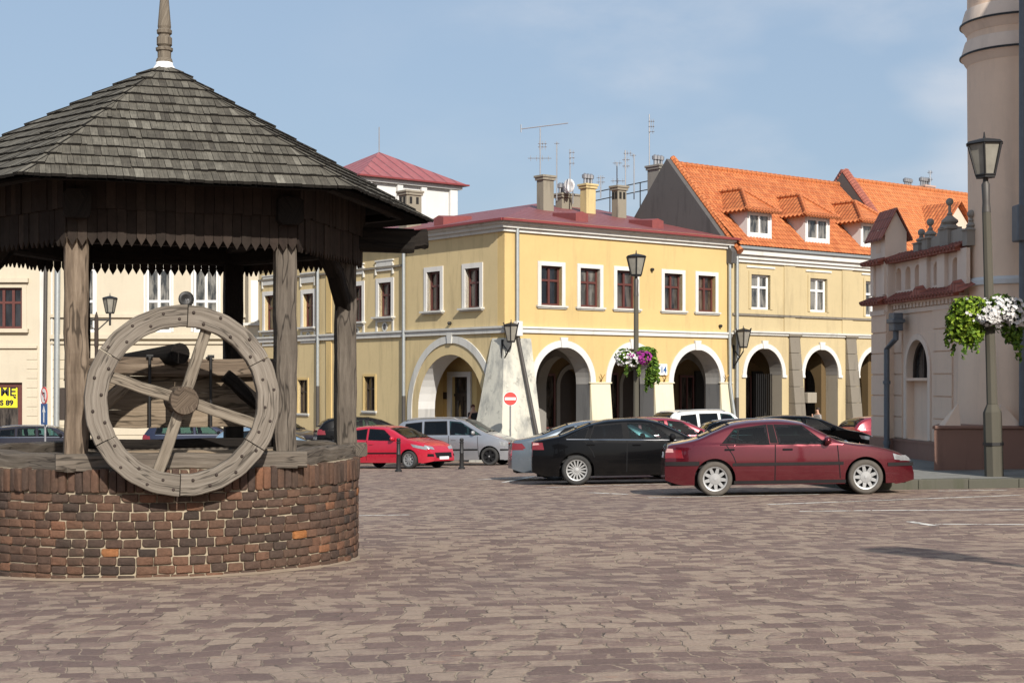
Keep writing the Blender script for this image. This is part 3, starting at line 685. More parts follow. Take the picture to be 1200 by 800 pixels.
# door seen through the side arch: white case, dark leaves
ND=-1.8; c=MB(FL); c.wall([(4.15,BASE),(V1,BASE),(V1,ZB[0]),(4.15,ZB[0])],[[(4.72,FLOOR),(5.88,FLOOR),(5.88,CZ+.2),(4.72,CZ+.2)]],ND-.25,ND); c.build('inner_wall',M['yellow'],h1,world=True)
c=MB(FL)
c.box(4.49,4.72,ND,ND+.08,FLOOR,CZ+.42); c.box(5.88,6.15,ND,ND+.08,FLOOR,CZ+.42); c.box(4.72,5.88,ND,ND+.08,CZ+.2,CZ+.42); dc=c.build('door_case',M['white'],h1,world=True)
c=MB(FL); c.box(4.72,5.88,ND-.2,ND-.15,FLOOR,CZ+.2); c.box(4.72,5.88,ND-.15,ND-.09,CZ-.62,CZ-.52); c.box(5.27,5.33,ND-.15,ND-.1,FLOOR,CZ-.62); dl=c.build('double_door',M['door'],h1,world=True)
c=MB(FL); c.box(4.82,5.2,ND-.14,ND-.135,FLOOR+.9,CZ-.8); c.box(5.4,5.78,ND-.14,ND-.135,FLOOR+.9,CZ-.8); c.box(4.82,5.78,ND-.14,ND-.135,CZ-.45,CZ+.12); c.build('door_pane',M['pane'],dl,world=True)
c=MB(FL); c.box(4.92,5.12,ND-.132,ND-.128,FLOOR+1.0,FLOOR+1.3); c.build('paper_notice',M['signwhite'],dl,world=True)
c=MB(FL); c.box(6.22,6.5,ND,ND+.03,CZ-.75,CZ-.45); c.build('wall_plaque',M['door'],h1,world=True)
c=MB(FL); c.box(.86,V1,ND-.2,-.86,ZB[0]-.3,ZB[0]-.02); c.build('passage_ceiling',M['jamb'],h1,world=True)
c=MB(FL); c.box(V1-.25,V1-.02,ND-.2,-.86,BASE,ZB[0]-.3); c.build('passage_end_wall',M['yellow'],h1,world=True)
# upper interior closed off dark, back walls
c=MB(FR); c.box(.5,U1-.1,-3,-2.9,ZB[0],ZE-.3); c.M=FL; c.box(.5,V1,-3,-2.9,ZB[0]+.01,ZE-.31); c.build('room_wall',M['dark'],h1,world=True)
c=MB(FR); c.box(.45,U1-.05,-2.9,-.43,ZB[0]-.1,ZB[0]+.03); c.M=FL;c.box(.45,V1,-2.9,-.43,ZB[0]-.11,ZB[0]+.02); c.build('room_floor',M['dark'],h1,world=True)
# small dark fittings on the front
c=MB(FR)
for px,py in ((763,316),(843,382)): c.lathe([(.0,0),(.07,.02),(.07,.12),(.04,.16)],8,(uR(px),0,ZY(py,dR(uR(px)))),'y')
c.M=FL
c.lathe([(.0,0),(.07,.02),(.07,.12),(.04,.16)],8,(uL(528.5),0,ZY(379,61)),'y'); c.build('floodlight',M['iron'],h1,world=True)
c=MB(FR); u=uR(704)
for (u,z) in ((5.0,ZS+.16),(8.6,ZS+.16),(12.3,ZS+.16)):
    c.tube([WP(Matrix(),u,.05,z-.15),(u,.12,z),(u-.12,.16,z+.16)],.018,6); c.tube([(u,.12,z),(u+.12,.16,z+.16)],.018,6); c.lathe([(.05,0),(.05,.03)],8,(u,.02,z-.12),'y')
c.build('flag_holder',plain('brass',(.30,.17,.05),.4,.7),h1,world=True)

# ================================================================== the tenement along the side street (same cornice line)
h2=thing('tenement','ochre tenement left of the corner house, with carved white panels above its windows','house',(*cornerpt(0,V1),BASE))
VE=19.4
tw=[(uL(458.7),uL(443.9),331,371),(uL(424.5),uL(412.0),335,377),(uL(367.5),uL(355.5),344,383),(uL(325),uL(310.5),346,387)]
gw=[(uL(439.5),uL(427),441,481),(uL(360.5),uL(349.5),445,484)]
hs=[]
for a,c,y1,y0 in tw: d=dL((a+c)/2); hs.append((a,c,ZY(y0,d),ZY(y1,d)))
gs=[]
for a,c,y1,y0 in gw: d=dL((a+c)/2); gs.append((a,c,ZY(y0,d),ZY(y1,d)))
b=MB(FL); b.wall([(V1+.002,BASE),(VE,BASE),(VE,ZE-.02),(V1+.002,ZE-.02)],[[(a,z0),(c,z0),(c,z1),(a,z1)] for a,c,z0,z1 in hs+gs],-.5,-.004)
b.box(V1+.3,VE-.3,-3,-2.9,BASE,ZE-.2); b.box(VE-.3,VE,-9,-.5,BASE,ZE-.05); wl=b.build('wall',M['ochre'],h2,world=True)
for a,c,z0,z1 in hs:
    wo=window(h2,FL,a,c,z0,z1,M['brownframe'],M['pane'],depth=.2,surround=M['trim'],sill=M['greytrim'],sw=.2,sd_=.22)
    s=MB(FL); m_=(a+c)/2; hw=(c-a)/2+.22                      # apron with an oval, and the panel over the window
    s.box(a-.2,a-.08,-.01,.04,z0-.75,z0-.14); s.box(c+.08,c+.2,-.01,.04,z0-.75,z0-.14); s.box(a-.08,c+.08,-.01,.04,z0-.75,z0-.66); s.box(a-.08,c+.08,-.01,.04,z0-.22,z0-.14)
    s.prism(arc(m_,z0-.44,.2,.2,0,360,20)[:-1],-.01,.03)
    s.build('apron_panel',M['greytrim'],wo,world=True); s=MB(FL)
    s.box(a-.12,c+.12,-.01,.06,z1+.5,z1+.92); s.box(a-.2,c+.2,-.01,.09,z1+.92,z1+.98); s.box(a-.2,a-.14,-.01,.08,z1+.35,z1+.8); s.box(c+.14,c+.2,-.01,.08,z1+.35,z1+.8)
    s.build('overdoor_panel',M['greytrim'],wo,world=True)
    s=MB(FL); s.prism(arc(m_,z0-.44,.11,.14,0,360,16)[:-1],.03,.035); s.build('panel_oval',M['greyplaster'],wo,world=True)
for a,c,z0,z1 in gs:
    wo=window(h2,FL,a,c,z0,z1,M['door'],M['pane'],depth=.15,surround=M['yellow'],sill=M['greytrim'],sw=.1,sd_=.08,fw=.06)
cornice(h2,FL,V1+.003,VE,[(ZB[0]-.02,ZB[1]-.05,.09),(ZB[1]-.05,ZB[1]+.03,.15)],M['greytrim'],'string_course')
cornice(h2,FL,V1+.003,VE,[(ZC,ZC+.14,.10),(ZC+.14,ZC+.28,.22),(ZC+.28,ZE-.12,.34)],M['greytrim'])
cornice(h2,FL,V1+.15,VE,[(ZC-.95,ZC-.86,.09)],M['darkstone'],'ledge')
s=MB(FL)
for p0,p1 in ((383,389),(395,401)): s.box(uL(p1),uL(p0),-.01,.05,ZB[1]+.1,ZC-.95); s.box(uL(p1),uL(p0),-.01,.05,BASE,ZB[0]-.06)
s.build('pilaster',M['yellow'],h2,world=True)
pipe(h2,[WP(FL,uL(375),.12,ZE-.3),WP(FL,uL(375),.12,CZ-.2)],.075,M['zinc']); pipe(h2,[WP(FL,uL(375),.12,CZ-.2),WP(FL,uL(375),.12,G(-9,68))],.085,M['darkpipe'],'drainpipe_foot')

# ================================================================== orange tiled house
U2=25.0
h3=thing('tiled_house','pale yellow house with orange pantile roof, three hipped dormers and dark stone piers','house',(*cornerpt(U1,0),BASE))
ZE2=CZ+6.05; ZBt=3.45
a2=[(uR(874),uR(916.5)),(uR(942.5),uR(982)),(uR(1007),uR(1045))]
ws=[(uR(880),uR(902.3),362.5,322),(uR(949),uR(969),365.5,326.5),(uR(1014),uR(1033),371,330)]
wz=[(a,c,ZY(y0,dR((a+c)/2)),ZY(y1,dR((a+c)/2))) for a,c,y0,y1 in ws]
b=MB(FR); zs2=CZ+.30
b.wall([(U1+.002,BASE),(U2,BASE),(U2,ZBt),(U1+.002,ZBt)],[arch_hole(a,c,BASE+.01,zs2,1.2) for a,c in a2],-.7,-.003)
b.wall([(U1+.002,ZBt),(U2,ZBt),(U2,ZE2-.1),(U1+.002,ZE2-.1)],[[(a,z0),(c,z0),(c,z1),(a,z1)] for a,c,z0,z1 in wz],-.4,-.003)
b.build('front_wall',M['yellow2'],h3,world=True)
for a,c,z0,z1 in wz:
    wo=window(h3,FR,a,c,z0,z1,M['whiteframe'],M['panecur'],depth=.16,surround=M['yellow2'],sill=None,sw=.15,fw=.1)
    s=MB(FR); s.box(a-.35,c+.35,-.01,.10,z1+.75,z1+.86); s.box(a-.42,c+.42,-.01,.2,z1+.86,z1+.98); s.box(a-.3,c+.3,-.01,.05,z1+.30,z1+.38); s.build('window_hood',M['trim'],wo,world=True)
for a,c in a2:
    archivolt(h3,FR,a,c,zs2,1.2,.22,M['trim']); jambs(h3,FR,a,c,zs2,1.2,M['vault'],M['stone'],d=.71)
s=MB(FR)
for a,c in a2: s.box(a-.28,a+.0,-.003,.07,zs2-.12,zs2+.0); s.box(c,c+.28,-.003,.07,zs2-.12,zs2)
s.build('impost',M['trim'],h3,world=True)
cornice(h3,FR,U1+.05,U2,[(ZBt-.08,ZBt+.02,.09),(ZBt+.02,ZBt+.10,.16)],M['greytrim'],'string_course')
cornice(h3,FR,U1+.05,U2,[(ZY(371.5,68),ZY(369,68),.07)],M['darkstone'],'ledge')
cornice(h3,FR,U1+.05,U2,[(ZE2-.75,ZE2-.6,.1),(ZE2-.6,ZE2-.42,.2),(ZE2-.42,ZE2-.1,.34)],M['trim'])
s=MB(FR)
for p in (918.5,986.5): s.box(uR(p),uR(p)+.75,-.01,.04,ZBt+.1,ZE2-.75)
s.build('pilaster',M['yellow2'],h3,world=True)
def stonepier(p0,p1,base_p0,base_p1,blocks):
    u0,u1=uR(p0),uR(p1); b=MB(FR); z=ZBt-.1; n_=7; zb=G(10,66)-.1
    for i in range(n_):
        q0,q1=i/n_,(i+1)/n_; zz1=z+(zb-z)*q0; zz0=z+(zb-z)*q1; pr=.08+.55*q0; pr2=.08+.55*q1
        b.frustum([(u0+.012,0,zz0+.012),(u1-.012,0,zz0+.012),(u1-.012,pr2,zz0+.012),(u0+.012,pr2,zz0+.012)],[(u0+.012,0,zz1),(u1-.012,0,zz1),(u1-.012,pr+random.uniform(0,.02),zz1),(u0+.012,pr,zz1)])
    b.box(u0-.08,u1+.08,-.01,.16,z,z+.12)
    lo_=MB(FR); 
    return b.build('stone_pier',M['darkstone'],h3,world=True,bevel=.02)
stonepier(924,936,0,0,0); stonepier(990.5,1002,0,0,0)
s=MB(FR); 
for p0,p1,zz in ((937,948,0),): u0=uR(p0); s.box(u0,u0+.62,.02,.5,CZ-.98,CZ-.5)
s.build('stone_block',M['stone'],h3,world=True,bevel=.02)
b=MB(); fp=[cornerpt(U1,.2),cornerpt(U2,.2),cornerpt(U2,7),cornerpt(U1,7)]; b.slab(fp,BASE,FLOOR+.1); b.build('arcade_floor',M['stone'],h3,world=True)
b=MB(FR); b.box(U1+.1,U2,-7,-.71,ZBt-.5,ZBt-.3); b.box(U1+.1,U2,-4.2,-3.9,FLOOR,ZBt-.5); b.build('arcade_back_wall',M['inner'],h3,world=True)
b=MB(FR)
for a,c in a2:
    b.box(a+.7,c-.0,-3.9,-3.8,FLOOR,CZ+.5)
b.build('shop_door',M['dark'],h3,world=True)
for a,c in a2: shopfront(h3,FR,a-.3,a+.6,-3.88,FLOOR+.1,CZ+.3,M['brownframe'])
gr=MB(FR); a,c=a2[0]
for i in range(9): u=a+1.35+i*.13; gr.box(u,u+.035,-.62,-.585,FLOOR,CZ+.35)
gr.build('iron_gate',M['iron'],h3,world=True)
b=MB(); 
for u in (16.5,19.9,23.4):
    b.M=FX(u); b.wall([(-3.9,FLOOR),(-.72,FLOOR),(-.72,ZBt-.5),(-3.9,ZBt-.5)],[arch_hole(-3.6,-1.1,FLOOR+.01,CZ-.25,1.2)],-.2,.2)
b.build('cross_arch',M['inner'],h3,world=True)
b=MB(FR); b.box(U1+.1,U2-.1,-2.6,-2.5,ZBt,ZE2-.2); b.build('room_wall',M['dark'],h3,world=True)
# roof with real tile relief
rv=3.74; zr2=CZ+10.02; ez=ZE2-.05
def pantile_roof(house,u0,u1,v0,v1,z0,z1,mat,name='roof',res=.07):
    b=MB(); nu=int((u1-u0)/res); nv=17*2; sl=math.hypot(v1-v0,z1-z0); fs=[]
    rowz=[]
    for j in range(17):
        rowz+= [(j/17,.020),((j+1)/17-.001,.0)]
    for q,dz in rowz:
        for i in range(nu+1):
            u=u0+(u1-u0)*i/nu; h_=.032*abs(math.sin(math.pi*u/.21))+dz
            b.add([(*cornerpt(u,v0+(v1-v0)*q-h_*.7),z0+(z1-z0)*q+h_*.7)],[],[(u,sl*q)])
    W=nu+1
    b.f=[(j*W+i,j*W+i+1,(j+1)*W+i+1,(j+1)*W+i) for j in range(len(rowz)-1) for i in range(nu)]
    return b.build(name,mat,house,world=True)
roof3=pantile_roof(h3,U1-.02,U2,-.5,rv,ez,zr2,M['tile'])
b=MB()
roofpoly(b,[RP(U1,rv,zr2),RP(U2,rv,zr2),RP(U2,7.6,ez),RP(U1,7.6,ez)],Tv,-Lv+upv); b.build('rear_roof_slope',M['tile'],roof3,world=True)
b=MB()
for i in range(36):
    u=U1+(U2-U1)*i/36; b.tube([RP(u,rv,zr2+.03),RP(u+.36,rv,zr2+.05)],[.12,.135],8)
b.build('ridge_tiles',M['tile'],roof3,world=True)
# bare grey party gable with verge
Fg=frame(RP(U1,0,0),Lf,(-T[0],-T[1])); b=MB(Fg)
b.prism([(-.35,ez-.3),(rv,zr2+.22),(7.6,ez-.2),(7.6,3),(.12,3),(.12,ez-.8),(-.3,ez-.8)],.0,.32); b.build('party_wall',M['greyplaster'],h3,world=True)
b=MB(Fg)
for i in range(17):
    q0,q1=i/17,(i+1)/17; 
    p0=Vector((-.45,-.10,ez-.28)).lerp(Vector((rv,-.10,zr2+.26)),q0); p1=Vector((-.45,-.10,ez-.28)).lerp(Vector((rv,-.10,zr2+.26)),q1+.01)
    b.tube([p0,p1],[.17,.14],8)
b.build('verge_tiles',M['tile'],roof3,world=True)
chimney(h3,*cornerpt(U1+.12,4.75),7.0,ZY(195,70),.62,.8,M['chimgrey'],pots=3)
b=MB(FR); b.M=frame(RP(U1-2.2,0,0),T,NR); b.box(-.0,2.0,-9.2,-8.9,8.2,ZY(232,73)); b.box(-.06,2.0,-9.25,-8.85,ZY(232,73),ZY(232,73)+.08); b.build('parapet_wall',M['chim'],h3,world=True)
b=MB()
pa=Vector(at(697,236,74)); pb=Vector(at(768,221,74))
for dz in (.0,-.42):
    b.tube([pa+upv*(.45+dz),pb+upv*(.45+dz)],.028,6)
for i in range(5):
    p=pa.lerp(pb,i/4); b.tube([p-upv*.9,p+upv*.45],.028,6)
b.build('roof_railing',M['iron'],h3,world=True)
b=MB(); b.tube([at(770,238,73.5),at(770,183,73.5)],.09,8); b.build('vent_pipe',M['signwhite'],h3,world=True)
def dormer(px0,px1,ybot,ytop):
    u0,u1=uR(px0),uR(px1); um=(u0+u1)/2; W=(u1-u0)/2+.02; vf=-.05; d=dR(um); z0=ZY(ybot,d); z1=ZY(ytop,d)
    vb=3.2
    do=MB(); Fd=frame(RP(um,vf,0),T,NR); do.M=Fd
    do.box(-W,-W+.1,-3,-.10,z0-.3,z1+.05); do.box(W-.1,W,-3,-.10,z0-.3,z1+.05); do.box(-W+.1,W-.1,-3,-2.9,z0-.3,z1+.05)
    do.box(-W,W,-.1,0,z0-.1,z0+.06); do.box(-W,W,-.1,0,z1-.06,z1+.12); do.box(-W,-W+.12,-.1,0,z0+.06,z1-.06); do.box(W-.12,W,-.1,0,z0+.06,z1-.06)
    dm=do.build('dormer',M['white'],h3,world=True)
    window(dm,Fd,-W+.12,W-.12,z0+.06,z1-.06,M['whiteframe'],M['panecur'],depth=.05,bars=1,trans=0,fw=.09)
    r=MB(); e_=.28; ze=z1+.02; zt=z1+1.12
    def DP(x,y,z): return tuple(Fd@Vector((x,y,z)))
    roofpoly(r,[DP(-W-e_,.35,ze),DP(W+e_,.35,ze),DP(0,-1.05,zt)],Tv,upv+Lv)
    roofpoly(r,[DP(-W-e_,.35,ze),DP(0,-1.05,zt),DP(0,-3.9,zt),DP(-W-e_,-3.9,ze)],Lv,upv+Tv)
    roofpoly(r,[DP(W+e_,.35,ze),DP(0,-1.05,zt),DP(0,-3.9,zt),DP(W+e_,-3.9,ze)],Lv,upv-Tv)
    dr=r.build('dormer_roof',M['tile'],dm,world=True)
    q=MB()
    for i in range(int((2*(W+e_))/.2)+1): x=-W-e_+i*.2; q.tube([DP(x,.42,ze-.03),DP(x,.2,ze+.12)],.085,6)
    for i in range(14): y=.35-i*.26; q.tube([DP(-W-e_-.05,y,ze-.03),DP(-W-e_+.16,y,ze+.13)],.085,6)
    for s_ in (-1,1):
        for i in range(7):
            a=Vector((s_*(W+e_),.35,ze)).lerp(Vector((0,-1.05,zt)),i/7); c=Vector((s_*(W+e_),.35,ze)).lerp(Vector((0,-1.05,zt)),(i+1)/7)
            q.tube([DP(a.x,a.y,a.z+.03),DP(c.x,c.y,c.z+.04)],[.11,.09],6)
    for i in range(8): q.tube([DP(0,-1.05-i*.33,zt+.03),DP(0,-1.05-(i+1)*.33,zt+.045)],[.09,.11],6)
    q.build('edge_tiles',M['tile'],dm,world=True)
dormer(875,903,277,249); dormer(943,971,283,255); dormer(1008,1035,289,262)
b=MB(FR); b.box(U1+.1,U2,.34,.46,ZE2-.18,ZE2-.06); b.build('gutter',M['zinc'],h3,world=True)
pipe(h3,[WP(FR,U1+.22,.14,ZE2-.2),WP(FR,U1+.22,.14,CZ-.7)],.075,M['zinc']); pipe(h3,[WP(FR,U1+.22,.14,CZ-.7),WP(FR,U1+.22,.14,G(9,66))],.085,M['darkpipe'],'drainpipe_foot')

# ================================================================== the next tiled house to the right
h4=thing('far_tiled_house','farther orange tiled house, its gable rising above the dormered roof in front','house',(*cornerpt(U2,0),BASE))
U3=42; b=MB(FR); b.box(U2+.002,U3,-9,0,BASE,ZE2-.1); b.build('wall',M['yellow2'],h4,world=True)
zr4=CZ+10.3
r4=pantile_roof(h4,U2+.1,U3,-.5,3.5,ez,zr4,M['tile2']); b=MB()
roofpoly(b,[RP(U2,3.5,zr4),RP(U3,3.5,zr4),RP(U3,8,ez),RP(U2,8,ez)],Tv,-Lv+upv); b.build('rear_roof_slope',M['tile2'],r4,world=True)
b=MB()
for i in range(48):
    u=U2+(U3-U2)*i/48; b.tube([RP(u,3.5,zr4+.03),RP(u+.37,3.5,zr4+.05)],[.11,.125],8)
b.build('ridge_tiles',M['tile2'],r4,world=True)
Fg=frame(RP(U2,0,0),Lf,(-T[0],-T[1])); b=MB(Fg); b.prism([(-.4,ez-.3),(3.5,zr4+.35),(7.6,ez-.2),(7.6,5),(-.4,5)],-.05,.35); b.build('party_wall',M['greyplaster'],h4,world=True)
b=MB(Fg); b.tube([(-.5,.15,ez-.25),(3.5,.15,zr4+.42)],.22,6); b.tube([(3.5,.15,zr4+.42),(7.6,.15,ez-.15)],.22,6); b.build('gable_coping',M['tiledark'],h4,world=True)
cornice(h4,FR,U2+.01,U3,[(ZE2-.6,ZE2-.42,.2),(ZE2-.42,ZE2-.1,.34)],M['trim'])
pk=plaster('pinkish_chimney',(.50,.34,.28),(.2,.12,.1),.4)
chim(1055,1073,219,84,pk,h4,down=3,pots=4); chim(1072,1095,218,84,pk,h4,down=3,pots=4)
# gabled dormer with tiled sides, right of the pinnacles
um=uR(1127); d=dR(um); Fd=frame(RP(um,.3,0),T,NR); b=MB(Fd); b.prism([(-1.5,ZY(300,d)),(1.5,ZY(300,d)),(1.5,ZY(272,d)),(0,ZY(240,d)),(-1.5,ZY(272,d))],-3,0); dm=b.build('dormer',plaster('pink_cream',(.62,.50,.40),(.3,.2,.15),.3),h4,world=True)
b=MB()
def DP(x,y,z): return tuple(Fd@Vector((x,y,z)))
for s_ in (-1,1): roofpoly(b,[DP(s_*1.8,.3,ZY(278,d)),DP(0,.3,ZY(236,d)),DP(0,-3.5,ZY(236,d)),DP(s_*1.8,-3.5,ZY(278,d))],Lv,upv-s_*Tv)
b.build('dormer_roof',M['tile'],dm,world=True)

# ================================================================== white block with tent roof, behind
c4=(PX(425,88),88.0)
h5=thing('white_block','tall white rendered block with red tent roof rising behind the corner house','building',(c4[0],c4[1],BASE))
def P5(u,v): return (c4[0]+T[0]*u+Lf[0]*v, c4[1]+T[1]*u+Lf[1]*v)
b=MB(); S5=6.8; zt5=CZ+(447-207)/F*88
b.slab([P5(0,0),P5(S5,0),P5(S5,S5),P5(0,S5)],BASE,zt5-.15); b.build('wall',M['white'],h5,world=True)
F5=frame((*c4,0),T,NR); F5L=frame((*c4,0),Lf,NL)
b=MB(F5)
for u in (0,2.35,4.1,S5-.55): b.box(u+.0,u+.55 if u in(0,S5-.55) else u+.4,-.01,.2,2,zt5-.25)
b.build('pilaster',M['white'],h5,world=True)
b=MB(F5); b.box(-.3,S5+.3,-S5-.3,.3,zt5-.25,zt5-.02); b.build('cornice',M['white'],h5,world=True)
b=MB(); o=.62; apx=(*P5(S5/2,S5/2),CZ+(447-176)/F*92)
Q=[(*P5(-o,-o),zt5),(*P5(S5+o,-o),zt5),(*P5(S5+o,S5+o),zt5),(*P5(-o,S5+o),zt5)]
for i,(ea,eb) in enumerate(((Tv,Lv+upv*.7),(Lv,-Tv+upv*.7),(Tv,-Lv+upv*.7),(Lv,Tv+upv*.7))): roofpoly(b,[Q[i],Q[(i+1)%4],apx],ea,eb)
r5=b.build('roof',M['redmetal2'],h5,world=True)
b=MB(F5); b.box(-o,S5+o,-S5-o,o,zt5-.03,zt5+.06) ; b.build('eave',M['edgered'],r5,world=True)
b=MB(); b.tube([(apx[0],apx[1],apx[2]-.1),(apx[0],apx[1],apx[2]+1.55)],.035,6); b.build('lightning_rod',M['steel'],r5,world=True)
b=MB(); b.tube([(*P5(-.1,.3),zt5-.3),(*P5(-.1,.3),zt5-3)],.09,6); b.build('drainpipe',M['edgered'],h5,world=True)

# ================================================================== cream building across the far side of the square
DC=80.0; h6=thing('cream_building','long cream building on the far side of the square, seen behind the well','building',(-30,DC,BASE-.6))
FC=frame((0,DC,0),(1,0),(0,-1)); BC=BASE-.9; TOP=CZ+9.2; XR=PX(309,DC); XL=-52
cw=[(-8,26,385,337,'b'),(80,111,389,326,'w'),(171,201,389,326,'w'),(226.5,256,389,326,'w'),(-60,-34,385,337,'b')]
cz=[(PX(a,DC),PX(c,DC),ZY(y0,DC),ZY(y1-(12 if t=='w' else 0),DC),t) for a,c,y0,y1,t in cw]
sh=(PX(-70,DC),PX(26,DC),BC+.3,ZY(448,DC)); ad=(PX(71,DC),PX(98,DC),ZY(492,DC),ZY(455,DC))
hl=[[(a,z0),(c,z0),(c,z1),(a,z1)] for a,c,z0,z1,t in cz]+[[(sh[0],sh[2]),(sh[1],sh[2]),(sh[1],sh[3]),(sh[0],sh[3])],[(ad[0],ad[2]),(ad[1],ad[2])]+arc((ad[0]+ad[1])/2,ad[3],(ad[1]-ad[0])/2,.7,0,180,12)]
b=MB(FC); b.wall([(XL,BC),(XR,BC),(XR,TOP),(XL,TOP)],hl,-.45,0); b.box(XR-.45,XR,-8,-.45,BC,TOP); b.box(XL,XR-.5,-3.2,-3,BC,TOP-.2); b.build('wall',M['cream'],h6,world=True)
for a,c,z0,z1,t in cz:
    if t=='b': window(h6,FC,a,c,z0,z1,M['brownframe'],M['pane'],surround=M['cream'],sill=M['cream'],sw=.25,fw=.13,bars=2,sd_=.2)
    else: window(h6,FC,a,c,z0,z1,M['whiteframe'],M['panecur'],depth=.12,surround=M['trim'],sill=None,sw=.12,fw=.13,trans=.52)
b=MB(FC)
for z0,z1,p in ((ZY(372,DC),ZY(368,DC),.16),(ZY(397,DC),ZY(392,DC),.22),(ZY(403,DC),ZY(400,DC),.12)): b.box(PX(60,DC),XR,-.01,p,z0,z1)
for z0,z1,p in ((ZY(348,DC)-1.9,ZY(345,DC)-1.85,.25),(ZY(408,DC),ZY(405,DC),.14),(ZY(331,DC),ZY(326,DC),.22)): b.box(XL,PX(44,DC) if z1<3.5 else PX(34,DC),-.01,p,z0,z1)
b.box(XL,XR,-.01,.4,TOP-.5,TOP); b.build('ledge',M['cream'],h6,world=True)
b=MB(FC)
for i in range(9):
    z=ZY(412+i*11,DC); b.box(PX(60,DC),XR,-.01,.045,z-.42,z-.03)
for i in range(9):
    z=ZY(412+i*11,DC); b.box(PX(27,DC)+.2,PX(44,DC),-.01,.03,z-.42,z-.03)
# keep the rustication clear of the arched doorway
b.build('banded_plinth',M['cream'],h6,world=True)
pl=MB(FC); pl.box(PX(47,DC),PX(52.5,DC),-.01,.08,BC,TOP-.5); pl.box(PX(60,DC),PX(62,DC),-.01,.05,BC,TOP-.5); pl.build('pilaster',M['trim'],h6,world=True)
dd=MB(FC); dd.box(ad[0],ad[1],-.5,-.3,BC,ad[3]+.72); dd.box(ad[0]-.05,ad[1]+.05,.046,.055,ad[2],ad[3]); dd.build('side_door',M['door'],h6,world=True)
pipe(h6,[(PX(55.5,DC),DC-.18,TOP-.6),(PX(53,DC),DC-.18,CZ-1.5)],.11,M['darkpipe']); pipe(h6,[(PX(69,DC),DC-.18,TOP-.6),(PX(67,DC),DC-.18,BC+.2)],.16,M['zinc'])
b=MB(FC); b.add([(sh[0],-.3,sh[2]),(sh[1],-.3,sh[2]),(sh[1],-.3,sh[3]),(sh[0],-.3,sh[3])],[(0,1,2,3)]); so_=b.build('shop_window',M['pane'],h6,world=True)
b=MB(FC); b.box(sh[1]-.28,sh[1],-.35,-.2,sh[2],sh[3]); b.box(sh[0],sh[1]-.28,-.35,-.2,sh[3]-.25,sh[3]); b.build('frame',M['brownframe'],so_,world=True)
bay=MB(); x0,x1=PX(287,DC),PX(308.5,DC)                                   # shallow bay at the right-hand end
bay.slab([(x0,DC),(x0+.35,DC-.9),(x1-.1,DC-.9),(x1,DC)],ZY(400,DC),TOP-1); bay.build('bay',M['cream'],h6,world=True)
b=MB(frame((x0+.38,DC-.9,0),(1,0),(0,-1))); b.box(.1,.46,.0,.03,ZY(378,DC),ZY(330,DC)); b.build('bay_window',M['whiteframe'],h6,world=True)
b=MB(frame((x0+.38,DC-.9,0),(1,0),(0,-1))); b.box(-.4,.75,-.2,.1,ZY(382,DC),ZY(379,DC)); b.box(-.4,.75,-.2,.12,ZY(398,DC),ZY(395,DC)); b.build('bay_ledge',M['greytrim'],h6,world=True)
b=MB(FC); b.add([(XL-.3,.5,TOP),(XR+.3,.5,TOP),(XR+.3,-4.5,TOP+1.3),(XL-.3,-4.5,TOP+1.3)],[(0,1,2,3)],[(0,0),(40,0),(40,5),(0,5)]); b.build('roof',M['redmetal'],h6,world=True)
def text_mesh(name,txt,size,mat,parent,Fm,loc,bold=.0,sx=1,ext=.004):
    cu=bpy.data.curves.new(name,'FONT'); cu.body=txt; cu.size=size; cu.extrude=ext; cu.offset=bold; cu.align_x='CENTER'
    o=bpy.data.objects.new('tmp_text',cu); COL.objects.link(o); bpy.context.view_layer.update()
    me=bpy.data.meshes.new_from_object(o.evaluated_get(bpy.context.evaluated_depsgraph_get())); bpy.data.objects.remove(o)
    me.name=name; off=Vector((0,0,0)); q=parent
    while q: off+=q.location; q=q.parent
    for v in me.vertices: v.co=Fm@Vector((loc[0]+v.co.x*sx,loc[1]+v.co.z,loc[2]+v.co.y))-off
    me.materials.clear(); me.materials.append(mat); ob=bpy.data.objects.new(name,me); COL.objects.link(ob); ob.parent=parent; return ob
bn=thing('shop_banner','yellow banner with black lettering behind the dark shop window','banner',(PX(0,DC),DC-.0,ZY(465,DC)))
b=MB(FC); b.box(PX(-45,DC),PX(18.5,DC),-.27,-.25,ZY(477.5,DC),ZY(453,DC)); b.build('cloth',M['signyellow'],bn,world=True)
text_mesh('lettering','MĘ',.62,M['ink'],bn,FC,(PX(8,DC),-.243,ZY(463.5,DC)),.02,1.0)
text_mesh('lettering','S 89',.38,M['ink'],bn,FC,(PX(6,DC),-.24,ZY(474.6,DC)),.02,1.1)

# ================================================================== town hall annex on the right
WX0,WY0=10.1,33.0; wd=Vector((-.143,1,0)).normalized(); WT=(wd.x,wd.y); WN=(-wd.y,wd.x)
h7=thing('town_hall','beige town hall wing with niched attic, stone ball pinnacles and round corner turret','town hall',(WX0,WY0,G(10,33)))
FW=frame((WX0,WY0,0),WT,WN); TL=5.1; pb=G(9.5,35)+.1
def tW(px,n_=0): 
    k=(px-600)/F; x0=WX0+WN[0]*n_; y0=WY0+WN[1]*n_; return (x0-k*y0)/(k*WT[1]-WT[0])
z_lo=CZ+1.98; z_hi=CZ+2.98; zpl=CZ-1.40
n0,n1=tW(1091),tW(1061); ncz=CZ+.02
b=MB(FW); nh=[(n0+.12,zpl+.02),(n1-.12,zpl+.02)]+arc((n0+n1)/2,CZ+.28,(n1-n0)/2-.12,.72,0,180,18)
b.wall([(.25,zpl-1.2),(TL,zpl-1.2),(TL,z_lo),(.25,z_lo)],[nh],-.3,0)
b.box(tW(1040,.2),TL,.0,.2,zpl-1.2,z_lo)
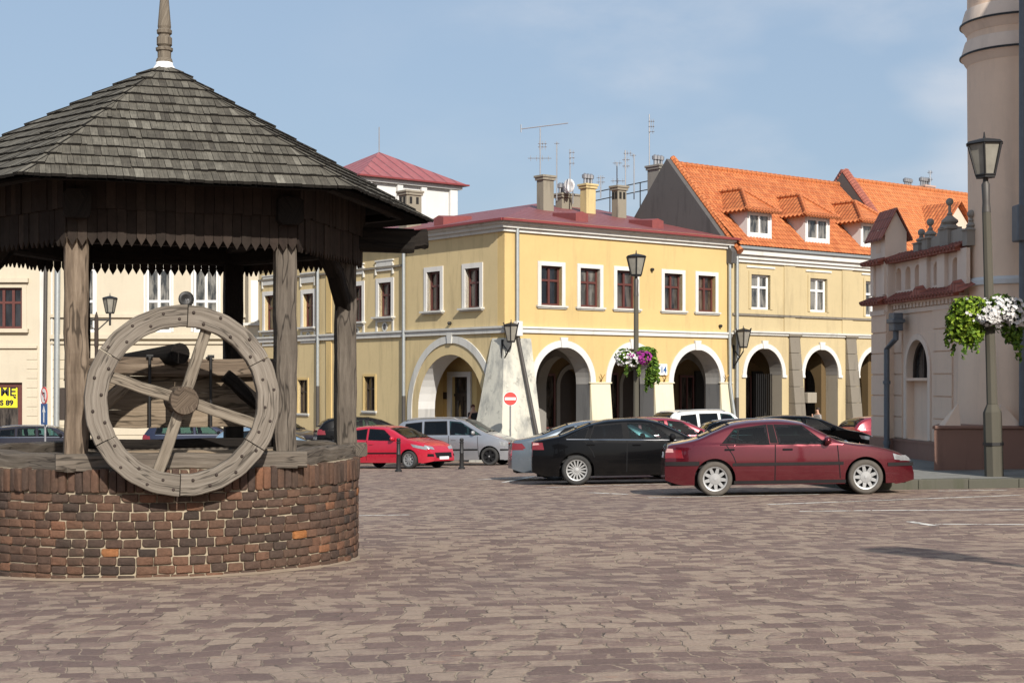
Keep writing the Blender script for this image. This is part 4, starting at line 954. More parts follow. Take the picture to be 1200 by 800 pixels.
b.box(.25,TL,-.6,-.5,zpl-1.2,z_hi); b.build('wall',M['beige'],h7,world=True)
b=MB(FW)
for z in [zpl+.5+i*.52 for i in range(6)]:                                # shadow joints of the banded plaster
    pass
bb=MB(FW); zz=zpl+.02; i=0
while zz<z_lo-.4:
    bb.box(n1+.15,tW(1048),-.002,.035,zz+.012,zz+.50); bb.box(tW(1117),n0-.15,-.002,.035,zz+.012,zz+.50); bb.box(tW(1040,.2)+.02,TL,.198,.235,zz+.012,zz+.50); zz+=.52
bb.build('plaster_band',M['beige'],h7,world=True)
b=MB(FW); b.box(n0+.12,n1-.12,-.3,-.16,zpl,ncz); b.build('niche_panel',M['beige'],h7,world=True)
b=MB(FW); b.box(n0+.1,n1-.1,-.16,.04,ncz,ncz+.07); b.build('niche_sill',M['beige'],h7,world=True)
b=MB(FW); b.add([(n0,-.2,ncz),(n1,-.2,ncz),(n1,-.2,CZ+1.1),(n0,-.2,CZ+1.1)],[(0,1,2,3)]); gw_=b.build('lunette_window',M['pane'],h7,world=True)
b=MB(FW); m_=(n0+n1)/2; r_=(n1-n0)/2-.12
o=arc(m_,CZ+.28,r_,.72,0,180,16); i_=arc(m_,CZ+.28,r_-.09,.63,180,0,16); b.prism(o+i_,-.2,-.14); b.box(m_-.03,m_+.03,-.2,-.14,ncz+.07,CZ+.95); b.box(n0+.12,n0+.2,-.2,-.14,ncz+.07,CZ+.28); b.box(n1-.2,n1-.12,-.2,-.14,ncz+.07,CZ+.28); b.build('window_frame',M['door'],gw_,world=True)
archivolt(h7,FW,n0+.12,n1-.12,CZ+.28,.72,.14,M['palebeige'],base=zpl+.02,key=False,y1=.04)
b=MB(FW); b.box(.25,TL,.001,.06,zpl-1.3,zpl); b.box(.25,TL,.001,.08,zpl-.06,zpl+.0); b.box(tW(1040,.2)-.02,TL+.03,.061,.27,zpl-1.3,zpl-.001); b.build('plinth',M['granite'],h7,world=True)
# frieze with small consoles under the lower tiled ledge
b=MB(FW); b.box(.25,TL,.001,.05,z_lo-.32,z_lo-.22); b.box(.25,TL,.001,.12,z_lo-.1,z_lo); b.box(TL-.9,TL,.2,.27,z_lo-.32,z_lo-.2)
for i in range(20):
    t=.3+i*.2; b.box(t,t+.11,.001,.10,z_lo-.2,z_lo-.1)
b.build('frieze',M['palebeige'],h7,world=True)
def ledge_tiles(t0,t1,z,p,rise=.26,n_=0):
    b=MB(FW); k=int((t1-t0)/.18)
    b.prism([(0,0),(1,0),(1,1)],0,.01) if 0 else None
    b.add([(t0,p,z),(t1,p,z),(t1,-.1,z+rise),(t0,-.1,z+rise),(t0,p,z-.06),(t1,p,z-.06),(t1,-.1,z-.06),(t0,-.1,z-.06)],[(0,1,2,3),(0,4,5,1),(0,3,7,4),(1,5,6,2),(4,7,6,5)],[(t0,0),(t1,0),(t1,.4),(t0,.4)]*2)
    for i in range(k+1): t=t0+(t1-t0)*i/k; b.tube([(t,p+.03,z+.0),(t,-.1,z+rise+.02)],.055,6)
    return b.build('ledge_tiles',M['tiledark'],h7,world=True)
ledge_tiles(.25,TL-.88,z_lo,.26,.2); ledge_tiles(TL-.88,TL+.2,z_lo+.003,.43,.2)
for t in (tW(1086),tW(1131)):
    b=MB(FW); b.add([(t-.42,.29,z_lo),(t+.42,.29,z_lo),(t,.29,z_lo+.25),(t-.42,-.05,z_lo+.16),(t+.42,-.05,z_lo+.16),(t,-.05,z_lo+.33)],[(0,1,2),(0,2,5,3),(1,4,5,2),(3,5,4),(0,3,4,1)],[(0,0),(1,0),(.5,.3),(0,.4),(1,.4),(.5,.5)]); b.build('ledge_gablet',M['tiledark'],h7,world=True)
# attic with blind arches and pilasters
nt_=[tW(p) for p in (1129-10,1117.5-17.5,1075,1064,1053)]
ac=[(tW(1123),tW(1116)),(tW(1103),tW(1094)),(tW(1078.5),tW(1072)),(tW(1067),tW(1061)),(tW(1056),tW(1050))]
b=MB(FW); zb=z_lo+.18
b.wall([(.25,z_lo-.05),(TL-.05,z_lo-.05),(TL-.05,z_hi),(.25,z_hi)],[[(a,zb+.08),(c,zb+.08)]+arc((a+c)/2,z_hi-.33,abs(c-a)/2,.15,0,180,10) for a,c in [(min(q),max(q)) for q in ac]],-.14,-.0)
b.box(tW(1040,.2),TL,.0,.2,z_lo,z_hi); b.build('attic_wall',M['palebeige'],h7,world=True)
b=MB(FW); b.box(.25,TL-.1,-.3,-.141,z_lo,z_hi); b.build('niche_back',M['beige'],h7,world=True)
b=MB(FW)
for p0,p1 in ((1137,1126),(1111,1102),(1090,1081)): b.box(tW(p0),tW(p1),.001,.09,zb,z_hi-.02)
b.box(TL-.2,TL,.2,.26,zb,z_hi); b.box(TL-.9,TL-.72,.2,.26,zb,z_hi); b.build('pilaster',M['palebeige'],h7,world=True)
ledge_tiles(.25,TL-.88,z_hi,.22,.15); ledge_tiles(TL-.88,TL+.18,z_hi+.003,.42,.15)
# gabled turretlet at the far end
tg=frame(tuple(FW@Vector((TL-.92,0,0))),WT,WN); b=MB(tg); zg0=z_hi+.15; zg1=CZ+(447-300)/F*37.3+1.0; ga=CZ+(447-246)/F*37.2
FGp=frame(tuple(FW@Vector((TL-.92,.24,0))),(-WN[0],-WN[1]),(-WT[0],-WT[1]))   # x across the gable, y towards the camera
g_=MB(FGp); gwid=.56; zsh=ga-.55
g_.prism([(0,z_hi),(gwid,z_hi),(gwid,zsh),(gwid/2,ga-.04),(0,zsh)],-.95,0); tgo=g_.build('gable_turret',M['palebeige'],h7,world=True)
g_=MB(FGp)
for s_ in (0,1):
    x0=-.13 if s_==0 else gwid+.13; P=[(x0,.08,zsh-.22),(gwid/2,.08,ga),(gwid/2,-1.05,ga),(x0,-1.05,zsh-.22)]
    Q=[(p[0],p[1],p[2]+.05) for p in P]; g_.add(P+Q,[(0,1,2,3),(4,5,6,7),(0,4,5,1),(1,5,6,2),(2,6,7,3),(3,7,4,0)],[(p[1],abs(p[0]-gwid/2)*1.8) for p in P]*2)
g_.build('turret_roof',M['tiledark'],tgo,world=True)
g_=MB(frame(tuple(FW@Vector((TL-.92,.242,0))),WT,WN)); g_.prism([(.3,z_hi+.25),(.58,z_hi+.25)]+arc(.44,z_hi+.68,.14,.14,0,180,10),-.05,.006); g_.build('blind_niche',M['beige'],tgo,world=True)
# ball pinnacles and scrolled gable
def pinnacle(px,ytop,ybase,s=1.0,plinth=.18):
    t=tW(px); d=WY0+WT[1]*t; x,y=(FW@Vector((t,-.05,0)))[:2]; zt=ZY(ytop,d); zb_=z_hi+.12; h_=zt-zb_; r=.088
    b=MB(); b.M=frame((x,y,0),WT,WN); b.box(-.17*s,.17*s,-.15,.15,zb_-.1,zb_+h_*.34); b.box(-.2*s,.2*s,-.18,.18,zb_+h_*.34,zb_+h_*.38); b.M=Matrix()
    b.lathe([(.17*s,zb_+h_*.38),(.11*s,zb_+h_*.44),(.155*s,zb_+h_*.49),(.15*s,zb_+h_*.53),(.075*s,zb_+h_*.6),(.05,zb_+h_*.64),(.07,zb_+h_*.66),(.035,zb_+h_*.70),(.032,zt-r*2)]+[(r*math.sin(a),zt-r-r*math.cos(a)) for a in [math.pi*i/10 for i in range(2,11)]],14,(x,y,0))
    return b.build('ball_pinnacle',M['darkstone'] if 0 else plaster('pinnacle_stone_%d'%px,(.30,.27,.235),(.08,.075,.065),.7),h7,world=True,smooth=True,autos=35)
pinnacle(1077.5,268,290,.85); pinnacle(1088,256,288,.95); pinnacle(1110.5,232,285,1.25); pinnacle(1135.5,246,280,.7)
b=MB(FW); ta,tb=tW(1110),tW(1084); 
b.prism([(ta,z_hi+.05),(ta,z_hi+.75),(ta+.3,z_hi+.66),(ta+.55,z_hi+.40),(ta+.8,z_hi+.36),(tb,z_hi+.5),(tb,z_hi+.05)],-.14,.02)
ta2=tW(1136); b.prism([(ta2,z_hi+.05),(ta2,z_hi+.5),(ta2+.25,z_hi+.38),(ta2+.5,z_hi+.45),(ta,z_hi+.42),(ta,z_hi+.05)],-.14,.02)
b.build('scrolled_gable',plaster('scroll_stone',(.36,.32,.275),(.1,.09,.08),.6),h7,world=True)
# downpipe with hopper
hp=tW(1053.5,.2); hx=FW@Vector((hp,.28,0)); pl_=FW@Vector((tW(1045,.2),.33,0))
pipe(h7,[(hx.x,hx.y,ZY(385,36)),(hx.x,hx.y,ZY(396,36)),(pl_.x,pl_.y,ZY(408,36)),(pl_.x,pl_.y,pb-.1)],.072,M['blupipe'],rings=())
b=MB(FW); b.box(hp-.17,hp+.17,.16,.40,ZY(387,36),ZY(366,36)); b.box(hp-.22,hp+.22,.12,.44,ZY(378,36),ZY(373,36)); b.build('pipe_hopper',M['blupipe'],h7,world=True,bevel=.02)
b=MB()
for y in (448,520): b.tube([(pl_.x,pl_.y,ZY(y,36)-.04),(pl_.x,pl_.y,ZY(y,36)+.04)],.095,10)
b.build('pipe_collar',M['blupipe'],h7,world=True)
# round turret on its square base with spurs
tcx,tcy=11.22,33.15; zk=ZY(498,31.9)
b=MB(); b.lathe([(1.30,zk-.05),(1.28,zk+.6),(1.24,ZY(392,32)),(1.06,ZY(372,32)),(1.045,ZY(331,32)),],48,(tcx,tcy,0)); b.lathe([(1.04,ZY(330,32)),(1.075,ZY(60,32)-.05),(1.075,ZY(40,32)),(1.07,ZY(-30,32))],48,(tcx,tcy,0))
tur=b.build('turret',M['turret'],h7,world=True,smooth=True,autos=40)
b=MB()
def ringm(py,h_,p0): z=ZY(py,32); b.lathe([(1.08,z-.16),(1.11,z-.12),(1.15,z-.05),(1.21,z+.02),(1.21,z+.06),(1.12,z+h_),(1.07,z+h_+.01)],48,(tcx,tcy,0))
ringm(55,.38,0); ringm(17,.38,0); b.build('ring_moulding',M['palebeige'],tur,world=True,smooth=True,autos=30)
b=MB()
for py in (53,15): z=ZY(py,32); b.lathe([(1.09,z+.0),(1.24,z-.01),(1.24,z+.025),(1.09,z+.1)],48,(tcx,tcy,0))
b.build('lead_flashing',M['iron'],tur,world=True)
b=MB(); z=ZY(331,32); b.lathe([(1.03,z-.02),(1.10,z),(1.10,z+.1),(1.04,z+.17)],48,(tcx,tcy,0)); b.build('white_band',M['white'],tur,world=True,smooth=True,autos=40)
b=MB(); bx0=PX(1094.5,31.6); fy=31.60; P=[(bx0,fy),(bx0+3.2,fy),(bx0+4,34.4),(bx0+1.0,34.4)]
b.slab(P,pb-.6,zk-.07); b.slab([(p[0]-(.05 if i in(0,) else 0),p[1]-(.05 if i<2 else 0)) for i,p in enumerate(P)],zk-.07,zk); b.build('turret_base',M['granite'],h7,world=True,bevel=.015)
b=MB()
for xa,xb,xt in ((PX(1108,31.6),PX(1127,31.6),PX(1123,31.9)),(PX(1166,31.6),PX(1198.5,31.6),PX(1174,31.9))):
    za=ZY(472,31.8); b.add([(xa,fy+.06,zk),(xb,fy+.06,zk),(xb,fy+.5,zk),(xa,fy+.5,zk),(xt,fy+.3,za)],[(0,1,4),(1,2,4),(2,3,4),(3,0,4),(0,3,2,1)])
b.build('base_spur',M['beige'],h7,world=True)
pipe(h7,[(PX(1198.5,31.55),31.55,14),(PX(1198.5,31.55),31.55,ZY(285,31.6)),(PX(1198.5,31.55),31.55,zk)],.08,M['blupipe'])
b=MB(); b.box(PX(1190,31.5),PX(1207,31.5),31.35,31.75,ZY(283,31.5),ZY(240,31.5)); b.build('pipe_hopper',M['blupipe'],h7,world=True,bevel=.03)
# unseen main body of the town hall at right, sized for its shade
b=MB(); b.slab([(12.0,22.6),(26,22.6),(26,30.6),(12.0,30.6)],-2.5,12.6); b.build('main_block',M['beige'],h7,world=True)
b=MB(); b.slab([(11.95,22.55),(26,22.55),(26,30.65),(11.95,30.65)],-2.5,zk); b.build('main_plinth',M['granite'],h7,world=True)
# ================================================================== the wooden well house
WC=Vector((-3.515,15.1,0)); TH=-1.764; WG=G(WC.x,WC.y)
well=thing('well_house','roofed wooden well with round brick base, shingled hexagonal roof and big wooden crank wheel','well',(WC.x,WC.y,WG))
def HV(k,r,z): a=TH+math.pi/3*k; return Vector((WC.x+r*math.cos(a),WC.y+r*math.sin(a),z))
ZT=CZ-.775; RB=1.95; RPo=1.863; ZEV=CZ+1.70; ZAP=CZ+3.20; RE=2.80
rnd=random.Random(11)
core=MB(); core.lathe([(RB-.024,WG-.5),(RB-.024,ZT-.012),(RB-.45,ZT-.012),(RB-.45,WG-.5)],96,(WC.x,WC.y,0),caps=False); bb_=core.build('brick_base',M['mortar'],well,world=True)
br=MB()
def brick(a0,a1,z0,z1,ro,dep=.10):
    g_=.008; br.cc=min(1,max(0,rnd.gauss(.48,.2))) if rnd.random()>.014 else rnd.uniform(.95,1)
    vs=[]
    j=lambda s=.004: rnd.gauss(0,s)
    for (aa,zz_) in ((a0,z0),(a1,z0),(a1,z1),(a0,z1)):
        vs.append((aa,zz_,ro-dep))
    am=(a0+a1)/2
    out=[]
    # rounded, weathered front: outline of 12 points drawn in over three steps
    rings=[]
    w2=(a1-a0)/2*RB; h2=(z1-z0)/2; zm=(z0+z1)/2; cr=[abs(j(.28))+.10 for i in range(4)]
    ol=[]
    for q,(sx,sz) in enumerate(((-1,-1),(1,-1),(1,1),(-1,1))):
        k_=min(w2,h2)*min(.85,cr[q]*1.1); c3=[(sx*w2,sz*(h2-k_)),(sx*(w2-k_*.3),sz*(h2-k_*.3)),(sx*(w2-k_),sz*h2)]
        ol+= c3 if sx*sz>0 else c3[::-1]
    jt=[(j(.002),j(.002)) for i in ol]; tilt=(j(.02),j(.03))
    for ins,dr in ((0,-.06),(0,-.011),(.0032,-.003),(.008,0)):
        rg=[]
        for (x,zz_),(jx,jz_) in zip(ol,jt):
            fx=max(0,1-ins/w2); fz=max(0,1-ins/h2); X_=(x+jx)*fx; Z_=(zz_+jz_)*fz
            rr_=ro+dr+(X_*tilt[0]+Z_*tilt[1]+(j(.0018) if dr>-.01 else 0)); a_=am+X_/RB; rg.append((WC.x+rr_*math.cos(a_),WC.y+rr_*math.sin(a_),zm+Z_))
        rings.append(rg)
    P=[p for rg in rings for p in rg]; n_=len(ol)
    br.add(P,[(k*n_+i,k*n_+(i+1)%n_,(k+1)*n_+(i+1)%n_,(k+1)*n_+i) for k in range(3) for i in range(n_)]+[tuple(3*n_+i for i in range(n_))])
z=ZT; hs_=.205; nS=158
for i in range(nS):
    a=2*math.pi*i/nS; jz=rnd.uniform(-.012,.008); jr=rnd.gauss(.012,.007); brick(a+.0022,a+2*math.pi/nS-.0022,z-hs_+jz,z+jz,RB+jr)
z-=hs_+.016; ch_=.071; row=0
while z>WG-.12:
    off=(row%2)*.0403+rnd.gauss(0,.004)+row*.011; a=off; ws_=[rnd.choice((.148,.155,.158,.165,.19 if rnd.random()<.06 else .155)) for i in range(78)]; tot=sum(ws_)
    for wd_ in ws_:
        a1=a+wd_/tot*2*math.pi
        jz=rnd.gauss(0,.003); brick(a+.0025,a1-.0025,z-ch_+jz,z+jz+.0005,RB+rnd.gauss(0,.005)); a=a1
    z-=ch_+.008; row+=1
br.build('bricks',M['brick'],bb_,world=True,smooth=True,autos=50)
b=MB(); b.lathe([(RB+.16,WG-.3),(RB+.14,G(-3,13)+.0),(RB+.0,WG+.02)],64,(WC.x,WC.y,0),caps=False)
# sand and mortar spill at the foot of the wall follows the slope
b=MB(); ns=96; vs=[]
for i in range(ns):
    a=2*math.pi*i/ns; rr=RB+.09+.05*noise.noise((math.cos(a)*3,math.sin(a)*3,0))
    for r,dz in ((RB-.03,.035),(RB+.015,.015),(rr-.06,.003)):
        x,y=WC.x+r*math.cos(a),WC.y+r*math.sin(a); vs.append((x,y,G(x,y)+dz))
b.add(vs,[(i*3+k,((i+1)%ns)*3+k,((i+1)%ns)*3+k+1,i*3+k+1) for i in range(ns) for k in range(2)]); b.build('mortar_skirt',plaster('sandy_spill',(.24,.185,.135),(.12,.09,.07),.6),bb_,world=True,smooth=True)
# sill beams, posts, top plates, braces
tn=lambda k: (HV(k+1,1,0)-HV(k,1,0)).normalized()
def nrm(k): a=TH+math.pi/3*(k+.5); return Vector((math.cos(a),math.sin(a),0))
for k in range(6):
    a,c=HV(k,RPo+.02,0),HV(k+1,RPo+.02,0); t=(c-a).normalized(); zz=ZT+.05+(0.0 if k%2 else .010)
    b=MB(); b.beam(a-t*(.17 if k%2==0 else -.03)+Vector((0,0,zz)),c+t*(.17 if k%2==0 else -.03)+Vector((0,0,zz)),.26,.15,.006,seg=8); b.build('sill_beam',M['postgrey'],well,world=True)
    b=MB(); a2_,c2_=HV(k,RPo-.02,0),HV(k+1,RPo-.02,0)
    b.beam(a2_-t*.02+Vector((0,0,ZT-.005+.01)),a2_+t*.55+Vector((0,0,ZT+.0)),.34,.045,.004,seg=3); b.beam(c2_-t*.5+Vector((0,0,ZT+.004)),c2_+t*.1+Vector((0,0,ZT-.002)),.34,.045,.004,seg=3); b.build('packing_board',M['postgrey'],well,world=True)
for k in range(6):
    n_=nrm(k); b=MB(); p=HV(k,RPo,0)+(Vector((.2,0,0)) if k==4 else Vector()); b.beam(p+Vector((0,0,ZT+.12)),p+Vector((0,0,CZ+1.52)),.205 if k!=1 else .19,.21,.005,up=nrm(0),seg=12,ch=.09)
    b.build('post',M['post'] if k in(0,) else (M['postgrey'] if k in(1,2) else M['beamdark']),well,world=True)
for k in range(6):
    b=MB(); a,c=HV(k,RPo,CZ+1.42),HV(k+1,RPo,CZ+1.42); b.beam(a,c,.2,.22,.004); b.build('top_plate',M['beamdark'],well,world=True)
def brace(k,end,ln=.78,drop=.62):
    a,c=HV(k,RPo,0),HV(k+1,RPo,0); p=a if end==0 else c; t=(c-a).normalized()*(1 if end==0 else -1); b=MB()
    pts=[p+t*.02+Vector((0,0,CZ+1.38-drop)),p+t*(ln*.42)+Vector((0,0,CZ+1.38-drop*.45)),p+t*ln+Vector((0,0,CZ+1.40))]
    for i in range(2): b.beam(pts[i],pts[i+1]+(pts[i+1]-pts[i]).normalized()*.04,.13,.16,.004,up=nrm(k),seg=3)
    b.build('brace',M['beamdark'],well,world=True)
for k,e_ in ((1,1),(4,1),(5,0)): brace(k,e_)
n0v=nrm(0)
def tie(p,q,ea,eb): 
    d=(q-p).normalized(); b=MB(); b.beam(p-d*ea,q+d*eb,.23,.25,.005,seg=6); b.build('roof_beam',M['beamdark'],well,world=True)
for k0,k1 in ((0,4),(1,3)):
    tie(HV(k0,RPo,CZ+1.56),HV(k1,RPo,CZ+1.56),.30,.30)
tie(HV(5,RPo,CZ+1.50),HV(2,RPo,CZ+1.50),.72,.72)
b=MB(); b.beam(HV(2,RE-.32,CZ+1.50),HV(2,RE-.06,CZ+1.52),.2,.2,.004); b.build('carved_beam_end',M['beamdark'],well,world=True)
for k in range(6):
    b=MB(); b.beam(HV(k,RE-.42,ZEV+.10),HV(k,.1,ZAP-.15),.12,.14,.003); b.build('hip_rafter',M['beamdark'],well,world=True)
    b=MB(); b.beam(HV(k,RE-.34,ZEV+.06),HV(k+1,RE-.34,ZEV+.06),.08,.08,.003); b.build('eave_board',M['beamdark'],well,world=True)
# roof deck and shingles
b=MB(); b.add([tuple(HV(k,RE-.03,ZEV-.005)) for k in range(6)]+[(WC.x,WC.y,ZAP-.03)],[(k,(k+1)%6,6) for k in range(6)]); rf=b.build('roof',M['beamdark'],well,world=True)
sh_=MB(); NRW=13
for k in range(6):
    A,B=HV(k,RE,ZEV),HV(k+1,RE,ZEV); Ap=Vector((WC.x,WC.y,ZAP)); nrm_=(B-A).cross(Ap-A).normalized()
    if nrm_.z<0: nrm_=-nrm_
    def RPt(s,q,h): return A.lerp(B,s).lerp(Ap,q)+nrm_*h if False else (A.lerp(Ap,q)).lerp(B.lerp(Ap,q),s)+nrm_*h
    el=(B-A).length
    for r in range(NRW):
        q0=max(0,r/NRW*.985); q1=min(.995,q0+1.55/NRW); wl_=el*(1-q0); x=0.0
        while x<wl_-.004:
            wd_=min(rnd.uniform(.038,.082),wl_-x); 
            if wl_-x-wd_<.04: wd_=wl_-x
            s0,s1=x/wl_,(x+wd_-.003)/wl_
            if x==0: s0-=.012*el/wl_
            if x+wd_>=wl_-.001: s1+=.014*el/wl_
            qj=max(0,q0+rnd.gauss(0,.0016)); h0=.036+rnd.gauss(0,.0025); h1=.008
            # keep the shingle's sides parallel where the hips allow
            w1=el*(1-q1); f=lambda s: min(1.012,max(-.012,(.5+(s-.5)*wl_/w1))) if w1>.01 else s
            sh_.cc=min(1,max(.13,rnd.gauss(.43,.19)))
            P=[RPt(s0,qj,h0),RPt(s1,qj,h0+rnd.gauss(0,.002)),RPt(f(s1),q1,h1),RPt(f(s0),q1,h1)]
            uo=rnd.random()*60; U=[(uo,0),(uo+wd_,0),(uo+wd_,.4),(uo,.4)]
            sh_.add(P,[(0,1,2,3)],U); cc_=sh_.cc; sh_.cc=.0  # near-black butts and sides: end grain plus the rows' shadow lines put in colour
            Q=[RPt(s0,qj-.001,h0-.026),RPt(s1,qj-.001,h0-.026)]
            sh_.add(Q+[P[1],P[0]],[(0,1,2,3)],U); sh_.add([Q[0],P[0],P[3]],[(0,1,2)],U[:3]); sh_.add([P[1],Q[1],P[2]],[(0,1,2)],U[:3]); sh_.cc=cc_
            x+=wd_
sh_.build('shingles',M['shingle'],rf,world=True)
b=MB()
for k in range(6):                               # hip courses
    for r in range(NRW*2-1):
        q0=r/(NRW*2); q1=q0+1.6/(NRW*2); b.cc=rnd.uniform(.15,.6)
        A=HV(k,RE,ZEV).lerp(Vector((WC.x,WC.y,ZAP)),q0); B=HV(k,RE,ZEV).lerp(Vector((WC.x,WC.y,ZAP)),min(1,q1))
        for s_ in (-1,1):
            sd=tn(k) if s_>0 else -tn(k-1); fall=.05
            wd_=.085*(1-q0*.5)
            P=[A+Vector((0,0,.052)),A+sd*wd_+Vector((0,0,.042)),B+sd*wd_*.9+Vector((0,0,.03)),B+Vector((0,0,.038))]; b.add(P+[p-Vector((0,0,.016)) for p in P],[(0,1,2,3),(4,5,1,0),(5,6,2,1),(4,7,6,5)])
pass
b=MB(); b.lathe([(.25,ZAP-.135),(.12,ZAP-.05),(.085,ZAP+.0),(.085,ZAP+.02)],20,(WC.x,WC.y,0)); b.build('finial_flashing',M['signwhite'],rf,world=True,smooth=True)
b=MB(); zf=ZAP
b.lathe([(.082,zf-.02),(.085,zf+.03),(.075,zf+.06),(.068,zf+.065),(.070,zf+.13),(.085,zf+.14),(.088,zf+.165),(.06,zf+.18),(.078,zf+.2),(.078,zf+.27),(.06,zf+.285),(.058,zf+.30),(.076,zf+.315),(.078,zf+.345),(.062,zf+.36),(.068,zf+.385),(.040,zf+.72),(.028,zf+.95),(.05,zf+.97),(.05,zf+1.0),(.01,zf+1.08)],14,(WC.x,WC.y,0)); b.build('finial',M['spokewood'],rf,world=True)
# scalloped valance boards, two tiers
va=MB()
for k in range(6):
    for R0,zb_,zt_,tip in ((2.03,CZ+1.215,CZ+1.62,.05),(2.065,CZ+1.52,CZ+1.99,.0)):
        a,c=HV(k,R0,0),HV(k+1,R0,0); t=(c-a).normalized(); n_=nrm(k); Ln=(c-a).length; nb=int(Ln/.083); wd_=Ln/nb
        for i in range(nb):
            va.cc=min(1,max(0,rnd.gauss(.45,.25))); jz=rnd.gauss(0,.006); jn=rnd.gauss(0,.003)
            p0=a+t*(i*wd_+.002); p1=a+t*((i+1)*wd_-.002); pm=(p0+p1)/2; Z=Vector((0,0,1)); o_=n_*(.018+jn)
            F_=[p0+Z*(zb_+tip+jz),pm+Z*(zb_+jz-(.02 if tip else 0)),p1+Z*(zb_+tip+jz),p1+Z*zt_,p0+Z*zt_]
            va.add([f+o_ for f in F_]+[f+n_*jn for f in F_],[(0,1,2,3,4),(5,9,8,7,6),(0,5,6,1),(1,6,7,2),(2,7,8,3),(0,4,9,5)])
va.build('valance',M['valance'],well,world=True)
# windlass box between the front posts
ct=HV(0,RPo,0).lerp(HV(1,RPo,0),.5)-n0v*.55; tt=tn(0); Z=Vector((0,0,1))
def LP(u,n_,z): return ct+tt*u+n0v*n_+Z*z
b=MB(); zc=CZ+.12
b.beam(LP(-.98,.08,CZ+.13),LP(.98,.08,CZ+.13),.17,.17,.006,seg=8); b.build('windlass_beam',M['post'],well,world=True)
for z0,h_,mt in ((CZ-.03,.16,'plank'),(CZ-.185,.165,'plank'),(CZ-.345,.165,'plank')):
    b=MB(); b.beam(LP(-.78,.02,z0),LP(.86,.02,z0),.07,h_,.004,seg=8,ch=.08); b.build('box_plank',M[mt],well,world=True)
for u in (-.26,.30):
    b=MB(); b.tube([LP(u,.075+.11,CZ-.42),LP(u,.075+.11,CZ+.24)],.014,6); b.tube([LP(u,-.1,CZ+.225),LP(u,.2,CZ+.225)],.014,6); b.tube([LP(u-.03,.185,CZ+.235),LP(u+.03,.185,CZ+.235)],.018,6); b.build('iron_strap',M['iron'],well,world=True)
for (u0,z0,u1,z1) in ((-.98,-.48,-.42,.02),(.98,-.42,.42,.06),):
    b=MB(); b.beam(LP(u0,.28,CZ+z0),LP(u1,.28,CZ+z1),.12,.15,.005,up=n0v); b.build('strut',M['plank'] if u0<0 else M['beamdark'],well,world=True)
for u,z in ((-.7,-.76),(.6,-.76)):
    b=MB(); b.beam(LP(u-.5,-.1,CZ+z),LP(u+.6,-.1,CZ+z),.16,.14,.005); b.build('floor_board',M['plank'],well,world=True)
b=MB(); b.beam(LP(-.98,.40,CZ-.565),LP(.98,.40,CZ-.565),.09,.085,.003); b.build('lower_rail',M['beamdark'],well,world=True)
b=MB(); b.beam(LP(-.98,.45,CZ-.70),LP(.98,.45,CZ-.70),.12,.15,.004); b.build('lower_board',M['plank'],well,world=True)
b=MB(); pa_=LP(.0,.33,CZ+.26); pb_=LP(-.50,-1.1,CZ+.15); b.tube([pa_,pa_.lerp(pb_,.3),pb_],[.098,.10,.11],16); b.build('windlass_log',M['beamdark'],well,world=True,autos=40,smooth=True)
# the wheel
cw_=WC+n0v*2.12-tt*.055+Z*(CZ-.165); RW=.835; RI=.645
wh=thing('crank_wheel',None,None,(0,0,0)); wh.name='wheel'; wh.parent=well; wh.location=cw_-Vector(well.location)
for kk in ('label','category'):
    if kk in wh: del wh[kk]
FWh=frame((0,0,0),(tt.x,tt.y),(n0v.x,n0v.y))
b=MB(FWh)
for i in range(6):
    a0=27.5+60*i; b.cc=rnd.uniform(.3,1); off=rnd.random()*30
    N_=14; vs=[];uv=[]
    for j in range(N_+1):
        a=R_(a0+.35+(59.3)*j/N_)
        for r,n_ in ((RI,-.055),(RI,.05),(RI+.008,.058),(RW-.008,.058),(RW,.05),(RW,-.055)):
            rr=r+.003*math.sin(j*1.7+i); vs.append((rr*math.cos(a),n_+(0.004*((i%2)*2-1)),rr*math.sin(a))); uv.append((a*.75+off,off+ (r-RI)*1.2+n_*.3))
    fs=[tuple(range(6)),tuple(N_*6+q for q in range(6))[::-1]]
    for j in range(N_):
        for q in range(6): fs.append((j*6+q,(j+1)*6+q,(j+1)*6+(q+1)%6,j*6+(q+1)%6))
    b.add(vs,fs,uv)
b.build('rim',M['wheelwood'],wh)
for a in (71.5,161.5,251.5,341.5):
    q=R_(a); b=MB(FWh); dirv=Vector((math.cos(q),0,math.sin(q)))
    b.beam(dirv*.05+Vector((0,-.03,0)),dirv*(RI+.06)+Vector((0,-.03,0)),.098,.06,.003,up=(0,1,0),seg=6); b.build('spoke',M['spokewood'],wh)
b=MB(FWh); b.lathe([(.125,-.45),(.125,.10),(.118,.115)],24,(0,0,0),'y'); b.build('hub',M['post'],wh,smooth=True,autos=40)
b=MB(FWh)
for i in range(36):
    a=R_(5+10*i+rnd.uniform(-2,2)); r=RI+(.055 if i%2 else .135)+rnd.uniform(-.012,.012)
    b.lathe([(.0145,.05),(.0145,.064),(.008,.071)],7,(r*math.cos(a),0,r*math.sin(a)),'y')
b.build('bolt',M['rust'],wh)
b=MB(FWh); b.lathe([(.0,0),(.05,0),(.05,1.6)],12,(0,-2.1,0),'y',caps=False); b.build('axle',M['iron'],wh)

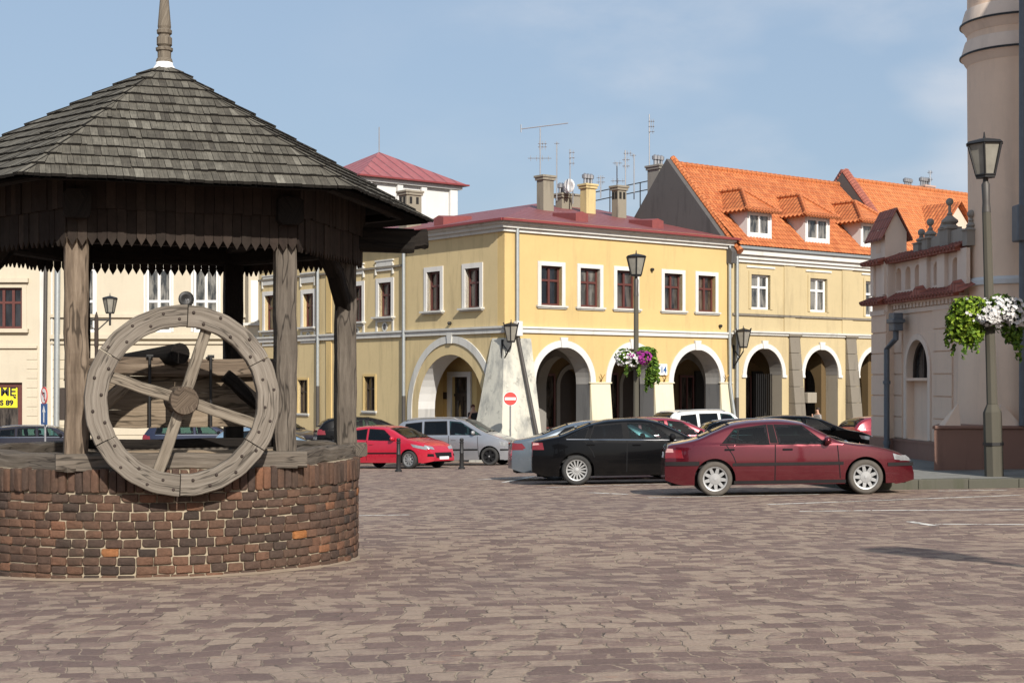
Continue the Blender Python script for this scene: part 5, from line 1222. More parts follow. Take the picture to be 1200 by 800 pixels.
# ================================================================== cars
def pch(pts):
    xs=[p[0] for p in pts]; ys=[p[1] for p in pts]; n=len(xs); h=[xs[i+1]-xs[i] for i in range(n-1)]; d=[(ys[i+1]-ys[i])/h[i] for i in range(n-1)]
    m=[d[0]]+[0 if d[i-1]*d[i]<=0 else 2*d[i-1]*d[i]/(d[i-1]+d[i]) for i in range(1,n-1)]+[d[-1]]
    def f(x):
        x=min(max(x,xs[0]),xs[-1]); i=0
        while i<n-2 and x>xs[i+1]: i+=1
        t=(x-xs[i])/h[i]; t2=t*t; t3=t2*t
        return (2*t3-3*t2+1)*ys[i]+(t3-2*t2+t)*h[i]*m[i]+(-2*t3+3*t2)*ys[i+1]+(t3-t2)*h[i]*m[i+1]
    return f
def ipoly(P,u):
    ls=[0]
    for a,c in zip(P,P[1:]): ls.append(ls[-1]+math.hypot(c[0]-a[0],c[1]-a[1]))
    if ls[-1]<1e-9: return P[0]
    t=u*ls[-1]
    for i in range(len(P)-1):
        if t<=ls[i+1]+1e-9:
            q=(t-ls[i])/max(1e-9,ls[i+1]-ls[i]); return (P[i][0]+(P[i+1][0]-P[i][0])*q,P[i][1]+(P[i+1][1]-P[i][1])*q)
    return P[-1]
class Car:
    def __init__(s,root,sp,pm,glass):
        s.root=root; s.sp=sp; s.pm=pm; s.L=sp['L']; s.W=sp['W']/2; s.zt=pch(sp['top']); s.zr=max(p[1] for p in sp['top']); s.zb=sp['belt']; s.gl=glass
        s.wr=sp['wr']; s.Ra=s.wr+.055; s.ax=(sp['xr'],sp['xf']); s.tum=sp.get('tum',.20)
    def e(s,x): z=s.zt(x); return .055+.055*min(1,max(0,(z-.95)/.4))
    def plan(s,x):
        u=(x-s.L/2)/(s.L/2); k=s.sp.get('taper',(.24,.32)); return 1-(k[1] if u>0 else k[0])*abs(u)**s.sp.get('pw',6)-.025*u*u
    def hw(s,x,z):
        if z<s.zb:
            q=(z-.2)/(s.zb-.2); sec=.93+.07*math.sin(math.pi*min(1,max(0,.15+.62*q)))
        else: sec=.976-.012*min(1,(z-s.zb)/.03)-s.tum*(z-s.zb)/(s.zr-s.zb)*(1+.25*(z-s.zb)/(s.zr-s.zb))/1.25
        return s.W*s.plan(x)*sec
    def zs(s,x): return s.zt(x)-s.e(x)
    def z0(s,x):
        z=.20
        if x<.35: z=.20+.10*(1-x/.35)**1.5
        if x>s.L-.4: z=.18+.07*((x-s.L+.4)/.4)**1.5
        for a in s.ax:
            dx=abs(x-a)
            if dx<=s.Ra: z=max(z,s.wr+math.sqrt(max(0,s.Ra**2-dx*dx))*1.0)
        return min(z,s.zs(x)-.02)
    def topz(s,x,t): zs=s.zs(x); return zs+(s.zt(x)-zs)*math.sqrt(max(0,1-abs(t)**3))
    def body(s):
        sp=s.sp; xs=[0]; x=0
        while x<s.L-.004:
            g_=abs(s.zt(min(s.L,x+.01))-s.zt(x))/.01; x+=.055/math.sqrt(1+g_*g_); xs.append(min(x,s.L))
        for a in s.ax:
            for q in (-s.Ra-.002,-s.Ra+.0005,-s.Ra*.985,-s.Ra*.95,s.Ra*.95,s.Ra*.985,s.Ra-.0005,s.Ra+.002): xs.append(a+q)
        xs=sorted(set(round(q,4) for q in xs if 0<=q<=s.L)); NS=22; NT=9
        V=[];rows=[]
        for x in xs:
            r=[]; z0,zs=s.z0(x),s.zs(x)
            for j in range(NS+1):
                z=z0+(zs-z0)*j/NS; r.append((x,s.hw(x,z),z,'s'))
            h=s.hw(x,zs)
            for j in range(1,NT+1):
                t=math.cos(math.pi/2*j/NT); r.append((x,h*t,s.topz(x,t),'t',t))
            rows.append(r)
        wins=[w_ for w_ in sp['side']]; tops=sp['glass_top']
        polys=[P+Q[::-1] for P,Q in wins]
        def hole(p):
            if p[3]=='s': return any(inside((p[0],p[2]),q) for q in polys)
            return any(x0<p[0]<x1 and abs(p[4])<tw for x0,x1,tw in tops)
        K=NS+1+NT; v=[]; 
        for r in rows:
            for p in r: v.append((p[0],-p[1],p[2]))
        nh=len(v)
        for r in rows:
            for p in r: v.append((p[0],p[1],p[2]))
        f=[]
        for i in range(len(rows)-1):
            for j in range(K-1):
                c4_=[rows[i][j],rows[i+1][j],rows[i+1][j+1],rows[i][j+1]]
                if all(hole(p) for p in c4_): continue
                q=(i*K+j,(i+1)*K+j,(i+1)*K+j+1,i*K+j+1); f.append(q); f.append(tuple(nh+k for k in q[::-1]))
        for i in (0,len(rows)-1):
            f.append(tuple([i*K+j for j in range(K)]+[nh+i*K+j for j in range(K-2,-1,-1)]))
        b=MB(); b.add(v,f); o=b.build('body',s.pm,s.root,smooth=True,autos=38)
        bm=bmesh.new(); bm.from_mesh(o.data); bmesh.ops.remove_doubles(bm,verts=bm.verts,dist=.0004); bmesh.ops.recalc_face_normals(bm,faces=bm.faces); bm.to_mesh(o.data); bm.free()
        s.bo=o; return o
    def patch(s,name,P,Q,mat,side=-1,off=.004,nu=10,nv=4,parent=None,ring=0,kind='s',both=False):
        """a piece lying on the body's own surface between two border lines"""
        us=[i/nu for i in range(nu+1)]; vs_=[i/nv for i in range(nv+1)]
        def grid(us,vs_,keep,nm,mt,par,of):
            b=MB()
            for sd_ in ((-1,1) if both else (side,)):
                pts=[]
                for v in vs_:
                    for u in us:
                        a=ipoly(P,u); c=ipoly(Q,u); p=(a[0]+(c[0]-a[0])*v,a[1]+(c[1]-a[1])*v)
                        if kind=='s': x,z=p; y=sd_*(s.hw(x,z)+of); pts.append((x,y,z))
                        elif kind=='t': x,t=p; zz=s.zs(x); y=s.hw(x,zz)*t; sl=(s.zt(x+.01)-s.zt(x-.01))/.02; k_=of/math.sqrt(1+sl*sl); pts.append((x-sl*k_,y,s.topz(x,t)+k_))
                        else:
                            yy,z=p; rng=range(0,int(s.L*50)); x=None
                            for i in rng:
                                xx=(s.L-i*.008) if kind=='f' else i*.008
                                if s.hw(xx,z)>=abs(yy)-1e-6 and s.zt(xx)-.01>=z: x=xx; break
                            if x is None: x=s.L if kind=='f' else 0
                            pts.append((x+(of if kind=='f' else -of),(yy if not both else sd_*yy),z))
                W_=len(us); fs=[(j*W_+i,j*W_+i+1,(j+1)*W_+i+1,(j+1)*W_+i) for j in range(len(vs_)-1) for i in range(W_-1) if keep(i,j,len(us)-1,len(vs_)-1)]
                b.add(pts,fs)
            return b.build(nm,mt,par,smooth=True)
        if ring:
            lu=max(.05,math.hypot(P[-1][0]-P[0][0],P[-1][1]-P[0][1])); lv=max(.05,math.hypot(Q[0][0]-P[0][0],Q[0][1]-P[0][1]),math.hypot(Q[-1][0]-P[-1][0],Q[-1][1]-P[-1][1]))
            if kind=='t': lu=P[-1][0]-P[0][0]; lv=abs(Q[0][1]-P[0][1])*s.W*.8
            a=min(.3,ring/lu); c=min(.3,ring/lv); us=[0,a]+[a+(1-2*a)*i/nu for i in range(1,nu)]+[1-a,1]; vv=[0,c]+[c+(1-2*c)*i/nv for i in range(1,nv)]+[1-c,1]
            inn_=lambda i,j,n,m_: 0<i<n-1 and 0<j<m_-1
            pane=grid(us,vv,inn_,name,mat,parent or s.root,off)
            grid(us,vv,lambda i,j,n,m_: not inn_(i,j,n,m_),'window_seal',M['trimblack'],pane,off)
            return pane
        return grid(us,vs_,lambda i,j,n,m_: True,name,mat,parent or s.root,off)
    def wheels(s,style):
        tr=s.W-.115; first=None
        for xi,a in enumerate(s.ax):
            for sd_ in (-1,1):
                wo=bpy.data.objects.new('wheel',None); COL.objects.link(wo); wo.parent=s.root; wo.location=(a,sd_*tr,s.wr); wo.rotation_euler=(R_(rnd.uniform(0,60))*0,rnd.uniform(0,1.2),0 if sd_<0 else math.pi)
                if first is None:
                    r=s.wr; t_=.10; rim=r*.70
                    b=MB(); b.lathe([(rim-.01,.07),(rim,-.085),(rim+.012,-.098),(rim+.05*r/.3,-t_-.004),(r-.03,-t_),(r-.008,-t_*.8),(r,-t_*.55),(r,t_*.6),(r-.02,t_*.9),(rim,t_*.9)],40,(0,0,0),'y',caps=False); ty=b.build('tyre',M[style.get('tyre','rubber')],wo,smooth=True,autos=50)
                    b=MB(); n=style['n']; wi,wo_=style['w']
                    b.lathe([(rim-.045,.05),(rim-.035,-.055),(rim-.02,-.088),(rim+.004,-.092)],40,(0,0,0),'y',caps=False)
                    for i in range(n):
                        q=2*math.pi*i/n; c_,s__=math.cos(q),math.sin(q)
                        r0,r1=.03,rim-.02
                        P=[(r0,-wi/2),(r0,wi/2),(r1,wo_/2),(r1,-wo_/2)]
                        rot=lambda p,y: (p[0]*c_-p[1]*s__,y,p[0]*s__+p[1]*c_)
                        ys=(-.075,-.075,-.08,-.08)
                        b.add([rot(p,y) for p,y in zip(P,ys)]+[rot(p,y+.03) for p,y in zip(P,ys)],[(0,1,2,3),(7,6,5,4),(0,4,5,1),(1,5,6,2),(2,6,7,3),(3,7,4,0)])
                    b.lathe([(.0,-.088),(style.get('hub',.07),-.084),(style.get('hub',.07)+.01,-.07),(style.get('hub',.07)+.01,.0)],20,(0,0,0),'y',caps=False)
                    rm=b.build('rim',M[style.get('mat','alloy')],wo,smooth=True,autos=30)
                    b=MB(); b.lathe([(.0,-.03),(rim-.03,-.02)],24,(0,0,0),'y',caps=False); dk=b.build('brake_disc',M['trimblack'],wo)
                    b=MB(); b.lathe([(.0,-.094),(.026,-.093),(.028,-.088)],12,(0,0,0),'y',caps=False); cp=b.build('hub_cap',M['hubgrey'],wo)
                    first=(ty,rm,dk,cp)
                else:
                    for o in first: c_=o.copy(); COL.objects.link(c_); c_.parent=wo
    def inner(s):
        W=s.W; b=MB(); xa,xb=s.ax; Ra=s.Ra
        b.box(.12,s.L-.15,-W+.34,W-.34,.19,.5); b.box(xa+Ra+.02,xb-Ra-.02,-W+.07,W-.07,.205,.5)
        b.build('underbody',M['trimblack'],s.root)
        b=MB()
        for a in s.ax:
            for sd_ in (-1,1):
                n=18; vs=[]
                for i in range(n+1):
                    q=math.pi*i/n
                    for yy in (s.W*.985-.012,s.W-.36): 
                        x=a+(Ra-.001)*math.cos(q); vs.append((x,sd_*min(yy,s.hw(x,s.wr+Ra*math.sin(q))-.004 if yy>s.W-.2 else yy),s.wr+(Ra-.001)*math.sin(q)))
                b.add(vs,[(2*i,2*i+1,2*i+3,2*i+2) for i in range(n)]); b.add([(a-Ra,sd_*(s.W-.36),.2),(a+Ra,sd_*(s.W-.36),.2),(a+Ra,sd_*(s.W-.36),s.wr+Ra),(a-Ra,sd_*(s.W-.36),s.wr+Ra)],[(0,1,2,3)])
        b.build('wheel_arch',M['trimblack'],s.root)
        c=s.sp['cabin']; zb=s.zb; b=MB()
        b.box(c[0],c[1],-W+.12,W-.12,.48,.52)
        for sd_ in (-1,1): b.box(c[0],c[1]-.1,sd_*(W-.13)-.02,sd_*(W-.13)+.02,.5,zb-.03)
        b.box(c[1]-.15,c[1]+.25,-W+.2,W-.2,.5,zb-.02); b.box(c[0]-.15,c[0],-W+.2,W-.2,.5,zb-.02)
        itr=b.build('interior',M['interior'],s.root,bevel=.02)
        mid=(c[0]+c[1])/2; H=s.zr
        b=MB()
        for xx in ([mid+.12,mid-.78]+([mid-1.5] if s.L>4.6 and H>1.6 else [])):
            for yy in (-.38,.38):
                if xx<c[0]: continue
                b.frustum([(xx-.1,yy-.24,.52),(xx+.45,yy-.24,.52),(xx+.45,yy+.24,.52),(xx-.1,yy+.24,.52)],[(xx-.05,yy-.22,.72),(xx+.42,yy-.22,.70),(xx+.42,yy+.22,.70),(xx-.05,yy+.22,.72)])
                b.frustum([(xx-.1,yy-.23,.6),(xx+.05,yy-.23,.6),(xx+.05,yy+.23,.6),(xx-.1,yy+.23,.6)],[(xx-.26,yy-.17,H-.40),(xx-.16,yy-.17,H-.40),(xx-.16,yy+.17,H-.40),(xx-.26,yy+.17,H-.40)])
                b.frustum([(xx-.27,yy-.11,H-.37),(xx-.18,yy-.11,H-.37),(xx-.18,yy+.11,H-.37),(xx-.27,yy+.11,H-.37)],[(xx-.29,yy-.10,H-.20),(xx-.21,yy-.10,H-.20),(xx-.21,yy+.10,H-.20),(xx-.29,yy+.10,H-.20)])
        b.build('seats',M['interior'],itr,bevel=.03)
        b=MB(); cx=mid+.62; b.M=Matrix.Translation((cx,.38,.86))@Matrix.Rotation(R_(-65),4,'Y')
        pts=[(.17*math.cos(2*math.pi*i/16),.17*math.sin(2*math.pi*i/16),0) for i in range(17)]; b.tube(pts,.014,6); b.build('steering_wheel',M['trimblack'],itr)
def build_car(sp,label,cat,col_mat,pos,phi,group=None,glass='carglass',name='parked_car'):
    L_,W_=sp['L'],sp['W']; c,s_=math.cos(phi),math.sin(phi)
    x,y=pos; n=Vector((-.015,.0315,1)).normalized(); h=Vector((c,s_,0)); h=(h-n*h.dot(n)).normalized(); l=n.cross(h)
    root=thing(name,label,cat,(x,y,G(x,y)+sp.get('lift',0)),group)
    root.rotation_euler=Matrix((h,l,n)).transposed().to_euler()
    car=Car(root,sp,col_mat,glass); car.body(); car.inner(); car.wheels(sp['wheel'])
    gl=M[glass]
    for i,(P,Q) in enumerate(sp['side']):
        g2=M[sp.get('glassmap',{}).get(i,glass)]
        for sd_ in (-1,1): car.patch('side_window',P,Q,g2,side=sd_,off=.004,nu=8,nv=5,ring=.038)
    for i,(x0,x1,tw) in enumerate(sp['glass_top']):
        car.patch('windscreen' if x1>L_*.5 else 'rear_window',[(x0,-tw),(x1,-tw)],[(x0,tw),(x1,tw)],gl,kind='t',off=.004,nu=8,nv=10,ring=.045)
    for nm,P,Q,mt,of in sp.get('strips',[]): car.patch(nm,P,Q,M[mt] if mt!='body' else col_mat,off=of,nu=24,nv=3,both=True)
    for nm,P,Q,mt in sp.get('front',[]): car.patch(nm,P,Q,M[mt],kind='f',off=.012,nu=10,nv=4,both=(nm in('headlight','fog_lamp')))
    for nm,P,Q,mt in sp.get('rear',[]): car.patch(nm,P,Q,M[mt],kind='r',off=.012,nu=10,nv=4,both=(nm=='tail_light'))
    for x0,z in sp.get('handles',[]):
        for sd_ in (-1,1):
            b=MB(); yy=sd_*(car.hw(x0,z)+.012); b.box(x0-.09,x0+.09,yy-.014,yy+.014,z-.016,z+.016); b.build('door_handle',col_mat if sp.get('bodyhandles') else M['trimblack'],root,bevel=.008)
    for xd,pts in sp.get('seams',[]): car.patch('door_seam',[(p[0]-.009,p[1]) for p in pts],[(p[0]+.009,p[1]) for p in pts],M['trimblack'],off=.0025,nu=10,nv=1,both=True)
    mx_,mz=sp['mirror']
    for sd_ in (-1,1):
        b=MB(); yy=sd_*(car.hw(mx_,mz)+.10); b.lathe([(.02,-.075),(.075,-.06),(.095,-.01),(.085,.05),(.05,.085),(.01,.095)],12,(0,0,0),'x')
        for i,v in enumerate(b.v): b.v[i]=Vector((mx_+v.x*.75,yy+v.y*1.15,mz+.03+v.z*.85))
        b.build('wing_mirror',M[sp['mirrormat']] if 'mirrormat' in sp else col_mat,root,smooth=True)
        b=MB(); b.tube([(mx_+.03,sd_*(car.hw(mx_,mz)-.01),mz-.03),(mx_,yy,mz)],.025,6); b.build('mirror_arm',M['trimblack'],root)
    for args in sp.get('boxes',[]):
        nm,mt,(x0,x1,y0,y1,z0,z1)=args; b=MB(); b.box(x0,x1,y0,y1,z0,z1); b.build(nm,M[mt],root,bevel=.01)
    if 'rails' in sp:
        for sd_ in (-1,1):
            b=MB(); x0,x1=sp['rails']; pts=[]
            for i in range(13):
                x=x0+(x1-x0)*i/12; pts.append((x,sd_*(car.hw(x,car.zs(x))*.96),car.topz(x,.93)+(.055 if 0<i<12 else .0)))
            b.tube(pts,.017,6); b.build('roof_rail',M[sp.get('railmat','trimblack')],root,smooth=True)
    b=MB(); xa=sp.get('aerial'); 
    if xa: b.tube([(xa,0,car.zt(xa)-.01),(xa-.25,0,car.zt(xa)+.32)],.006,5); b.build('aerial',M['trimblack'],root)
    # wipers
    x0,x1,tw=sp['glass_top'][0]; b=MB()
    for t0,t1 in ((.1,.55),(-.5,-.05)):
        p=[(x1-.02,car.hw(x1-.02,car.zs(x1-.02))*t0,car.topz(x1-.02,t0)+.02),(x1-.08,car.hw(x1-.08,car.zs(x1-.08))*t1,car.topz(x1-.08,t1)+.02)]; b.tube(p,.009,5)
    b.build('wiper',M['trimblack'],root)
    return root
def anchor(local,px,d,phi,yoff=0):
    """origin of the car so that the given point of it stands at depth d where the photo shows it"""
    X=PX(px,d); c,s_=math.cos(phi),math.sin(phi); return X-(local[0]*c-local[1]*s_), d-(local[0]*s_+local[1]*c)
def strip(x0,x1,z0,z1): return [(x0,z0),(x1,z0)],[(x0,z1),(x1,z1)]
saloon=dict(L=4.55,W=1.78,wr=.315,xr=.90,xf=3.62,belt=.93,cabin=(.75,3.05),tum=.21,taper=(.22,.34),
 top=[(0,.60),(.03,.86),(.08,.965),(.28,1.0),(.56,1.06),(.92,1.215),(1.27,1.345),(1.62,1.39),(2.05,1.405),(2.52,1.345),(2.85,1.18),(3.22,.985),(3.84,.885),(4.2,.79),(4.40,.69),(4.50,.58),(4.55,.42)],
 side=[([(1.03,.955),(1.90,.935)],[(1.27,1.225),(1.86,1.295)]),([(2.06,.93),(2.95,.915)],[(1.99,1.295),(2.50,1.275)])],
 glass_top=[(2.56,3.17,.80),(.62,1.20,.80)],
 strips=[('rub_strip',*strip(1.22,3.22,.545,.60),'bumpgrey',.014),('rear_bumper_strip',*strip(.005,.62,.56,.635),'bumpgrey',.014),('front_bumper_strip',*strip(4.03,4.535,.505,.57),'bumpgrey',.014),
  ('headlight',[(4.16,.625),(4.46,.59)],[(4.13,.735),(4.38,.675)],'headlamp',.006),('tail_light',*(([(.012,.70),(.20,.71)]),[(.02,.80),(.17,.80)]),'taillamp',.006),('reversing_lamp',[(.02,.805),(.16,.805)],[(.045,.88),(.15,.87)],'palelens',.006),
  ('sill_trim',*strip(1.24,3.26,.215,.275),'bumpgrey',.008),('window_line',*strip(1.0,3.02,.925,.938),'trimblack',.006),('b_pillar_trim',[(1.91,.95),(2.05,.945)],[(1.87,1.29),(1.98,1.29)],'trimblack',.0035),('quarter_bar',[(1.30,.96),(1.335,.96)],[(1.33,1.23),(1.365,1.235)],'trimblack',.006)],
 front=[('headlight',[(.42,.60),(.74,.60)],[(.42,.69),(.74,.70)],'headlamp'),('grille',[(-.30,.57),(.30,.57)],[(-.30,.65),(.30,.65)],'trimblack'),('number_plate',[(-.26,.42),(.26,.42)],[(-.26,.53),(.26,.53)],'plate')],
 rear=[('tail_light',[(.5,.70),(.80,.70)],[(.5,.85),(.78,.85)],'taillamp'),('number_plate',[(-.26,.70),(.26,.70)],[(-.26,.81),(.26,.81)],'plate')],
 handles=[(1.17,.845),(2.22,.835)],seams=[(0,[(1.98,.26),(2.0,.92)]),(0,[(3.16,.30),(3.12,.90)]),(0,[(1.12,.92),(1.24,.72),(1.28,.60)]),(0,[(3.2,.93),(3.9,.80),(4.2,.745)])],
 mirror=(2.93,.955),wheel=dict(n=9,w=(.080,.052),hub=.10,tyre='dustyrubber'))
fastback=dict(L=4.78,W=1.88,wr=.335,xr=1.0,xf=3.85,belt=.99,cabin=(.8,3.3),tum=.20,taper=(.22,.30),
 top=[(0,.62),(.03,.92),(.07,1.02),(.3,1.07),(.62,1.13),(1.0,1.28),(1.35,1.40),(1.8,1.48),(2.4,1.50),(2.85,1.43),(3.2,1.27),(3.62,1.06),(4.1,.97),(4.5,.83),(4.70,.66),(4.78,.42)],
 side=[([(.72,1.035),(1.22,1.015)],[(1.10,1.235),(1.30,1.30)]),([(1.28,1.01),(2.10,1.0)],[(1.40,1.34),(2.05,1.395)]),([(2.18,1.0),(3.2,.985)],[(2.13,1.395),(2.72,1.36)])],
 glass_top=[(2.88,3.58,.82),(.62,1.35,.80)],glassmap={0:'carglassdark',1:'carglassdark'},
 strips=[('sill_trim',*strip(1.4,3.42,.22,.27),'body',.014),('tail_light',[(.01,.80),(.26,.84)],[(.02,.97),(.22,.96)],'taillamp',.006),('reflector_light',[(.02,.90),(.17,.915)],[(.03,.955),(.15,.95)],'palelens',.008),('chrome_line',[(.78,1.022),(3.24,.972)],[(.78,1.034),(3.24,.984)],'chrome',.006),
  ('b_pillar_trim',[(2.10,1.0),(2.18,1.0)],[(2.05,1.395),(2.13,1.395)],'trimblack',.0035)],
 rear=[('tail_light',[(.55,.80),(.82,.80)],[(.55,.96),(.80,.96)],'taillamp')],front=[('headlight',[(.45,.66),(.8,.68)],[(.45,.78),(.78,.82)],'headlamp')],
 handles=[(1.32,.90),(2.35,.88)],bodyhandles=True,seams=[(0,[(2.12,.28),(2.14,.98)]),(0,[(3.33,.3),(3.30,.95)]),(0,[(1.18,1.0),(1.36,.75),(1.40,.62)])],mirror=(3.15,1.02),mirrormat='trimblack',wheel=dict(n=15,w=(.03,.036),hub=.06))
sedan2=dict(fastback); sedan2.update(L=4.82,W=1.82,wr=.325,xr=1.05,xf=3.82,top=[(0,.62),(.03,.90),(.08,1.0),(.35,1.05),(.75,1.14),(1.15,1.30),(1.5,1.41),(1.95,1.47),(2.5,1.47),(2.95,1.38),(3.3,1.21),(3.65,1.03),(4.1,.94),(4.5,.81),(4.72,.66),(4.82,.42)],
 side=[([(1.0,1.03),(1.55,1.01)],[(1.32,1.28),(1.55,1.33)]),([(1.62,1.01),(2.28,1.0)],[(1.62,1.335),(2.22,1.36)]),([(2.34,1.0),(3.25,.98)],[(2.29,1.36),(2.82,1.33)])],glass_top=[(2.98,3.6,.82),(.78,1.42,.8)],
 strips=[('tail_light',[(.01,.76),(.34,.80)],[(.02,.94),(.27,.90)],'taillamp',.006),('chrome_line',[(.98,1.012),(3.3,.97)],[(.98,1.026),(3.3,.984)],'chrome',.006)],rear=[('tail_light',[(.45,.76),(.80,.76)],[(.45,.92),(.78,.92)],'taillamp')],
 handles=[],seams=[],mirror=(3.2,1.02),wheel=dict(n=10,w=(.03,.045),hub=.06))
hatch=dict(L=4.03,W=1.72,wr=.30,xr=.63,xf=3.17,belt=.95,cabin=(.45,2.75),tum=.22,taper=(.16,.30),pw=5,
 top=[(0,.60),(.03,.92),(.12,1.10),(.30,1.30),(.55,1.42),(1.25,1.475),(1.9,1.45),(2.3,1.36),(2.7,1.17),(3.08,1.01),(3.5,.92),(3.8,.78),(3.96,.6),(4.03,.40)],
 side=[([(.55,1.0),(1.35,.97)],[(.62,1.29),(1.32,1.36)]),([(1.43,.965),(2.62,.93)],[(1.40,1.36),(2.05,1.315)])],glass_top=[(2.22,3.02,.82),(.10,.48,.80)],
 strips=[('rub_strip',*strip(.98,2.82,.50,.545),'trimblack',.012),('headlight',[(3.35,.72),(3.85,.62)],[(3.25,.83),(3.76,.735)],'headlamp',.006),('tail_light',[(.02,.82),(.25,.82)],[(.06,1.0),(.26,.96)],'taillamp',.006)],
 front=[('headlight',[(.40,.63),(.74,.66)],[(.42,.72),(.72,.78)],'headlamp'),('grille',[(-.42,.36),(.42,.36)],[(-.46,.53),(.46,.53)],'trimblack'),('number_plate',[(-.26,.30),(.26,.30)],[(-.26,.40),(.26,.40)],'plate'),('fog_lamp',[(.55,.40),(.68,.40)],[(.55,.49),(.68,.49)],'trimblack')],
 rear=[('tail_light',[(.6,.82),(.8,.82)],[(.6,1.0),(.78,1.0)],'taillamp')],handles=[(1.58,.83)],bodyhandles=True,seams=[(0,[(1.36,.28),(1.37,.95)]),(0,[(2.74,.3),(2.72,.9)])],mirror=(2.55,.98),aerial=1.0,wheel=dict(n=9,w=(.05,.06),hub=.08))
mpv=dict(L=4.62,W=1.81,wr=.32,xr=.85,xf=3.69,belt=1.08,cabin=(.4,3.2),tum=.17,taper=(.16,.30),
 top=[(0,.62),(.03,1.0),(.12,1.30),(.28,1.58),(.52,1.68),(1.4,1.735),(2.3,1.72),(2.75,1.64),(3.2,1.39),(3.62,1.17),(3.8,1.11),(4.2,.95),(4.45,.78),(4.56,.62),(4.62,.42)],
 side=[([(.42,1.11),(1.18,1.10)],[(.52,1.52),(1.16,1.58)]),([(1.25,1.10),(2.15,1.095)],[(1.24,1.59),(2.10,1.60)]),([(2.23,1.09),(3.42,1.075)],[(2.19,1.60),(2.62,1.555)])],glass_top=[(2.74,3.58,.84),(.10,.40,.82)],glassmap={0:'carglassdark',1:'carglassdark'},
 strips=[('rub_strip',*strip(1.24,3.27,.535,.59),'trimblack',.012),('front_rub_strip',*strip(4.08,4.54,.52,.575),'trimblack',.012),('headlight',[(4.10,.70),(4.48,.62)],[(4.06,.85),(4.40,.76)],'headlamp',.006),('tail_light',[(.02,.8),(.12,.8)],[(.05,1.1),(.14,1.1)],'taillamp',.006)],
 front=[('headlight',[(.45,.63),(.80,.66)],[(.45,.75),(.78,.80)],'headlamp'),('grille',[(-.4,.62),(.4,.62)],[(-.4,.72),(.4,.72)],'trimblack'),('number_plate',[(-.26,.40),(.26,.40)],[(-.26,.51),(.26,.51)],'plate')],
 handles=[(1.42,.93),(2.38,.92)],bodyhandles=True,seams=[(0,[(2.17,.28),(2.19,1.07)]),(0,[(1.2,1.05),(1.22,.7)]),(0,[(3.3,.3),(3.26,1.03)])],mirror=(3.12,1.13),mirrormat='hubgrey',rails=(.5,2.5),railmat='hubgrey',wheel=dict(n=6,w=(.07,.10),hub=.09,mat='trimblack'))
suv=dict(L=4.5,W=1.84,wr=.36,xr=.85,xf=3.54,belt=1.12,cabin=(.35,3.0),tum=.14,taper=(.12,.2),lift=0,
 top=[(0,.7),(.03,1.1),(.10,1.36),(.22,1.60),(.42,1.71),(1.5,1.76),(2.3,1.74),(2.55,1.68),(2.85,1.46),(3.15,1.22),(3.4,1.18),(4.2,1.10),(4.42,.98),(4.5,.6)],
 side=[([(.40,1.15),(1.12,1.15)],[(.50,1.55),(1.10,1.60)]),([(1.22,1.15),(1.98,1.15)],[(1.22,1.61),(1.95,1.62)]),([(2.08,1.15),(2.92,1.15)],[(2.06,1.62),(2.48,1.58)])],glass_top=[(2.56,3.10,.82),(.07,.34,.82)],glassmap={0:'carglassdark',1:'carglassdark'},
 strips=[('rub_strip',*strip(1.26,3.1,.60,.70),'trimblack',.012),('tail_light',[(.02,.9),(.12,.9)],[(.05,1.2),(.13,1.2)],'taillamp',.006)],rear=[('tail_light',[(.68,.9),(.86,.9)],[(.68,1.2),(.84,1.2)],'taillamp')],mirror=(2.75,1.18),rails=(.4,2.3),railmat='hubgrey',wheel=dict(n=5,w=(.06,.08),hub=.07))
estate=dict(fastback); estate.update(L=4.72,W=1.83,top=[(0,.62),(.03,.95),(.14,1.15),(.32,1.36),(.55,1.44),(1.4,1.49),(2.3,1.475),(2.8,1.39),(3.2,1.20),(3.55,1.04),(4.0,.95),(4.4,.82),(4.64,.65),(4.72,.42)],
 side=[([(.52,1.03),(1.22,1.01)],[(.60,1.30),(1.2,1.36)]),([(1.30,1.01),(2.08,1.0)],[(1.29,1.37),(2.04,1.39)]),([(2.16,1.0),(3.12,.98)],[(2.12,1.39),(2.66,1.35)])],glass_top=[(2.84,3.5,.82),(.10,.44,.8)],glassmap={},
 strips=[('tail_light',[(.02,.82),(.2,.84)],[(.05,1.02),(.2,1.0)],'taillamp',.006),('chrome_line',[(.55,.985),(3.2,.962)],[(.55,1.0),(3.2,.978)],'chrome',.006),('headlight',[(4.1,.68),(4.55,.62)],[(4.05,.80),(4.48,.74)],'headlamp',.006)],
 front=[('headlight',[(.42,.63),(.8,.65)],[(.42,.75),(.78,.79)],'headlamp'),('grille',[(-.36,.45),(.36,.45)],[(-.38,.72),(.38,.72)],'trimblack'),('number_plate',[(-.26,.42),(.26,.42)],[(-.26,.53),(.26,.53)],'plate')],handles=[],seams=[],rails=(.5,2.6),railmat='chrome',mirror=(3.08,1.02),wheel=dict(n=10,w=(.03,.045),hub=.06))
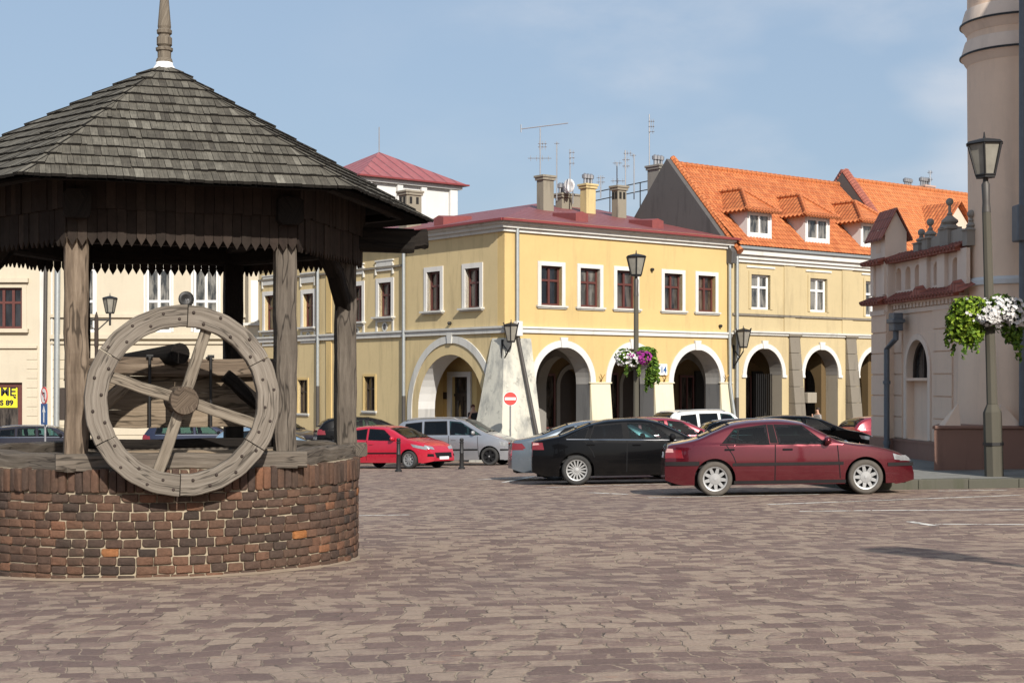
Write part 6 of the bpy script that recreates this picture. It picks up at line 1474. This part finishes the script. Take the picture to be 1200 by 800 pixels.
hatch5=dict(estate); hatch5.update(L=4.4,top=[(0,.62),(.03,.95),(.12,1.12),(.34,1.34),(.65,1.45),(1.4,1.50),(2.0,1.48),(2.5,1.38),(2.95,1.18),(3.35,1.02),(3.8,.93),(4.15,.80),(4.33,.64),(4.4,.42)],xr=.78,xf=3.42,wr=.315,cabin=(.5,3.0),
 side=[([(.60,1.03),(1.18,1.01)],[(.75,1.28),(1.16,1.36)]),([(1.25,1.01),(1.92,1.0)],[(1.24,1.37),(1.88,1.39)]),([(2.0,1.0),(2.92,.97)],[(1.96,1.39),(2.36,1.345)])],glass_top=[(2.52,3.28,.82),(.12,.52,.8)],
 strips=[('tail_light',[(.02,.82),(.2,.84)],[(.05,1.02),(.2,1.0)],'taillamp',.006),('headlight',[(3.75,.70),(4.27,.62)],[(3.68,.82),(4.18,.745)],'headlamp',.006)],seams=[],mirror=(2.84,1.0))
if 'rails' in hatch5: del hatch5['rails']
suv['lift']=.10; hatch5['lift']=.06
PM=dict(maroon=paint('dark_red_paint',(.115,.006,.014),.55,.28,.10,1.0),black=paint('black_paint',(.003,.003,.0035),0,.25,.03,.22),grey=paint('blue_grey_paint',(.16,.19,.22),.6,.32,.2),red=paint('bright_red_paint',(.48,.012,.035),.15,.3,.15),
 silver=paint('silver_paint',(.33,.34,.365),.6,.34,.2),white=paint('white_paint',(.72,.72,.71),.0,.3,.2),navy=paint('navy_paint',(.014,.016,.034),.3,.3,.2),darkplum=paint('dark_plum_paint',(.022,.018,.026),.4,.3,.2),red2=paint('crimson_paint',(.26,.018,.035),.3,.3,.2),lightblue=paint('pale_blue_paint',(.20,.29,.38),.5,.3,.2),darkblue=paint('dark_blue_paint',(.02,.024,.05),.4,.3,.2))
GRP='cars parked on the square'
def put(sp,label,col,loc_pt,px,d,deg,**kw):
    phi=R_(deg); kw.setdefault('group',GRP); return build_car(sp,label,'car',PM[col],anchor(loc_pt,px,d,phi),phi,**kw)
X_,D_=gp(838,581); put(saloon,'dark red metallic saloon with dusty tyres, nearest of the parked cars','maroon',(.90,-.78),838,D_,-2.5)
X_,D_=gp(676,568); put(fastback,'black fastback with many-spoked alloy wheels, behind the dark red saloon','black',(1.0,-.83),676,D_,0)
put(sedan2,'blue grey saloon mostly hidden behind the black fastback, its tail light showing','grey',(.0,-.7),600,36.6,4)
X_,D_=gp(480,549); put(hatch,'bright red small hatchback turned towards the viewer beside the well','red',(3.17,-.78),480,D_,-34)
X_,D_=gp(574,545); put(mpv,'silver people carrier with dark wheels in front of the side arch','silver',(3.69,-.82),574,D_,-16)
put(suv,'white off-road car with roof rails below the rightmost white arch','white',(.0,-.9),786,51,24)
put(hatch5,'red hatchback showing only its roof and windscreen behind the black fastback','red2',(2.9,-.8),823,40.5,6)
put(estate,'black car whose roofline alone shows between white off-road car and dark red saloon','black',(.25,-.8),832,45,4)
hatch5['lift']=.10; put(hatch5,'black hatchback with a bright headlight, beyond the dark red saloon bonnet','black',(4.35,-.6),1029,48.0,2)
hatch5['lift']=.06; put(hatch5,'crimson car partly hidden by the town hall corner','red2',(.1,-.8),1006,53,18)
estate['lift']=.25; put(estate,'dark plum estate with silver roof rails, seen left of the well post','darkplum',(3.08,-.9),71,62,4,glass='carglass')
put(estate,'dark blue estate seen through the spokes of the wooden wheel','darkblue',(.0,-.8),166,60,5)
estate['lift']=.12; put(hatch,'pale blue small car low behind the well beam, its windscreen showing','lightblue',(3.08,-.7),362,47,4)
estate['lift']=.36; hatch5['lift']=.36; put(estate,'navy car with white number plate facing the viewer between the well posts','navy',(4.72,-.1),366,61,-38)
put(hatch5,'black hatchback by the ochre tenement, half hidden by the right-hand well post','black',(.0,-.8),372,57.5,14)

# ================================================================== street lamps, flowers, bollards, signs
def lantern(b_frame,b_glass,z0,w0,w1,h,seg=6,a0=0):
    pts=lambda r,z: [(r*math.cos(a0+2*math.pi*i/seg),r*math.sin(a0+2*math.pi*i/seg),z) for i in range(seg)]
    lo_,hi_=pts(w0,z0),pts(w1,z0+h)
    for i in range(seg):
        b_frame.tube([lo_[i],hi_[i]],.022*w1/.36,6); b_frame.tube([lo_[i],lo_[(i+1)%seg]],.022*w1/.36,6); b_frame.tube([hi_[i],hi_[(i+1)%seg]],.024*w1/.36,6)
    b_frame.frustum(pts(w0*1.02,z0-.05),pts(w0*1.02,z0)); b_frame.frustum(pts(w1*1.12,z0+h),pts(w1*.95,z0+h+.05)); b_frame.frustum(pts(w1*.95,z0+h+.05),pts(w1*.25,z0+h+.11)); b_frame.lathe([(.035,z0+h+.1),(.02,z0+h+.16),(.012,z0+h+.24)],8)
    b_glass.frustum(pts(w0*.93,z0+.01),pts(w1*.93,z0+h-.01))
def street_lamp(label,x,y,base,H,ang=.2,group='street lamps',lean=0):
    r=thing('street_lamp',label,'street lamp',(x,y,base),group,rot=(0,lean,0))
    b=MB(); oc=lambda w_,z: [(w_*math.cos(math.pi/8+math.pi/4*i),w_*math.sin(math.pi/8+math.pi/4*i),z) for i in range(8)]
    b.frustum(oc(.185,-.3),oc(.18,1.25)); b.frustum(oc(.18,1.25),oc(.105,1.42)); b.frustum(oc(.105,1.42),oc(.085,H-1.45)); b.build('concrete_post',M['concrete'],r,bevel=.008)
    b=MB(); b.lathe([(.09,H-1.55),(.075,H-1.35),(.085,H-1.0),(.055,H-.95),(.05,H-.86),(.09,H-.83)],12); b.build('iron_neck',M['darkpipe'],r,smooth=True,autos=40)
    b=MB(); b.lathe([(.2,.60),(.2,.66)],8,a0=math.pi/8); b.build('steel_band',M['iron'],r)
    f=MB(); g_=MB(); lantern(f,g_,H-.82,.20,.36,.62,6,ang); fo=f.build('lantern',M['iron'],r); g_.build('lantern_glass',M['lampglass'],fo)
    return r
d=29.6; lx=PX(1165,d); lb=pav(lx,d)
street_lamp('tall street lamp on the pavement by the town hall turret, carrying white flowers',lx,d,lb,ZY(157,d)-lb,lean=-.029)
d2=52.0; mxp=PX(745.5,d2); street_lamp('tall street lamp in front of the arcade, carrying white and purple flowers',mxp,d2,G(mxp,d2),ZY(294.5,d2)-G(mxp,d2),.5)
street_lamp('unseen street lamp at the near edge of the square, added for its shadow',7.75,3.7,G(7.75,3.7),7.0,.2)  # stands out of view, added to throw a lantern shadow across the setts
# twin lantern post on the far side
d3=66; x3=PX(113,d3); r=thing('twin_lamp_post','iron lamp post with two lanterns on a crossbar, seen behind the well','street lamp',(x3,d3,G(x3,d3)))
zt3=ZY(372,d3)-G(x3,d3); b=MB(); b.lathe([(.14,-.3),(.13,1),(.09,1.05),(.08,zt3-1.3),(.10,zt3-1.28),(.09,zt3),(.02,zt3+.25)],10); b.build('post',M['rust'],r)
b=MB(); b.tube([(-.62,0,zt3-.1),(.62,0,zt3-.1)],.05,6); b.tube([(-.55,0,zt3-.1),(0,0,zt3-.6)],.03,6); b.tube([(.55,0,zt3-.1),(0,0,zt3-.6)],.03,6); b.build('crossbar',M['darkpipe'],r)
for s_ in (-1,1):
    f=MB(Matrix.Translation((s_*.60,0,0))); g_=MB(Matrix.Translation((s_*.60,0,0))); lantern(f,g_,zt3+.22,.18,.31,.62,6,.3); f.tube([(0,0,zt3-.35),(0,0,zt3+.2)],.05,8); fo=f.build('lantern',M['iron'],r); g_.build('lantern_glass',M['lampglass'],fo)
# wall lanterns on brackets
def wall_lantern(label,Fm,u,zc,out=.75,sz=1.0):
    p=Fm@Vector((u,0,0)); r=thing('wall_lantern',label,'wall lamp',(p.x,p.y,zc),'wall lanterns on the arcade'); R3=Fm.to_3x3().to_4x4()
    b=MB(R3); b.tube([(0,0,-1.0*sz),(0,.12,-1.05*sz),(0,out,-.55*sz),(0,out,-.4*sz)],.03,6); b.tube([(0,0,-.45*sz),(0,out*.6,-.75*sz)],.025,6); b.box(-.06,.06,0,.04,-1.2*sz,-.3*sz); b.build('bracket',M['iron'],r)
    T_=R3@Matrix.Translation((0,out,0)); f=MB(T_); g_=MB(T_); lantern(f,g_,-.38*sz,.16*sz,.30*sz,.6*sz,6,.2)
    for i in range(6):                            # the flared crown of the lantern
        q=.2+math.pi/3*i; f.tube([(.30*sz*math.cos(q),.30*sz*math.sin(q),.24*sz),(.34*sz*math.cos(q),.34*sz*math.sin(q),.33*sz)],.02,5)
    fo=f.build('lantern',M['iron'],r); g_.build('lantern_glass',M['lampglass'],fo)
wall_lantern('black wall lantern on a bracket at the sloping corner buttress',FR,-.10,ZY(388,57.4),.55)
wall_lantern('black wall lantern between the two yellow house fronts, beside the downpipes',FR,U1+.12,ZY(395,66),.6,1.15)
def basket(label,x,y,z,lamp_r,seed,blobs,flowers,lsize=.055):
    rr=random.Random(seed); r=thing('flower_basket',label,'flower basket',(x,y,z),'flower baskets on the street lamps')
    b=MB(); b.lathe([(.12,-.18),(.34,-.10),(.40,.05),(.37,.05),(.3,-.06)],16,caps=False); b.build('planter_ring',M['darkpipe'],r)
    def leaves(blobs,n,mat,name,size,flower=False,extra=None):
        b=MB()
        for k in range(n+(420 if extra else 0)):
            cx,cy,cz,rx_,ry_,rz_=rr.choice(blobs if k<n else extra); v=Vector((rr.gauss(0,1),rr.gauss(0,1),rr.gauss(0,1))).normalized()*(rr.random()**.33 if not flower else rr.uniform(.88,1.05))
            p=Vector((cx+v.x*rx_,cy+v.y*ry_,cz+v.z*rz_)); s_=size*rr.uniform(.6,1.35)
            nn=(v+Vector((rr.gauss(0,.5),rr.gauss(0,.5),rr.gauss(0,.5)+.3))).normalized() if not flower else (v*1.2+Vector((rr.gauss(0,.25),rr.gauss(0,.25)-.35,rr.gauss(0,.25)+.2))).normalized()
            a=nn.orthogonal().normalized(); a=Matrix.Rotation(rr.uniform(0,6.28),3,nn)@a; c=nn.cross(a); b.cc=rr.random()
            if not flower: b.add([p-a*s_,p-a*s_*.3+c*s_*.5-nn*s_*.1,p+a*s_*.5+c*s_*.42,p+a*s_*1.1-nn*s_*.25,p+a*s_*.5-c*s_*.42,p-a*s_*.3-c*s_*.5-nn*s_*.1],[(0,1,2,3,4,5)])
            else:
                P=[p-nn*s_*.35]; 
                for i in range(10):
                    q=2*math.pi*i/10; rad=s_*(1 if i%2==0 else .62); P.append(p+a*rad*math.cos(q)+c*rad*math.sin(q))
                b.add(P,[(0,i+1,(i+1)%10+1) for i in range(10)])
        return b.build(name,mat,r)
    trail=[]
    for k in range(16):                           # trailing stems
        bx=rr.choice(blobs)[1]; q=rr.choice(bx); a=rr.uniform(0,6.28); ln=rr.uniform(.12,.34)
        trail.append((q[0]+q[3]*.85*math.cos(a),q[1]+q[4]*.7*math.sin(a),q[2]-q[5]*.7-ln*.4,.045,.045,ln))
    for q,(nm,bl,n,mt,sz) in enumerate(blobs): leaves(bl,n,M[mt],nm,sz,extra=trail if q==len(blobs)-1 else None)
    for nm,bl,n,mt,sz in flowers: leaves(bl,n,M[mt],nm,sz,True)
    return r
basket('hanging flower basket of lime leaves and white blossoms on the lamp by the turret',PX(1159.5,29.6),29.6,ZY(372,29.6),.1,5,
 [('lime_foliage',[(-.55,-.1,-.02,.34,.4,.42),(-.62,-.05,-.15,.28,.3,.38),(-.42,-.15,.2,.36,.35,.22),(-.36,-.1,-.3,.22,.25,.26)],2300,'leaflime',.05),('foliage',[(.05,0,.05,.45,.4,.35),(.42,-.1,-.26,.22,.25,.28),(.2,0,.34,.3,.25,.12),(.62,0,.15,.2,.3,.2)],1500,'leaf',.05)],
 [('white_blossoms',[(.15,-.16,.12,.46,.46,.30),(.45,-.1,.06,.32,.42,.32),(-.14,-.2,.02,.26,.42,.2)],620,'petalwhite',.05),('white_blossoms',[(-.5,-.1,0,.4,.45,.4)],10,'petalwhite',.04)])
basket('hanging flower basket of white and purple petunias on the lamp before the arcade',mxp,d2,ZY(420,d2),.1,9,
 [('foliage',[(0,0,0,.56,.5,.28),(.6,-.1,-.30,.2,.3,.46),(.5,0,-.6,.18,.25,.3),(-.42,0,.05,.32,.4,.30),(.35,0,.25,.36,.3,.16)],2300,'leaf',.075)],
 [('white_blossoms',[(-.40,-.15,.0,.33,.45,.28),(-.1,-.2,-.05,.22,.4,.25)],200,'petalwhite',.06),('purple_blossoms',[(.20,-.22,.02,.32,.42,.24)],120,'petalpurple',.06),('purple_blossoms',[(-.1,-.3,.05,.3,.3,.2)],25,'petalpurple',.055)])
def bollard(px,d,ytop,label):
    x=PX(px,d); r=thing('bollard',label,'bollard',(x,d,G(x,d)),'black iron bollards'); h=ZY(ytop,d)-G(x,d)
    b=MB(); b.lathe([(.11,-.1),(.11,.05),(.075,.08),(.065,.5*h),(.075,.52*h),(.065,.54*h),(.06,h-.16),(.08,h-.14),(.05,h-.10),(.075,h-.06),(.05,h-.01),(.0,h)],14); b.build('post',M['iron'],r,smooth=True,autos=40)
bollard(541,48.5,513,'black iron bollard in front of the silver people carrier'); bollard(467,46.5,513,'black iron bollard in front of the bright red hatchback')
# no entry sign
d=55.6; x=PX(598,d); r=thing('no_entry_sign','round red no entry sign on a thin post before the corner buttress','road sign',(x,d,G(x,d)))
z=ZY(467,d)-G(x,d); Fs=frame((0,0,0),(1,0),(0,-1)); b=MB(); b.tube([(0,0,-.2),(0,0,z-.24)],.03,8); b.build('pole',M['steel'],r)
b=MB(Fs); b.lathe([(.245,.0),(.245,.02)],28,(0,0,z),'y'); dsk=b.build('red_disc',M['signred'],r); b=MB(Fs); b.box(-.205,.205,.021,.026,z-.05,z+.05); b.build('white_bar',M['signwhite'],dsk)
b=MB(Fs); b.lathe([(.247,-.006),(.265,-.006),(.265,.024),(.247,.024)],28,(0,0,z),'y',caps=False); b.build('sign_rim',M['signwhite'],dsk)
# blue arrow sign and the no-turn sign above it, seen edge-on
d=50; x=PX(52,d); r=thing('traffic_sign_post','traffic sign post with no left turn roundel above a blue arrow plate','road sign',(x,d,G(x,d)),rot=(0,0,R_(-52)))
z0=ZY(485,d)-G(x,d); z1=ZY(463.5,d)-G(x,d); b=MB(); b.tube([(0,.03,-.2),(0,.03,z1+.3)],.035,8); b.build('pole',M['steel'],r)
F0=frame((0,0,0),(1,0),(0,-1)); b=MB(F0); b.box(-.28,.28,0,.02,z0-.35,z0+.35); bl=b.build('blue_plate',M['signblue'],r)
b=MB(F0); b.prism([(-.04,z0-.28),(.04,z0-.28),(.04,z0+.08),(.13,z0+.06),(0,z0+.28),(-.13,z0+.06),(-.04,z0+.08)],.021,.026); b.build('white_arrow',M['signwhite'],bl)
b=MB(F0); b.lathe([(.30,0),(.30,.02)],28,(0,0,z1),'y'); rd=b.build('red_roundel',M['signred'],r); b=MB(F0); b.lathe([(.24,.021),(.24,.025)],28,(0,0,z1),'y'); b.build('white_field',M['signwhite'],rd)
b=MB(F0); b.box(.04,.09,.026,.03,z1-.16,z1+.1); b.box(-.12,.09,.026,.03,z1+.06,z1+.11); b.prism([(-.18,z1+.085),(-.09,z1+.16),(-.09,z1+.01)],.026,.03); b.build('turn_arrow',M['ink'],rd)
b=MB(F0); b.M=F0@Matrix.Translation((0,0,z1))@Matrix.Rotation(R_(45),4,'Y'); b.box(-.25,.25,.0305,.033,-.02,.02); b.build('red_slash',M['signred'],rd)
# house number
un=uR(775.5); zn=ZY(433,dR(un)); p=FR@Vector((un,0,0)); r=thing('house_number_sign','small white house number sign reading 14 between the arches','house number',(p.x,p.y,zn)); 
b=MB(FR); b.box(un-.24,un+.24,.03,.10,zn-.24,zn+.24); b.build('plate',M['signwhite'],r,world=True,bevel=.02)
text_mesh('number','14',.36,M['signblue'],r,FR,(un,.105,zn-.13),.012)
# satellite dishes and antennas
def dish(label,x,y,z,rad,ang,mat='steel',pole=.5):
    r=thing('satellite_dish',label,'satellite dish',(x,y,z),rot=(0,0,ang)); b=MB(); b.lathe([(.01,.06),(rad*.5,.03),(rad,-.05),(rad,-.06),(rad*.5,.02),(.01,.05)],24,(0,0,0),'y',caps=False); b.build('dish',M[mat],r,smooth=True)
    b=MB(); b.tube([(0,.05,0),(0,.25,-.1),(0,.25,-pole-.3)],.03,6); b.build('mount',M['steel'],r); b=MB(); b.tube([(0,-.05,-rad),(0,-.45,-.05)],.015,5); b.lathe([(.04,-.5),(.04,-.42)],8,(0,0,-.05),'y'); b.build('feed_arm',M['steel'],r)
dish('dark grey satellite dish between the white casements of the cream building',PX(218,79.2),79.2,ZY(350.5,79.2),.42,R_(25),'iron')
dish('white satellite dish among the chimneys on the red roof',PX(667.5,69.3),69.3,ZY(218,69.3),.33,R_(-40),'signwhite')
def antenna(label,px,y0,y1,d,els,boom=None):
    x=PX(px,d); z0=ZY(y0,d)-.4; H=ZY(y1,d)-z0; r=thing('roof_antenna',label,'antenna',(x,d,z0),'antennas on the roofs'); b=MB(); b.tube([(0,0,0),(0,0,H)],.028,6); b.build('mast',M['steel'],r)
    b=MB(); 
    for (h,x0,x1,k) in els:
        z=H-h; b.tube([(x0,0,z),(x1,0,z)],.016,5)
        for i in range(k): xx=x0+(x1-x0)*(i+.5)/k; b.tube([(xx,-.2,z),(xx,.2,z)],.012,5); b.tube([(xx,0,z-.12),(xx,0,z+.12)],.012,5)
    if boom: (h,x0,z0_,x1,z1_)=boom; b.tube([(x0,0,H-h+z0_),(x1,.4,H-h+z1_)],.025,6); b.tube([(x0,0,H-h+z0_-.15),(x0,0,H-h+z0_+.2)],.025,5)
    b.build('elements',M['steel'],r)
antenna('tall antenna with a long slanting boom on the big chimney of the red roof',633,206,150,66.4,[(1.35,-.55,.5,4),(.85,-.1,.3,3),(.7,-.1,.3,3)],(0,-.85,-.05,1.25,.28))
antenna('slim plain antenna mast behind the big chimney',652.5,225,167,69,[(.05,-.12,.12,1)])
antenna('antenna with short side rods beside the white satellite dish',668,214,175,69,[(.15,-.05,.22,2),(.4,-.05,.22,2),(.65,-.05,.22,2)])
antenna('small low antenna right of the yellow chimney',704,222,206,70,[(.1,-.2,.2,2),(.3,-.2,.2,2)])
antenna('thin antenna with crossed elements left of the slotted chimney mast',723,220,190,71,[(.05,-.2,.25,2),(.9,-.3,.4,3)])
antenna('antenna with stacked rods over the slotted chimney',733,218,176,70,[(.15,-.1,.3,3),(.45,-.15,.2,2),(.75,-.15,.2,2)])
antenna('thin pale mast between the slotted chimney and the grey gable',743,224,181,72,[(.05,-.2,.1,1)])
antenna('tallest antenna mast beside the grey gable',761,232,134,73,[(.35,-.05,.25,3),(.6,-.05,.25,3),(.85,-.05,.25,2)])
antenna('small loop antenna over the pinkish chimneys',1090,219,200,84,[(.1,-.15,.15,2),(.5,-.15,.15,2)])
# ================================================================== people
def person(label,x,y,z,face,hair,cloth,arm='phone'):
    r=thing('person',label,'person',(x,y,z),rot=(0,0,face)); H=1.70
    def skin(name,verts,edges,rad,mat,root=0):
        me=bpy.data.meshes.new(name); me.from_pydata(verts,edges,[]); o=bpy.data.objects.new(name,me); COL.objects.link(o); o.parent=r
        m=o.modifiers.new('skin','SKIN'); m.use_smooth_shade=True
        for i,q in enumerate(me.skin_vertices[0].data): q.radius=(rad[i],rad[i]*.85); q.use_root=(i==root)
        s_=o.modifiers.new('sub','SUBSURF'); s_.levels=1; s_.render_levels=2; me.materials.append(mat); return o
    V=[(0,0,.92),(0,0,1.15),(0,0,1.38),(0,0,1.47),(0,-.01,1.55),(0,-.015,1.64),
       (.17,0,1.37),(.22,.0,1.10),(.20,-.12,.88),(-.17,0,1.37),(-.23,-.12,1.16),(-.13,-.20,1.42) if arm=='phone' else (-.2,-.12,.88),
       (.09,0,.86),(.10,0,.48),(.10,.01,.08),(.10,-.13,.04),(-.09,0,.86),(-.10,0,.48),(-.10,.01,.08),(-.10,-.13,.04)]
    E=[(0,1),(1,2),(2,3),(3,4),(4,5),(2,6),(6,7),(7,8),(2,9),(9,10),(10,11),(0,12),(12,13),(13,14),(14,15),(0,16),(16,17),(17,18),(18,19)]
    Rr=[.13,.125,.13,.055,.085,.075,.06,.045,.035,.06,.045,.035,.085,.06,.045,.04,.085,.06,.045,.04]
    skin('body',V,E,Rr,M['skin'])
    skin('coat',[(0,0,.80),(0,0,1.15),(0,0,1.37),(.17,0,1.36),(.22,0,1.10),(.205,-.10,.93),(-.17,0,1.36),(-.23,-.11,1.16)],[(0,1),(1,2),(2,3),(3,4),(4,5),(2,6),(6,7)],[.155,.145,.15,.075,.06,.05,.075,.06],cloth)
    skin('trousers',[(0,0,.90),(.09,0,.84),(.10,0,.48),(.10,.01,.10),(-.09,0,.84),(-.10,0,.48),(-.10,.01,.10)],[(0,1),(1,2),(2,3),(0,4),(4,5),(5,6)],[.14,.1,.075,.06,.1,.075,.06],M['clothblack'])
    b=MB(); b.lathe([(.075*math.sin(q)+.002,-.09*math.cos(q)) for q in [math.pi*i/8 for i in range(9)]],14,(0,.025,1.625),caps=False)
    for i,v in enumerate(b.v): b.v[i]=Vector((v.x*1.22,v.y*1.22+(.02 if v.z<1.6 else 0),v.z+.015))
    b.v=[Vector((v.x,max(v.y,-.045) if v.z<1.665 else v.y,v.z)) for v in b.v]; b.build('hair',hair,r,smooth=True)
    b=MB()
    for s_ in (-1,1): b.lathe([(.001,-.008),(.009,0),(.001,.008)],8,(s_*.03,-.088,1.60),'y')
    b.build('eyes',M['ink'],r); b=MB(); b.lathe([(.001,1.60),(.013,1.57),(.001,1.562)],8,(0,-.098,0)); b.build('nose',M['skin'],r); b=MB(); b.box(-.022,.022,-.097,-.085,1.535,1.543); b.build('mouth',M['signred'],r)
    return r
d=61.2; person('person with dark reddish hair holding a hand to the face, behind the silver people carrier',PX(554.5,d),d,ZY(473.5,d)-1.73,R_(20),M['hairred'],M['clothblack'])
d=69.5; person('person with dark hair in a pale top inside the second stone-piered arch',PX(958,d),d,ZY(477,d)-1.73,R_(-60),M['hairdark'],M['clothgrey'])
